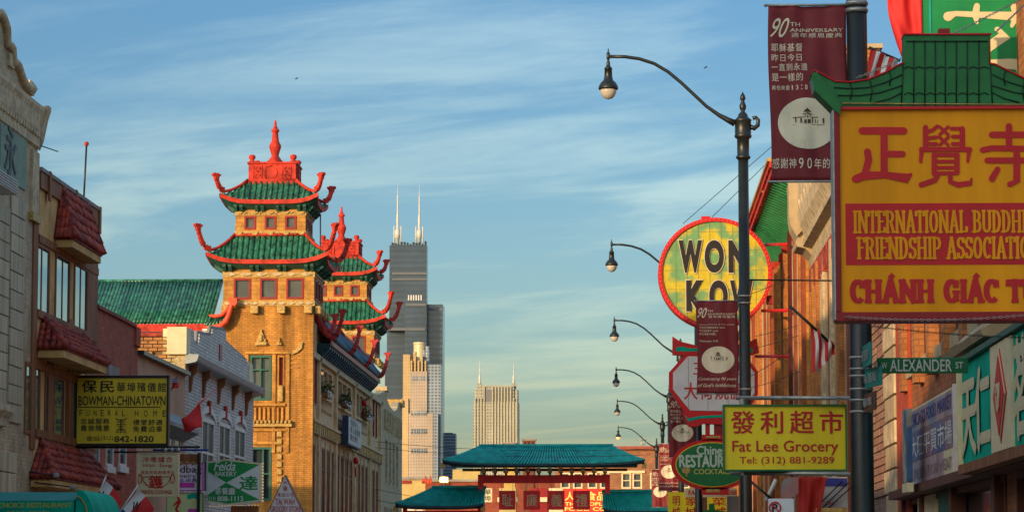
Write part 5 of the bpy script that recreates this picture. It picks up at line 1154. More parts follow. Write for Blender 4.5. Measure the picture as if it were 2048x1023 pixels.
# ---- banners
def banner(i, x0, x1, yt, yb, D, label, lines, big=True, seed=0, circ=None, px=None):
    t = thing('banner', label, 'banner', (P(x1, yt, D).x, D, P(x1, yt, D).z), 'anniversary banners on the lamp posts')
    a = P(x0, yb, D); b = P(x1, yt, D); W = b.x-a.x; H = b.z-a.z
    rnd = random.Random(seed); ph = rnd.random()*6
    def cl(u, v):
        x = u*W; z = v*H; pull = math.exp(-((u-.52)/.16)**2)
        return .018*math.sin(u*9+ph)*(.3+.7*(1-v)) + .03*pull*math.sin(v*7+ph) + .008*math.sin(u*23+v*4)
    fn = lambda u, v: Vector((a.x+u*W+(.012*math.sin(v*5+ph)), D+cl(u, v)*1.0, a.z+v*H))
    MB().grid(fn, 28, 36).build('cloth', mMaroon, t, solid=.004)
    def dec(obj):                                     # print follows the folds of the cloth
        if obj is None: return
        off = wloc(obj)
        for v in obj.data.vertices:
            w_ = v.co+off; u_ = (w_.x-a.x)/W; v_ = (w_.z-a.z)/H; v.co.y = fn(min(max(u_, 0), 1), v_).y-.005-off.y; v.co.x += .012*math.sin(v_*5+ph)
    def box_(fx0, fy0, fx1, fy1): return x0+(x1-x0)*fx0, yt+(yb-yt)*fy0, x0+(x1-x0)*fx1, yt+(yb-yt)*fy1
    for (s, bx, m, bo, sh, dist) in lines:
        f = box_(*bx)
        before = set(bpy.data.objects)
        if dist: spaced(t, s, *f, D, m, bo)
        else: words(t, s, *f, D, m, bo, shear=sh)
        for o in set(bpy.data.objects)-before: dec(o)
    cx_, cy_, rx, ry = circ
    cc = MB(); n = 36; ring = 5
    def cpt(r, k): q_ = 2*math.pi*k/n; X_ = a.x+W*(cx_+rx*r*math.cos(q_)); Z_ = b.z-H*(cy_+ry*r*math.sin(q_)); return (X_, D-.004, Z_)
    cc.add([(a.x+W*cx_, D-.004, b.z-H*cy_)] + [cpt((j+1)/ring, k) for j in range(ring) for k in range(n)], [(0, 1+(k+1) % n, 1+k) for k in range(n)] + [(1+j*n+k, 1+j*n+(k+1) % n, 1+(j+1)*n+(k+1) % n, 1+(j+1)*n+k) for j in range(ring-1) for k in range(n)])
    o = cc.build('emblem_disc', mBanW, t); dec(o); o.location.y -= .003
    e = MB()                                          # little church drawing on the disc
    def rc(u0, v0, u1, v1): X0, X1 = a.x+W*(cx_+rx*u0), a.x+W*(cx_+rx*u1); Z0, Z1 = b.z-H*(cy_-ry*v0), b.z-H*(cy_-ry*v1); e.add([(X0, D, Z0), (X1, D, Z0), (X1, D, Z1), (X0, D, Z1)], [(0, 1, 2, 3)])
    def tri(u0, v0, u1, v1, u2, v2): e.add([(a.x+W*(cx_+rx*u), D, b.z-H*(cy_-ry*v)) for u, v in ((u0, v0), (u1, v1), (u2, v2))], [(0, 1, 2)])
    tri(-.14, .44, .14, .44, 0, .60); tri(-.2, .34, .2, .34, 0, .42); rc(-.10, .24, -.07, .36); rc(.07, .24, .10, .36); rc(-.02, .22, .02, .32)
    rc(-.5, .22, -.12, .25); rc(-.42, .04, -.38, .22); rc(-.25, .02, -.2, .2); rc(-.12, .0, -.04, .14); rc(.0, .0, .1, .16); rc(.14, .02, .18, .24); rc(.12, .22, .36, .25); rc(.24, .0, .27, .16); rc(.32, .0, .34, .14); rc(.5, 0, .56, .2); rc(-.5, -.06, .56, -.045)
    o = e.build('emblem_drawing', mLine, t); dec(o); o.location.y -= .008
    rod = MB(); xr = LX[i]; rod.tube([(a.x-.03, D, b.z+.01), (xr, D, b.z+.01)], .012, 6).lathe([(.001, -.02), (.02, 0), (.001, .02)], (a.x-.03, D, b.z+.01), 6); rod.build('top_rod', mSteel, t); MB().tube([(a.x-.03, D, a.z-.01), (xr, D, a.z-.01)], .012, 6).build('bottom_rod', mSteel, t)
    return t
T90 = lambda: [('90', (.03, .07, .24, .18), mBanW, .0, .35, 0), ('TH', (.27, .095, .40, .118), mBanW, .0, .0, 0), ('ANNIVERSARY', (.27, .128, .96, .150), mBanW, .012, 0, 0), ('週年感恩慶典', (.28, .155, .96, .182), mBanW, .0, 0, 1)]
L1 = T90() + [('耶穌基督', (.02, .215, .44, .262), mBanW, .0, 0, 1), ('昨日今日', (.02, .275, .44, .318), mBanW, .0, 0, 1), ('一直到永遠', (.02, .33, .50, .372), mBanW, .0, 0, 1), ('是一樣的', (.02, .385, .44, .432), mBanW, .0, 0, 1), ('希伯來書13:8', (.02, .455, .50, .482), mBanW, .0, 0, 1), ('芝加哥華人基督教聯合會堂', (.18, .728, .80, .746), mLine, .0, 0, 1), ('九十週年', (.40, .752, .64, .770), mLine, 0, 0, 1), ('感謝神90年的祝', (.0, .87, .88, .93), mBanW, .0, 0, 1)]
banner(0, 1541, 1694, 12, 361, 27.0, 'large maroon 90th anniversary banner with Chinese lines on the thick right post', L1, circ=(.47, .675, .38, .145), seed=1)
L2 = T90() + [('Jesus Christ is the same', (.06, .245, .92, .262), mBanW, 0, 0, 0), ('YESTERDAY and', (.06, .275, .68, .297), mBanW, .0, 0, 0), ('TODAY and', (.06, .31, .50, .332), mBanW, .0, 0, 0), ('FOREVER.', (.06, .345, .47, .367), mBanW, .0, 0, 0), ('Hebrews 13:8', (.06, .42, .50, .442), mBanW, 0, 0, 0), ('Celebrating 90 years', (.03, .825, .97, .865), mBanW, 0, .35, 0), ("of God's faithfulness", (.03, .89, .97, .93), mBanW, 0, .35, 0), ('chinese christian union church', (.2, .67, .8, .685), mLine, 0, 0, 0)]
banner(1, 1394, 1475, 602, 786, 51.0, 'maroon English 90th anniversary banner in front of the round yellow sign', L2, circ=(.50, .635, .40, .145), seed=2)
L3 = T90() + L1[4:8]
def bx(i, yt): D = LY[i]; k = F/D; xr = 1247+2.04*k; return xr-.80*k, xr-.09*k, yt, yt+1.62*k, D
for i, yt, lab, ln in ((2, 793, 'maroon banner partly behind the green oval restaurant sign, Chinese lines', L3), (3, 887, 'smaller dark red banner left of the green oval restaurant sign', L2), (4, 938, 'lowest dark red banner beside the right end of the gate', L3)):
    x0, x1, yt, yb, D = bx(i, yt); banner(i, x0, x1, yt, yb, D, lab, ln, circ=(.50, .60, .40, .145), seed=3+i)
# ================================================================ hanging signs, right side
def bpx(D): return D/F
ZX = 1890
# big amber sign with a green roof
D = 24.0
ib = thing('temple_sign', 'big amber association sign with green tiled sheet roof hanging at the right', 'sign', (P(1894, 640, D).x, D, P(1672, 640, D).z))
a, b, c, e = px_rect(1683, 218, 2108, 624, D)
MB().box(a, b, D, D+.20, c, e).build('panel', mAmber, ib)
f = .045; q = MB(); q.box(a-f, b+f, D-.03, D+.24, c-.075, c); q.box(a-f, a, D-.03, D+.24, c, e); q.box(b, b+f, D-.03, D+.24, c, e); q.build('frame', mRedD, ib, bevel=.006)
MB().box(a-f-.012, a-f, D-.03, D+.24, c-.06, e).build('edge_strip', mSteel, ib)
MB().box(a-f, b+f, D-.04, D+.24, e, e+.022).build('top_rail', mSignRed, ib)
x0, x1, z0, z1 = px_rect(1692, 405, 2100, 530, D); MB().box(x0, x1, D-.003, D, z0, z1).build('red_field', mSignRed, ib)
def brush(parent, strokes, x0, y0, x1, y1, D, m, name='lettering', dep=.008):
    q = MB()
    for pts in strokes:
        L = []
        for p in pts:
            px, py, w_ = (x0+(x1-x0)*p[0], y0+(y1-y0)*p[1], p[2]); c = P(px, py, D); L.append((c.x, c.z, w_*(x1-x0)*D/F/2))
        l, r = [], []
        for i, (X, Z, w_) in enumerate(L):
            A = L[max(i-1, 0)]; B = L[min(i+1, len(L)-1)]; dx, dz = B[0]-A[0], B[1]-A[1]; n = math.hypot(dx, dz) or 1; nx, nz = -dz/n, dx/n
            l.append((X+nx*w_, Z+nz*w_)); r.append((X-nx*w_, Z-nz*w_))
        y = D-.005-random.random()*.004
        vs = [(u, y, v) for u, v in l]+[(u, y, v) for u, v in r]; n = len(L)
        q.add(vs, [(i, i+1, n+i+1, n+i) for i in range(n-1)])
        for X, Z, w_ in (L[0], L[-1]): q.add([(X+w_*math.cos(t), y-.0006, Z+w_*math.sin(t)) for t in [k*math.pi/4 for k in range(8)]], [tuple(range(8))])
    return q.build(name, m, parent)
W1 = .125
brush(ib, [[(.16, .10, W1), (.86, .10, W1)], [(.53, .10, .12), (.53, .86, .12)], [(.53, .50, .11), (.84, .50, .11)], [(.25, .46, .12), (.27, .60, .12), (.20, .88, .12)], [(.05, .93, .13), (.2, .87, .15), (.55, .86, .11), (.92, .92, .16), (.98, .85, .05)]], 1705, 250, 1824, 366, D, mSignRed)
w_ = .07; br_ = [[(.12, .04, .1), (.12, .40, .1)], [(.14, .12, w_), (.26, .08, w_), (.34, .02, w_)], [(.14, .22, w_), (.32, .20, w_)], [(.14, .31, w_), (.32, .31, w_)], [(.80, .06, .1), (.80, .40, .1)], [(.60, .06, w_), (.80, .06, w_)], [(.62, .19, w_), (.78, .19, w_)], [(.62, .31, w_), (.78, .31, w_)],
      [(.38, .03, .06), (.54, .16, .06)], [(.54, .03, .06), (.38, .16, .06)], [(.38, .20, .06), (.54, .33, .06)], [(.54, .20, .06), (.38, .33, .06)], [(.04, .40, .09), (.94, .40, .09)], [(.05, .40, .09), (.03, .60, .06)], [(.93, .40, .09), (.90, .60, .05)],
      [(.28, .48, .1), (.28, .80, .1)], [(.70, .48, .1), (.70, .78, .1)], [(.28, .49, .08), (.70, .49, .08)], [(.28, .60, w_), (.68, .60, w_)], [(.28, .70, w_), (.68, .70, w_)], [(.28, .79, w_), (.70, .79, w_)], [(.36, .80, .09), (.30, .90, .1), (.04, .98, .1)], [(.58, .80, .09), (.58, .93, .1), (.72, .98, .11), (.96, .95, .10), (.97, .88, .04)]]
brush(ib, br_, 1838, 250, 1946, 372, D, mSignRed)
brush(ib, [[(.20, .16, .11), (.80, .16, .11)], [(.49, .02, .11), (.49, .38, .11)], [(.04, .41, .10), (.2, .38, .10), (.96, .39, .10)], [(.12, .58, .10), (.88, .58, .10)], [(.62, .40, .11), (.62, .92, .12), (.50, .97, .09)], [(.30, .72, .09), (.20, .88, .11)]], 1960, 250, 2078, 372, D, mSignRed)
serif(ib, 'INTERNATIONAL BUDDHIST', 1706, 420, 2086, 466, D-.004, mAmber, .20, .13)
serif(ib, 'FRIENDSHIP ASSOCIATION', 1714, 473, 2080, 518, D-.004, mAmber, .20, .13)
serif(ib, 'CHANH GIAC TU', 1700, 559, 2078, 604, D, mSignRed, .25, .14, accents=(2, 8), dot=(12,))
# roof of the sign: stepped sheet with raised dark tile lines, upswept ends
mGR = mat('green_sign_roof', (.012, .17, .035), .4, .15, 5); mGL = mat('dark_tube_line', (.004, .035, .012), .5)
out_px = [(1620, 152), (1628, 141), (1645, 150), (1670, 164), (1700, 165), (1735, 160), (1770, 146), (1798, 130), (1808, 126), (1808, 70), (1979, 70), (1979, 128), (1990, 130), (2014, 142), (2048, 158), (2085, 163), (2120, 160), (2150, 146), (2166, 140), (2172, 152), (2150, 178), (2120, 214), (1672, 214), (1655, 196)]
pl = [P(x, y, D) for x, y in out_px]
MB().prism([(p.x, D+.20, p.z) for p in pl], (0, -.22, 0)).build('sheet_roof', mGR, ib)
q = MB(); q.tube([(p.x, D-.03, p.z) for p in pl[:9]], .008, 5).tube([(p.x, D-.03, p.z) for p in pl[9:12]], .008, 5).tube([(p.x, D-.03, p.z) for p in pl[11:18]], .008, 5); q.build('red_outline', mSignRed, ib)
q = MB(); q.box(*px_rect(1806, 0, 1981, 0, D)[:2], D-.026, D+.205, P(ZX, 71, D).z, P(ZX, 68, D).z).build('ridge_cap', mRedD, ib); MB().box(P(1877, 0, D).x, P(1899, 0, D).x, D, D+.12, P(ZX, 67, D).z, P(ZX, 57, D).z).build('ridge_block', mRedD, ib)
def tl(pts, r=.0065): MB().tube([(P(x, y, D).x, D-.026, P(x, y, D).z) for x, y in pts], r, 4).build('tile_line', mGL, ib)
for x in (1827, 1849, 1870, 1890, 1912, 1934, 1957): tl([(x, 82), (x, 212)])
tl([(1806, 130), (1802, 212)]); tl([(1980, 130), (1984, 212)])
for y in (84,): tl([(1812, y), (1975, y)])
for yy in (138, 190):
    for k in range(8): x = 1806+k*21.6; tl([(x+2, yy), (x+10, yy-4), (x+20, yy)], .005)
for s, ox in ((1, 0), (-1, 3788)):
    X_ = lambda x: ox+s*x
    tl([(X_(1668), 176), (X_(1700), 178), (X_(1735), 176), (X_(1770), 166), (X_(1804), 150)]); tl([(X_(1675), 192), (X_(1720), 192), (X_(1760), 186), (X_(1804), 172)]); tl([(X_(1750), 206), (X_(1780), 198), (X_(1804), 186)])
    for x, y0, y1 in ((1700, 168, 200), (1740, 163, 203), (1778, 144, 172)): tl([(X_(x), y0), (X_(x+4), (y0+y1)/2), (X_(x), y1)])
MB().tube([(P(1684, 208, D).x, D-.035, P(1684, 208, D).z), (P(2110, 211, D).x, D-.035, P(2110, 211, D).z)], .006, 4).build('eave_rod', mGold, ib)
MB().prism([(p.x, D+.24, p.z) for p in (P(1622, 150, D), P(1632, 145, D), P(1682, 212, D), P(1678, 232, D), P(1668, 222, D), P(1628, 182, D))], (0, -.30, 0)).build('swept_end', mGR, ib)
# its supports: beam to the wall and chains
MB().box(b+.05, XR, D+.06, D+.14, e-.2, e-.1).build('beam', mIron, ib); MB().box(b+.05, XR, D+.06, D+.14, c+.1, c+.2).build('beam', mIron, ib)
def chain(label, p, q_, sag, m=mSteel, n=None, r=.0072):
    p, q_ = Vector(p), Vector(q_); t = thing('chain', label, 'chain', p, 'chains holding the signs'); L = (q_-p).length; n = n or min(140, int(L/(r*3.6))); me = None
    pt = lambda u: p.lerp(q_, u)-Vector((0, 0, sag*4*u*(1-u)))
    for i in range(n):
        u = (i+.5)/n; c_ = pt(u); d = (pt(u+.01)-pt(u-.01)).normalized()
        if me is None:
            mb = MB(); mb.tube([Vector((math.cos(k)*r*2.3, math.sin(k)*r*1.15, 0)) for k in [j*2*math.pi/8 for j in range(9)]], r*.42, 4); o = mb.build('link', m, None); me = o.data; o.parent = t
        else: o = bpy.data.objects.new('link', me); COL.objects.link(o); o.parent = t
        o.location = c_-p; o.rotation_mode = 'QUATERNION'; rot = d.to_track_quat('X', 'Z'); from_ = Matrix.Rotation((i % 2)*math.pi/2, 3, 'X').to_quaternion(); o.rotation_quaternion = rot @ from_
chain('long steel chain rising to the right across the green sign, starting at the roof end', P(1808, 118, D-.0), P(2060, -10, D+1.2), .0)
chain('steel chain rising right from the middle of the big amber sign roof', P(1990, 66, D+.1), P(2075, -15, D+1.6), .0)
chain('chain from the left of the green sign roof to its swept end', P(1712, 156, D+.1), P(1812, 112, D+.1), .01)
chain('chain hanging along the bottom edge of the amber sign', P(1690, 633, D-.06), P(2070, 628, D-.06), .035)
chain('slack chain below the amber sign in front of the orange brick', P(1745, 652, 26.5), P(2080, 675, 27.2), .02, m=mIron)
# green shop sign at top right with cream characters
D = 33.0
gs = thing('green_hanging_sign', 'large dark green sign with cream characters cut off at the top right corner', 'sign', (P(1960, 160, D).x, D, P(1960, 175, D).z))
a, b, c, e = px_rect(1846, -330, 2230, 176, D); MB().box(a, b, D, D+.25, c, e).build('panel', mGreen, gs)
MB().box(a-.035, a, D-.02, D+.27, c-.03, e).build('frame', mRedD, gs); MB().box(a-.05, a-.036, D-.02, D+.27, c-.03, e).build('edge_strip', mSteel, gs); MB().box(a-.035, b, D-.02, D+.27, c-.03, c).build('frame', mRedD, gs)
MB().box(a+.08, a+.10, D-.012, D, c, e).build('trim_line', mTealR, gs); MB().box(b, XR, D+.1, D+.2, c+.3, c+.42).build('beam', mIron, gs)
brush(gs, [[(.0, .20, .13), (.10, .15, .07), (.40, .17, .08), (.98, .20, .13)], [(.38, .02, .08), (.36, .17, .10), (.38, .30, .05)], [(.86, .02, .08), (.9, .2, .10), (.84, .36, .05)], [(.65, .42, .08), (.75, .52, .16), (.55, .70, .13), (.35, .95, .09), (.2, 1.1, .06)], [(.55, .98, .08), (.8, 1.0, .14), (1.2, 1.04, .16)], [(.95, 1.1, .12), (1.15, 1.25, .14)]], 1896, 10, 2048, 128, D, mCh)
# red cloth banner and striped flag
def cloth(name, label, cat, poly_fn, D, m, nu=14, nv=18, wave=.05, k=9, group=None):
    t = thing(name, label, cat, poly_fn(0, 0, D), group)
    def fn(u, v): p = Vector(poly_fn(u, v, D)); p.y += wave*math.sin(u*k+v*3)+wave*.5*math.sin(u*k*1.7-v*5); return p
    MB().grid(fn, nu, nv).build('cloth', m, t, solid=.004); return t, fn
mRC = mat('bright_red_cloth', (.68, .03, .03), .7, .15, 2)
def pf(u, v, D):
    l = 1772+8*v+50*max(0, v-.45)**1.3*1.0; r = 1842+2*v; y = -60+170*v*(1)
    y = -60+(172-28*u*(v))*v; return P(l+(r-l)*u, y-8*0, D)
t_, _ = cloth('red_banner', 'bright red cloth banner bulging left of the green sign, top right', 'banner', pf, 31.0, mRC, wave=.03)
MB().tube([P(1768, -60, 31), P(1850, -64, 31)], .015, 6).build('rod', mSteel, t_)
fl2 = thing('striped_flag', 'red and white striped flag glimpsed between thick post and sign roof', 'flag', P(1745, 150, 29))
for i in range(6):
    x = 1742+i*9; a_ = P(x, 97+i*4, 29.0); b_ = P(x+10, 101+i*4, 29.0); c_ = P(x-8, 175, 29.0); d_ = P(x-18, 175, 29.0)
    q = MB(); q.grid(lambda u, v: (a_.lerp(b_, u)).lerp(d_.lerp(c_, u), v)+Vector((0, .02*math.sin(u*3+i*2+v*4), 0)), 3, 6); q.build('stripe', mRC if i % 2 == 0 else mWhite, fl2)
MB().tube([P(1738, 95, 29.02), P(1800, 122, 29.02)], .015, 5).build('staff', mIron, fl2)
op = thing('orange_chimney', 'piece of orange brick chimney seen between the maroon banner and the thick post', 'chimney', (3.9, 57, 11)); x0, x1, z0, z1 = px_rect(1688, 97, 1716, 190, 54.5); MB().box(x0, x1+.4, 54.5, 55.4, 9.1, z1).build('stack', mat('orange_stack_brick', (.50, .20, .06), .8, .2, 3, .4, kind='brickY'), op); MB().box(x0-.05, x1+.45, 54.44, 55.46, z1, z1+.08).build('cap', mCP, op)
for z in (0, .45): 
    xx = (x0+x1)/2; MB().box(xx-.12, xx+.02, 54.47, 54.5, z1-.3-z, z1-.1-z).build('slot', mWood, op)
# street name signs on the near post
D = 26.8
ax = thing('street_sign', 'green street name blade reading W Alexander St', 'street sign', P(1757, 748, D))
a, b, c, e = px_rect(1754, 714, 1936, 746, D); MB().box(a, b, D, D+.02, c, e).build('blade', mat('street_sign_green', (.008, .15, .05), .4, .08, 4), ax, bevel=.008)
mSW = mat('reflective_white', (.60, .62, .56), .4, .05, 5)
words(ax, 'W', 1763, 724, 1774, 737, D, mSW, .01); words(ax, 'ALEXANDER', 1780, 718, 1903, 742, D, mSW, .02); words(ax, 'ST', 1911, 723, 1926, 736, D, mSW, .01)
MB().box(LX[0]+.1, a+.02, D, D+.02, (c+e)/2-.03, (c+e)/2+.03).build('bracket', mSteel, ax)
mTS = mat('teal_street_sign', (.02, .28, .24), .4, .1, 3); mBS = mat('brown_street_sign', (.16, .06, .04), .5, .1, 3)
for i, (yt, yb, x1, m_, lab) in enumerate(((694, 738, 1743, mTS, 'teal street sign seen edge on, upper one on the thick post'), (741, 778, 1763, mTS, 'teal street sign with white Chinese characters under the green blade'), (790, 826, 1751, mBS, 'brown street sign lowest on the thick post'))):
    t = thing('street_sign', lab, 'street sign', P(1724, yb, 27), 'small signs turned away on the thick post')
    x0 = P(1722, 700, 27).x; xe = P(x1, 700, 26.2).x; z0, z1 = P(1722, yb, 27).z, P(1722, yt, 27).z; dy = -.75
    MB().prism([(x0, 27.05, z0), (xe, 27.05+dy, z0), (xe, 27.05+dy, z1), (x0, 27.05, z1)], (.015, .01, 0)).build('blade', m_, t)
    u_ = Vector((xe-x0, dy, 0)).normalized(); letters(t, ('永活街', '永活街', '華埠')[i], ((x0+xe)/2, 27.05+dy/2, (z0+z1)/2), .5, (z1-z0)*.5, mSW, u_, UZ, .02, gap=.01); MB().box(x0-.02, x0, 27.0, 27.08, z0, z1).build('bracket', mSteel, t)
# thin wires round the signs
def wire(label, pts, r=.008, sag=0, name='cable'):
    o = MB(); P_ = [Vector(p) for p in pts]
    if sag and len(P_) == 2: a_, b_ = P_; P_ = [a_.lerp(b_, i/12)-Vector((0, 0, sag*4*(i/12)*(1-i/12))) for i in range(13)]
    return tag(o.tube(P_, r, 4).build(name, mWire), label, 'cable')
ZX = 1570
# ---- Fat Lee Grocery
D = 28.2
fg = thing('grocery_sign', 'yellow grocery sign with red characters and telephone number, green edge', 'sign', P(1570, 945, D))
board(fg, 1450, 811, 1690, 938, D, mYel, mGreenD, .12, 3.2)
mPR = mat('print_red', (.55, .015, .015), .45, .05, 5)
spaced(fg, '發利超市', 1456, 821, 1692, 866, D, mPR, .035, hw=46)
words(fg, 'Fat Lee Grocery', 1465, 880, 1676, 909, D, mPR, .022); words(fg, 'Tel: (312) 881-9289', 1479, 912, 1668, 930, D, mPR, .012)
for y, x0 in ((945, 1462), (795, 1473)):
    p = P(x0, y, D+.3); MB().tube([p, (LX[0], D-.3, P(1700, y+4, D).z)], .022, 6).build('support_rail', mSteel, fg)
for x in (1475, 1660): MB().box(P(x, 0, D).x, P(x, 0, D).x+.03, D+.12, D+.32, P(ZX, 948, D).z, P(ZX, 795, D).z).build('hanger', mSteel, fg)
# no parking plate
D = 26; np_ = thing('parking_sign', 'white no parking plate with red ring at the bottom edge of the picture', 'sign', (P(1563, 1023, D).x, D, 0)); a, b, c, e = px_rect(1537, 996, 1588, 1070, D)
MB().box(a, b, D, D+.01, c, e).build('plate', mWhite, np_, bevel=.004); q = MB(); cc = P(1550, 1014, D); R_ = 11*D/F
q.tube([(cc.x+R_*math.cos(t), D-.006, cc.z+R_*math.sin(t)) for t in [k*math.pi/12 for k in range(25)]], .008, 4); q.tube([(cc.x-R_*.7, D-.008, cc.z+R_*.7), (cc.x+R_*.7, D-.008, cc.z-R_*.7)], .007, 4); q.build('ring', mSignRed, np_)
words(np_, 'P', 1544, 1006, 1555, 1023, D, mBlack, .03); MB().tube([((a+b)/2, D+.03, 0), ((a+b)/2, D+.03, e)], .025, 6).build('post', mSteel, np_); words(np_, 'NO PARKING', 1541, 1032, 1584, 1040, D, mSignRed, .01)
ZX = 1430
# ---- round sign
D = 77.0; cc = P(1430, 546, D); R_ = 112*D/F
KX = 1.02
wk2 = thing('round_sign', 'big round yellow and green restaurant sign with red bulb rim and black letters', 'sign', cc-Vector((0, 0, R_)))
mWK = mat('faded_yellow_green_face', (.60, .48, .02), .5, .12, 4, c2=(.16, .36, .14), kind='patch', bs=1.7)
q = MB(); n = 48; q.prism([(cc.x+R_*.98*math.cos(t), D+.5, cc.z+R_*.98*math.sin(t)) for t in [k*2*math.pi/n for k in range(n)]], (0, -.5, 0)); q.build('face', mWK, wk2)
q = MB()
for k in range(n):
    t0, t1 = 2*math.pi*k/n, 2*math.pi*(k+1)/n
    def rp(r, t, y): return (cc.x+R_*KX*r*math.cos(t), y, cc.z+R_*r*math.sin(t))
    q.add([rp(.93, t0, D-.06), rp(.93, t1, D-.06), rp(1, t1, D-.06), rp(1, t0, D-.06)], [(0, 3, 2, 1)]); q.add([rp(1, t0, D-.06), rp(1, t1, D-.06), rp(1, t1, D+.56), rp(1, t0, D+.56)], [(0, 3, 2, 1)]); q.add([rp(.93, t0, D-.06), rp(.93, t1, D-.06), rp(.93, t1, D), rp(.93, t0, D)], [(0, 1, 2, 3)])
rim = q.build('rim', mSignRed, wk2); me = None; mPB2 = mat('pink_bulb', (.70, .22, .14), .3, .05, 5)
for k in range(80):
    t = 2*math.pi*k/80; p = Vector((cc.x+R_*KX*.965*math.cos(t), D-.075, cc.z+R_*.965*math.sin(t)))
    if me is None: o = MB().lathe([(.001, -.02), (.02, 0), (.001, .02)], p, 6).build('bulb', mPB2, None); o.data.transform(Matrix.Translation(-p)); me = o.data; o.parent = rim; o.location = p-wloc(rim)
    else: inst('bulb', me, rim, p)
for x in (1352, 1374, 1397, 1420, 1443, 1466, 1489, 1512):
    dz = math.sqrt(max(0, 1-((x-1430)/105)**2))*R_*.92; X_ = P(x, 546, D).x; MB().box(X_-.006, X_+.006, D-.006, D, cc.z-dz, cc.z+dz).build('panel_seam', mat('seam_grey', (.20, .20, .10), .6), wk2)
for y in (463, 500, 540, 578, 615):
    dx = math.sqrt(max(0, 1-((y-546)/112)**2))*R_*.90; Z_ = P(1430, y, D).z; MB().box(cc.x-dx, cc.x+dx, D-.005, D, Z_-.005, Z_+.005).build('panel_seam', mat('seam_grey', (.2, .2, .1), .6), wk2)
mPO = mat('pale_letter_edge', (.62, .52, .36), .5)
for s, x0, y0, x1, y1 in (('WON', 1357, 480, 1500, 545), ('KOW', 1368, 560, 1506, 622)):
    for i, ch_ in enumerate(s):
        w__ = (x1-x0)/3; cx_ = x0+w__*(i+.5); wd = w__*(.98 if ch_ == 'W' else .80)
        words(wk2, ch_, cx_-wd/2-1.8, y0-2, cx_+wd/2+1.8, y1+2, D-.03, mPO, .075); words(wk2, ch_, cx_-wd/2, y0, cx_+wd/2, y1, D-.035, mBlack, .055)
MB().box(P(1400, 0, D).x, P(1418, 0, D).x, D+.1, D+.4, P(ZX, 441, D).z, P(ZX, 431, D).z).build('top_lug', mSignRed, wk2); MB().box(P(1528, 0, D).x, P(1540, 0, D).x, D+.1, D+.3, P(ZX, 607, D).z, P(ZX, 590, D).z).build('side_lug', mRedD, wk2)
ZX = 1582
bm = thing('sign_mast', 'tall dark red steel post on the facade carrying the round and octagonal signs', 'post', (P(1582, 900, 74.5).x, 74.5, 0)); xb = P(1580, 600, 74.5).x
MB().box(xb-.05, xb+.05, 74.45, 74.6, 2, P(ZX, 462, 74.5).z).build('post', mat('rusty_dark_steel', (.10, .012, .012), .7, .3, 4), bm)
for y, x0, own in ((490, 1532, wk2), (622, 1525, wk2)): MB().tube([P(x0, y-1, D+.3), (xb, 74.5, P(1582, y-2, 74.5).z)], .045, 6).build('arm', mSignRed, own)
# guy wires
wire('upper stay wire from the round sign to the banner edge', [P(1366, 447, 77.3), P(1556, 282, 72)]); wire('lower stay wire from the round sign top to the banner edge', [P(1424, 434, 77.3), P(1560, 300, 72)]); wire('thin chain like stay from the round sign up to the green eave', [P(1504, 456, 77.3), P(1538, 392, 79)], .006)
wire('long black horizontal bar crossing the round sign to the amber sign', [(LX[1], 51.1, P(1488, 558, 51).z), P(1680, 561, 51.1), (XR, 51.1, P(1800, 563, 51.1).z)], .018, name='cross_bar')
for i, (p0, p1, l) in enumerate((((1500, 588), (1580, 552), 'thin cable rising behind the round sign rim'), ((1510, 672), (1668, 628), 'upper slack cable across the orange piers'), ((1508, 696), (1640, 655), 'middle slack cable across the orange piers'), ((1500, 752), (1580, 700), 'cable rising right from the octagonal sign'), ((1500, 775), (1600, 742), 'lower cable above the yellow grocery sign'))):
    wire(l, [P(*p0, 76), P(*p1, 70)], .008, .03)
for i, (y0, y1, x1, z_) in enumerate(((893, 902, 1310, 0), (905, 914, 1300, 0), (985, 1000, 960, 0), (1008, 1012, 960, 1))):
    wire(['upper overhead cable from the cream building across the gate roof', 'second overhead cable crossing just under the first above the gate', 'short cable crossing the left gate wing', 'lowest cable at the left gate wing'][i], [P(740, y0-12, 144), P(x1, y1-6, 140-15*(i < 2))], .014, .25)
ZX = 1430
# ---- octagonal sign
D = 78.2
oc = thing('octagonal_sign', 'white octagonal sign with red frame, pagoda top and teal trim', 'sign', P(1430, 850, D))
o_px = [(1372, 706), (1488, 706), (1516, 742), (1516, 788), (1486, 838), (1376, 834), (1338, 778), (1338, 744)]
i_px = [(1376, 712), (1484, 712), (1509, 745), (1509, 785), (1482, 822), (1380, 820), (1346, 778), (1346, 745)]
def pr3(px, D0, t): return [(P(x, y, D).x, D0, P(x, y, D).z) for x, y in px]
MB().prism(pr3(o_px, D+.35, 0), (0, -.35, 0)).build('frame', mSignRed, oc); MB().prism(pr3(i_px, D, 0), (0, -.02, 0)).build('panel', mat('grey_white_panel', (.66, .67, .68), .45, .08, 2), oc)
MB().prism(pr3([(1345, 672), (1360, 682), (1400, 692), (1460, 692), (1497, 684), (1513, 676), (1518, 704), (1498, 710), (1372, 710), (1345, 708)], D+.32, 0), (0, -.34, 0)).build('pagoda_top', mSignRed, oc)
MB().prism(pr3([(1352, 694), (1366, 692), (1376, 696), (1500, 696), (1506, 697), (1506, 703), (1352, 702)], D-.02, 0), (0, -.015, 0)).build('teal_trim', mTeal, oc)
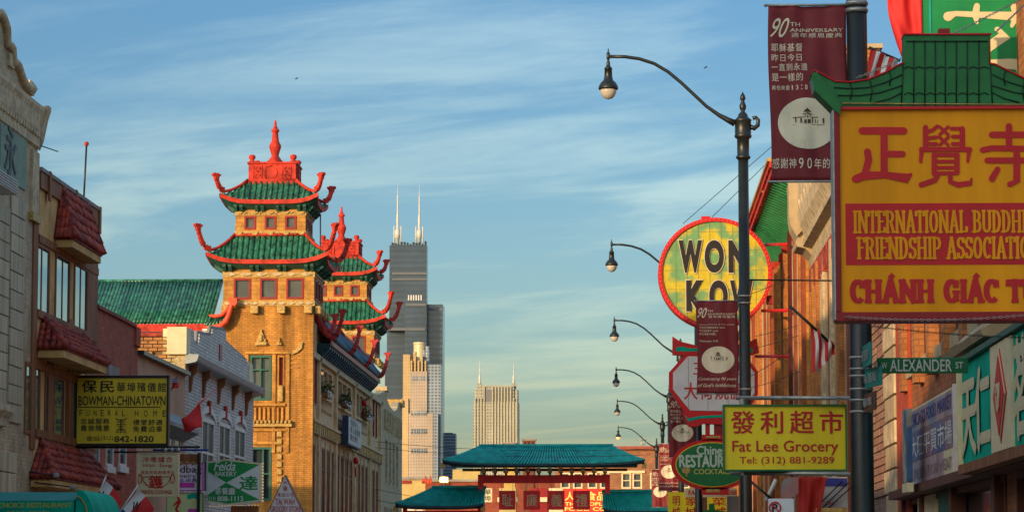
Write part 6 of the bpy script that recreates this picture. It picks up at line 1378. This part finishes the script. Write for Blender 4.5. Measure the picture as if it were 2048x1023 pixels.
MB().prism(pr3([(1362, 822), (1372, 826), (1490, 826), (1498, 822), (1480, 852), (1440, 848), (1408, 846), (1392, 852), (1378, 852)], D+.3, 0), (0, -.33, 0)).build('bottom_swag', mSignRed, oc); MB().prism(pr3([(1370, 829), (1378, 836), (1400, 831), (1440, 829), (1470, 831), (1470, 836), (1438, 834), (1400, 836), (1376, 842)], D-.03, 0), (0, -.015, 0)).build('teal_trim', mTeal, oc)
spaced(oc, '大荷燒臘', 1366, 764, 1490, 798, D-.02, mPR, .03); spaced(oc, '三和飯店', 1384, 722, 1490, 750, D-.02, mPR, .02)
for x in (1372, 1410, 1450, 1482): MB().box(P(x, 0, D).x-.005, P(x, 0, D).x+.005, D-.026, D-.02, P(ZX, 818, D).z, P(ZX, 714, D).z).build('panel_seam', mat('seam_grey', (.2, .2, .1), .6), oc)
MB().tube([P(1512, 712, D+.2), (xb, 74.5, P(1582, 712, 74.5).z)], .045, 6).build('arm', mSignRed, oc)
MB().box(P(1405, 0, D).x, P(1414, 0, D).x, D+.05, D+.2, P(ZX, 880, D).z, P(ZX, 846, D).z).build('link_post', mSignRed, oc); MB().box(P(1422, 0, D).x, P(1450, 0, D).x, D+.05, D+.2, P(ZX, 880, D).z, P(ZX, 846, D).z).build('link_box', mRedD, oc)
# ---- oval green sign
D = 77.6; oc2 = P(1425, 928, D); rx, ry = 82*D/F, 51*D/F
ov = thing('oval_sign', 'green oval restaurant and cocktails sign with yellow line and red rim', 'sign', oc2-Vector((0, 0, ry)))
def ell(kx, ky, D0, t, m, nm): MB().prism([(oc2.x+rx*kx*math.cos(a_), D0, oc2.z+ry*ky*math.sin(a_)) for a_ in [k*2*math.pi/48 for k in range(48)]], (0, -t, 0)).build(nm, m, ov)
ell(1, 1, D+.3, .3, mSignRed, 'rim'); ell(.90, .87, D, .012, mYel, 'yellow_line'); ell(.88, .84, D-.012, .012, mGreenD, 'panel')
mLG = mat('pale_green_letters', (.50, .62, .50), .5); D2 = D-.026
words(ov, 'Chinese', 1394, 891, 1462, 908, D2, mLG, .045); words(ov, 'RESTAURANT', 1359, 909, 1492, 933, D2, mLG, .065); words(ov, 'COCKTAILS', 1388, 937, 1462, 947, D2, mat('pale_yellow_letters', (.55, .55, .12), .5), .03)
q = MB(); g_ = oc2; p0 = P(1372, 940, D2); k_ = D/F
q.prism([(p0.x+a_*k_, D2, p0.z+b_*k_) for a_, b_ in ((-9, 4), (-4, 6), (1, 4), (4, 6), (8, 4), (8, -2), (3, -6), (2, -12), (0, -12), (-1, -5), (-7, -4))], (0, -.01, 0)); q.build('glass_emblem', mGold, ov)
for y0, y1 in ((868, 880), (974, 988)): a, b, c, e = px_rect(1404, y0, 1458, y1, D); o = MB().box(a, b, D, D+.25, c, e).build('end_plate', mSignRed, ov); a, b, c, e = px_rect(1412, y0+3, 1440, y1-5, D); MB().box(a, b, D-.01, D, c, e).build('yellow_bar', mGold, ov)
MB().tube([oc2+Vector((rx*.9, .2, .2)), (xb, 74.5, oc2.z+.2)], .04, 6).build('arm', mSignRed, ov)
# ---- more boards low on the right
wb = thing('phone_number_sign', 'white board with red telephone digits under the oval sign', 'sign', P(1420, 992, 84)); board(wb, 1370, 975, 1474, 993, 84, mCream, None); words(wb, 'FA', 1377, 979, 1391, 989, 84, mPR, .03); words(wb, '842-0388', 1432, 979, 1473, 989, 84, mPR, .02)
for i, (x0, x1, y0, s, lab, m_) in enumerate(((1336, 1364, 983, '明', 'yellow board with red character left of the dark lamp post', mYel), (1362, 1400, 983, '家', 'yellow board directly behind the lamp post under the white board', mYel), (1415, 1456, 988, '菜', 'yellow board with red character right of the white telephone board', mYel))):
    t = thing('yellow_board', lab, 'sign', P(x0, 1023, 88+i*3), 'yellow boards low on the right side'); board(t, x0, y0, x1, 1075, 88+i*3, m_, None); words(t, s, x0+9, 990+i*2, x1-4, 1010, 88+i*3, mPR, .03); words(t, '城', x0+9, 1013, x1-4, 1035, 88+i*3, mPR, .03)
gb = thing('green_board', 'dark green notched board at the bottom edge below the oval sign', 'sign', P(1425, 1023, 86)); MB().prism([(P(x, y, 86).x, 86.2, P(x, y, 86).z) for x, y in ((1404, 1075), (1404, 1020), (1418, 1018), (1418, 1006), (1429, 1006), (1429, 1018), (1456, 1022), (1456, 1075))], (0, -.15, 0)).build('panel', mGreenD, gb)
t = thing('sheet_metal_box', 'grey metal box right of the yellow boards under the oval sign', 'box', P(1466, 1023, 82)); board(t, 1456, 992, 1478, 1075, 82, mConc, mSteel, .5, 1)
# shop things between grocery sign and the thick post
D = 50
rdc, _ = cloth('red_awning_drape', 'dark red cloth hanging under the right half of the grocery sign', 'cloth', lambda u, v, D: P(1597+(57-24*v)*u, 953+120*v, D), D, mat('deep_red_cloth', (.34, .015, .012), .7, .15, 3), wave=.04)
ps = thing('striped_board', 'blue and white board with slanting black bars beside the thick post', 'sign', P(1662, 1010, 50.5)); a, b, c, e = px_rect(1634, 953, 1694, 1014, 50.5); MB().box(a, b, 50.5, 50.6, c, e).build('panel', mat('grey_white_board', (.40, .42, .45), .5), ps); a2, b2_, c2_, e2 = px_rect(1645, 955, 1694, 971, 50.5); MB().box(a2, b2_, 50.49, 50.5, c2_, e2).build('blue_band', mBlue, ps)
words(ps, 'TOTAL', 1640, 1001, 1668, 1009, 50.45, mPR, .03)
for k in range(3): MB().tube([P(1632+k*13, 1014, 50.4), P(1684+k*13, 962+k*2, 50.4)], .014, 4).build('slanting_bar', mBlack, ps)
yb_ = thing('yellow_strip_board', 'ochre board under the blue and white one beside the thick post', 'sign', P(1664, 1023, 50)); board(yb_, 1632, 1015, 1694, 1075, 50, mGold, None, .1)
rb_ = thing('rounded_board', 'rounded pale blue and pink board behind the no parking plate', 'sign', P(1582, 1000, 52)); pts = [P(x, y, 52) for x, y in ((1562, 1003), (1562, 970), (1568, 957), (1580, 953), (1598, 953), (1598, 984), (1584, 995))]; MB().prism([(p.x, 52.1, p.z) for p in pts], (0, -.1, 0)).build('panel', mat('pale_blue_board', (.22, .30, .34), .5, .15, 3, c2=(.38, .20, .20), kind='patch', bs=1.1), rb_)
rk = thing('wall_flagpole', 'flagpole bracket with white braces poking out near the no parking plate', 'pole', P(1520, 960, 66)); MB().tube([P(1502, 962, 66), P(1552, 1004, 66)], .03, 6).build('pole', mIron, rk); MB().tube([P(1532, 1000, 66.1), P(1552, 958, 66.1)], .05, 6).build('brace', mWhite, rk)
us = thing('wall_flag', 'red and white striped flag hanging from a slanting pole on the orange piers', 'flag', P(1590, 615, 57)); MB().tube([P(1580, 612, 57), P(1618, 646, 57), P(1668, 692, 57)], .03, 6).build('pole', mIron, us)
for i in range(7):
    x0 = 1620+i*6.4; y0 = 648+i*5; m_ = mRC if i % 2 == 0 else mWhite
    a_, b_ = P(x0, y0, 57), P(x0+6.4, y0+5, 57); c_, d_ = P(1626+i*6.6+7, 742-max(0, i-1)*7, 57), P(1626+i*6.6, 745-max(0, i-1)*7, 57)
    MB().grid(lambda u, v: a_.lerp(b_, u).lerp(d_.lerp(c_, u), v)+Vector((.02*math.sin(v*5), .06*math.sin((i+u)*1.7+v*4), 0)), 3, 8).build('stripe', m_, us)
ZX = 200
# ================================================================ hanging signs, left side
D = 65.0
bw_ = thing('funeral_home_sign', 'dark yellow funeral home sign with black lettering on the left', 'sign', P(240, 890, D)); board(bw_, 153, 755, 334, 886, D, mat('dull_yellow_panel', (.78, .56, .03), .45, .12, 3, streak=1), mBlack, .2, 4)
MB().box(P(338, 0, D).x, P(345, 0, D).x, D+.02, D+.2, P(ZX, 888, D).z, P(ZX, 756, D).z).build('end_post', mConc, bw_)
mPB3 = mat('print_black', (.02, .015, .012), .5)
spaced(bw_, '保民', 161, 760, 232, 784, D, mPB3, .035, hw=30); spaced(bw_, '華埠殯儀館', 232, 764, 334, 783, D, mPB3, .02); words(bw_, 'BOWMAN-CHINATOWN', 157, 791, 331, 810, D, mPB3, .02); MB().box(P(158, 0, D).x, P(332, 0, D).x, D-.012, D, P(ZX, 814, D).z, P(ZX, 812.5, D).z).build('rule', mPB3, bw_)
spaced(bw_, 'FUNERAL', 155, 819, 254, 831, D, mPB3, .0, hw=10); spaced(bw_, 'HOME', 264, 820, 338, 832, D, mPB3, .0, hw=12)
for s, x0, y0, x1, y1 in (('忠誠服務', 160, 836, 220, 847), ('貴儉隨意', 160, 849, 220, 861), ('禮堂舒適', 265, 838, 326, 849), ('免費泊車', 265, 851, 326, 863)): spaced(bw_, s, x0, y0, x1, y1, D, mPB3, .03)
brush(bw_, [[(.1, .02, .08), (.25, .12, .08), (.75, .12, .08), (.92, .02, .08)], [(.5, .1, .1), (.5, .95, .1)], [(.2, .25, .07), (.8, .25, .07)], [(.15, .42, .07), (.85, .42, .07)], [(.25, .56, .07), (.75, .56, .07)], [(.1, .95, .08), (.25, .72, .08), (.75, .72, .08), (.92, .95, .08)], [(.3, .95, .06), (.35, .8, .06)], [(.7, .95, .06), (.65, .8, .06)]], 230, 835, 254, 866, D, mPB3)
words(bw_, '電話', 173, 871, 200, 881, D, mPB3, .0); words(bw_, '(312)', 202, 871, 226, 881, D, mPB3, 0); words(bw_, '842-1820', 229, 871, 307, 883, D, mPB3, .04)
MB().tube([(XL, D+.1, P(ZX, 752, D).z), P(340, 752, D+.1)], .03, 6).build('top_arm', mIron, bw_); MB().tube([(XL, D+.1, P(ZX, 893, D).z), P(400, 893, D+.1)], .03, 6).build('bottom_arm', mIron, bw_)
q = MB()
for x in (331, 344, 357): p = P(x, 899, D); q.lathe([(.001, -.06), (.05, -.02), (.03, .04), (.001, .06)], (p.x, D, p.z), 8)
q.build('spot_lamps', mSteel, bw_)
D = 70.0
ck = thing('cookware_sign', 'cream sign with red wok drawing below the funeral home sign', 'sign', P(310, 990, D)); board(ck, 276, 906, 355, 990, D, mat('pale_cream_sign', (.72, .68, .42), .5, .08, 3), mCream, .2, 2)
spaced(ck, '冷暖爐合', 284, 912, 346, 923, D, mPR, .01); words(ck, 'Wah  Song', 284, 926, 344, 935, D, mPR, .01, shear=.3); spaced(ck, '酒家用具廚房用品', 281, 940, 350, 947, D, mPR, .0); words(ck, '鑊', 298, 950, 326, 975, D, mPR, .04)
q = MB(); cw = P(313, 952, D); k_ = D/F; q.tube([(cw.x+28*k_*math.cos(t), D-.01, cw.z+22*k_*math.sin(t)-0) for t in [math.pi+math.pi*k/14 for k in range(15)]], .01, 4); q.tube([(cw.x-28*k_, D-.01, cw.z), (cw.x+28*k_, D-.01, cw.z)], .008, 4)
for s in (-1, 1): q.tube([(cw.x+s*33*k_+4*k_*math.cos(t), D-.01, cw.z-4*k_+9*k_*math.sin(t)) for t in [math.pi*k/5 for k in range(11)]], .012, 4)
q.build('wok_drawing', mPR, ck); words(ck, 'ORIENTAL COOKWARE', 280, 979, 344, 987, D, mPR, .04)
MB().tube([(XL, D+.1, P(ZX, 903, D).z), P(356, 903, D+.1)], .025, 6).build('top_arm', mIron, ck)
ZX = 380; D = 76.0
hb = thing('handbag_sign', 'white and magenta handbag and jewelry sign beside a dark post', 'sign', P(370, 980, D)); board(hb, 306, 926, 405, 979, D, mat('pale_lilac_panel', (.72, .62, .74), .5, .08, 3), mPink, .2, 1.5)
words(hb, 'Handbag', 322, 931, 403, 948, D, mPB3, .02); words(hb, 'Jewelry', 342, 946, 392, 957, D, mPB3, .0); words(hb, '精品-皮具', 345, 956, 394, 963, D, mBlue, .03)
MB().box(P(308, 0, D).x, P(400, 0, D).x, D-.006, D, P(ZX, 974, D).z, P(ZX, 964, D).z).build('magenta_band', mPink, hb); MB().box(P(406, 0, D).x, P(411.5, 0, D).x, D-.1, D+.12, 0, P(ZX, 905, D).z).build('post', mBlack, hb)
MB().box(P(304, 0, D).x, P(406, 0, D).x, D+.01, D+.2, P(ZX, 925, D).z, P(ZX, 907, D).z).build('header', mWood, hb); MB().tube([P(306, 899, D), P(416, 899, D)], .03, 6).build('rail', mBlue, hb)
for k in range(8): p = P(312+k*12.5, 925, D); MB().lathe([(.001, -.05), (.06, 0), (.06, .03)], (p.x, D-.02, p.z), 8).build('valance_scallop', mGold, hb)
fb = thing('flower_shop_sign', 'pale green board with red and teal pictures under the handbag sign', 'sign', P(380, 1023, D)); board(fb, 333, 985, 405, 1080, D, mat('pale_green_board', (.60, .70, .32), .5, .1, 3), mGreenD, .15, 1)
brush(fb, [[(.35, .0, .08), (.45, .2, .14), (.3, .4, .1), (.5, .6, .14), (.4, .9, .1)], [(.2, .3, .06), (.35, .2, .08)]], 338, 988, 385, 1060, D, mSignRed, 'picture'); brush(fb, [[(.2, .1, .3), (.6, .0, .3), (.8, .3, .2)]], 372, 990, 402, 1012, D, mTeal, 'picture'); brush(fb, [[(.2, .3, .3), (.8, .3, .3)]], 374, 1012, 402, 1040, D, mPink, 'picture')
ZX = 470; D = 86.0
fd = thing('bakery_sign', 'green and white eight sided bakery sign with bulbs on its right edge', 'sign', P(468, 1008, D))
op_ = [(414, 923), (452, 917), (522, 925), (523, 1003), (455, 1010), (414, 1002)]
MB().prism([(P(x, y, D).x, D+.22, P(x, y, D).z) for x, y in op_], (0, -.22, 0)).build('box', mCream, fd)
def fp(px, m, off, nm='field'): MB().prism([(P(x, y, D).x, D-off+.004, P(x, y, D).z) for x, y in px], (0, -.004, 0)).build(nm, m, fd)
mGG = mat('bakery_green', (.01, .30, .06), .45, .08, 3); mPG = mat('bakery_grey_white', (.74, .76, .72), .45, .06, 3)
fp([(416, 925), (452, 920), (519, 928), (519, 1000), (455, 1007), (416, 999)], mPG, .005); fp([(416, 925), (452, 920), (519, 928), (453, 964), (416, 942)], mGG, .010); fp([(416, 988), (452, 964), (519, 998), (455, 1006), (416, 999)], mGG, .010)
words(fd, 'Feida', 430, 922, 472, 940, D-.011, mPG, .03, shear=.25); words(fd, 'BAKERY', 430, 942, 473, 951, D-.011, mPG, .03); words(fd, '茶餐廳', 430, 974, 470, 988, D-.011, mPG, .04); words(fd, '(312)', 415, 992, 431, 1000, D-.011, mPG, .0); words(fd, '808-1113', 435, 991, 486, 1001, D-.011, mPG, .035); words(fd, '達', 479, 951, 515, 979, D-.006, mGG, .05); words(fd, '飛', 392, 955, 428, 974, D-.006, mGG, .05) if False else None
q_ = None
for k in range(13): p = P(525.5, 926+k*6.2, D); MB().lathe([(.001, -.035), (.035, 0), (.001, .035)], (p.x, D-.0, p.z), 8).build('bulb', mBulb, fd)
for k in range(17): p = P(420+k*6, 1006+ (3 if k < 6 else 1.5), D); MB().lathe([(.001, -.022), (.022, 0), (.001, .022)], (p.x, D, p.z-.03), 6).build('bulb', mBulb, fd)
MB().box(P(470, 0, D).x, P(524, 0, D).x, D+.22, D+.3, P(ZX, 1040, D).z, P(ZX, 1010, D).z).build('lower_box', mOR, fd)
MB().tube([(XL, D+.1, P(ZX, 930, D).z), P(416, 930, D+.1)], .03, 6).build('arm', mIron, fd)
D = 100.0
tw_ = thing('triangular_sign', 'white triangular grocery store sign with red lettering', 'sign', P(570, 1023, D)); A = P(570, 950, D); B = P(532, 1034, D); C_ = P(610, 1034, D)
MB().prism([(A.x, D, A.z), (B.x, D, B.z), (C_.x, D, C_.z)], (0, .001, 0)); MB().prism([(A.x, D+.5, A.z+.03), (B.x-.04, D+.5, B.z), (C_.x+.04, D+.5, C_.z)], (0, -.5, 0)).build('box', mWood, tw_); MB().prism([(A.x, D, A.z-.03), (B.x, D, B.z), (C_.x, D, C_.z)], (0, -.012, 0)).build('panel', mat('grey_white_sign', (.74, .70, .68), .45, .08, 3), tw_)
words(tw_, '大', 566, 960, 575, 968, D-.012, mPR, .03); words(tw_, '華', 566, 971, 575, 981, D-.012, mPR, .03); spaced(tw_, '食品公司', 554, 984, 589, 992, D-.012, mPR, .02); words(tw_, 'TAI WAH', 551, 996, 589, 1008, D-.012, mPR, .03); words(tw_, 'GROCERY STORE', 541, 1011, 601, 1022, D-.012, mPR, .03)
MB().box(P(598, 0, D+.3).x, P(606, 0, D+.3).x, D+.1, D+.4, 0, B.z).build('post', mIron, tw_)
# teal canopy with yellow lettering at the left bottom
ZX = 60; D = 52.0
cn = thing('restaurant_canopy', 'teal canopy with yellow restaurant lettering at the bottom left corner', 'canopy', P(60, 1023, D))
a, b, c, e = px_rect(-90, 979, 148, 1060, D); zm = P(ZX, 1000, D).z
MB().box(a, b, D, D+3, c, zm).build('front', mTeal, cn); MB().prism([(a, D-.01, zm), (a, D+1.2, e), (a, D+3, e), (a, D+3, zm)], (b-a, 0, 0)).build('slope', mat('teal_cloth', (.01, .24, .22), .7, .15, 3), cn)
q = MB(); pts = [(b+.01, c)] + [(b+.05+.33*math.cos(t)*1.0, c+(e-c)*1.02*math.sin(t)) for t in [math.pi/2-math.pi/2*k/10 for k in range(11)]][::1]; q.prism([(x, D+.02, z) for x, z in pts] + [(b+.38, D+.02, c-.02)], (0, 2.9, 0)); q.build('rounded_end', mTeal, cn)
q = MB(); q.tube([(b+.05+.22*math.cos(t), D, c+(e-c)*.85*math.sin(t)) for t in [math.pi*k/12 for k in range(7)]], .018, 4); q.build('trim', mGold, cn)
mCY = mat('canopy_yellow_print', (.45, .42, .03), .6); words(cn, 'CHOICE RESTAURANT', -4, 1004, 143, 1014, D, mCY, .04); words(cn, '美味酒家 312', 10, 1020, 140, 1034, D, mCY, .04)
for i, (px, py) in enumerate(((112, 949), (146, 973))):
    t = thing('wall_spotlight', ['small pale spotlight under the lowest tiled awning, left one', 'small pale spotlight just above the teal canopy, right one'][i], 'lamp', P(px, py, 60), 'spotlights over the teal canopy'); p = P(px, py, 60); MB().lathe([(.02, .05), (.06, .03), (.07, -.04), (.03, -.06), (.001, -.06)], (0, 0, 0), 10).build('head', mConc, t).location = (0, 0, 0); t.children[0].data.transform(Matrix.Translation(wloc(t))); MB().tube([p, p+Vector((-.8, .1, .1))], .015, 5).build('arm', mIron, t)
# open flags
for i, (tx, ty, bx_, by, s) in enumerate(((213, 949, 176, 1040, 'N'), (278, 966, 228, 1040, 'W'))):
    D = 58+i; t = thing('open_flag', ['red white and blue flag, its pole tip nearer the left', 'red white and blue flag with a black W, right of the other'][i], 'flag', P(bx_, by, D), 'flags on slanting poles at the lower left')
    MB().tube([P(bx_, by, D), P(tx, ty, D)], .016, 6).build('pole', mWhite, t); tp = P(tx, ty, D); MB().lathe([(.001, -.03), (.03, 0), (.001, .03)], tp, 8).build('pole_ball', mGold, t)
    wx = 52; A_ = (tx-2, ty+12); 
    def fpos(u, v, d=0): return P(bx_+(tx-bx_-2)*(1-v)*1.0+u*(16+14*(1-v))*1.0, by-(by-ty-12)*(1-v)+u*(18+30*u*.5), D)+Vector((0, .05*math.sin(u*4+v*5)-.02-d, 0))
    for (u0, u1, m_) in ((0, .5, None), (.5, 1.15, mRC)):
        if m_: MB().grid(lambda u, v: fpos(u0+(u1-u0)*u, v), 6, 12).build('red_band', m_, t)
        else:
            MB().grid(lambda u, v: fpos(u0+(u1-u0)*u, v*.62), 6, 10).build('white_band', mWhite, t); MB().grid(lambda u, v: fpos(u0+(u1-u0)*u, .62+v*.38), 6, 8).build('blue_band', mBlue, t)
    words(t, s, (tx-18 if i == 0 else tx-14), ty+(32 if i == 0 else 36), tx+(-6 if i == 0 else 2), ty+(48 if i == 0 else 56), D-.2, mPB3, .04, shear=.3)
rf_ = thing('red_flag', 'plain red flag on a slanting pole before the white brick building', 'flag', P(398, 815, 77)); MB().tube([P(432, 779, 85.5), P(396, 808, 77)], .022, 6).build('pole', mSignRed, rf_)
def rfn(u, v):
    t0 = P(400, 806, 77); t1 = P(363, 838, 77); b0 = P(404, 854, 77); b1 = P(369, 864, 77); return t0.lerp(t1, u).lerp(b0.lerp(b1, u), v)+Vector((0, .06*math.sin(u*5+v*3), .02*math.sin(u*7)))
MB().grid(rfn, 10, 10).build('cloth', mRC, rf_, solid=.004)
uf = thing('small_flag', 'small faded stars and stripes flag above the right end of the funeral sign', 'flag', P(350, 778, 76)); MB().grid(lambda u, v: P(344+11*u, 757+8*v-2*u, 76)+Vector((0, .04*math.sin(u*4), 0)), 5, 3).build('blue_field', mBlue, uf); MB().grid(lambda u, v: P(344+13*u, 765+12*v-2*u, 76)+Vector((0, .04*math.sin(u*4+v*3), 0)), 5, 4).build('striped_field', mRC, uf)
for k in range(6): p = P(346+(k % 3)*4, 759+(k//3)*4, 75.93); MB().lathe([(.001, -.018), (.018, 0), (.001, .018)], p, 5).build('star', mWhite, uf)
MB().tube([P(357, 748, 76), P(342, 780, 76)], .014, 5).build('pole', mIron, uf)
tag(MB().tube([P(340, 690, 83), P(330, 690, 83)], .02, 4).build('roof_pipe', mIron), 'short dark pipe above the orange brick gable', 'pipe')
# birds
for i, (x, y, s) in enumerate(((593, 157, 1.0), (1411, 135, 1.2))):
    D = 120; c = P(x, y, D); t = thing('bird', ['tiny dark bird high over the pagoda towers', 'tiny dark bird right of the tall street lamp arm'][i], 'bird', c, 'distant birds'); k_ = .03*s
    MB().tube([c+Vector((-2*k_, 0, -1*k_)), c, c+Vector((2.2*k_, 0, 1*k_))], [.01, .03, .01], 6).build('body', mBlack, t)
    for sg_ in (-1, 1): MB().add([c+Vector((-.5*k_, 0, 0)), c+Vector((.8*k_, 0, .2*k_)), c+Vector((1.2*k_*sg_, .05*sg_, 2.2*k_*sg_))], [(0, 1, 2)]).build('wing', mBlack, t)
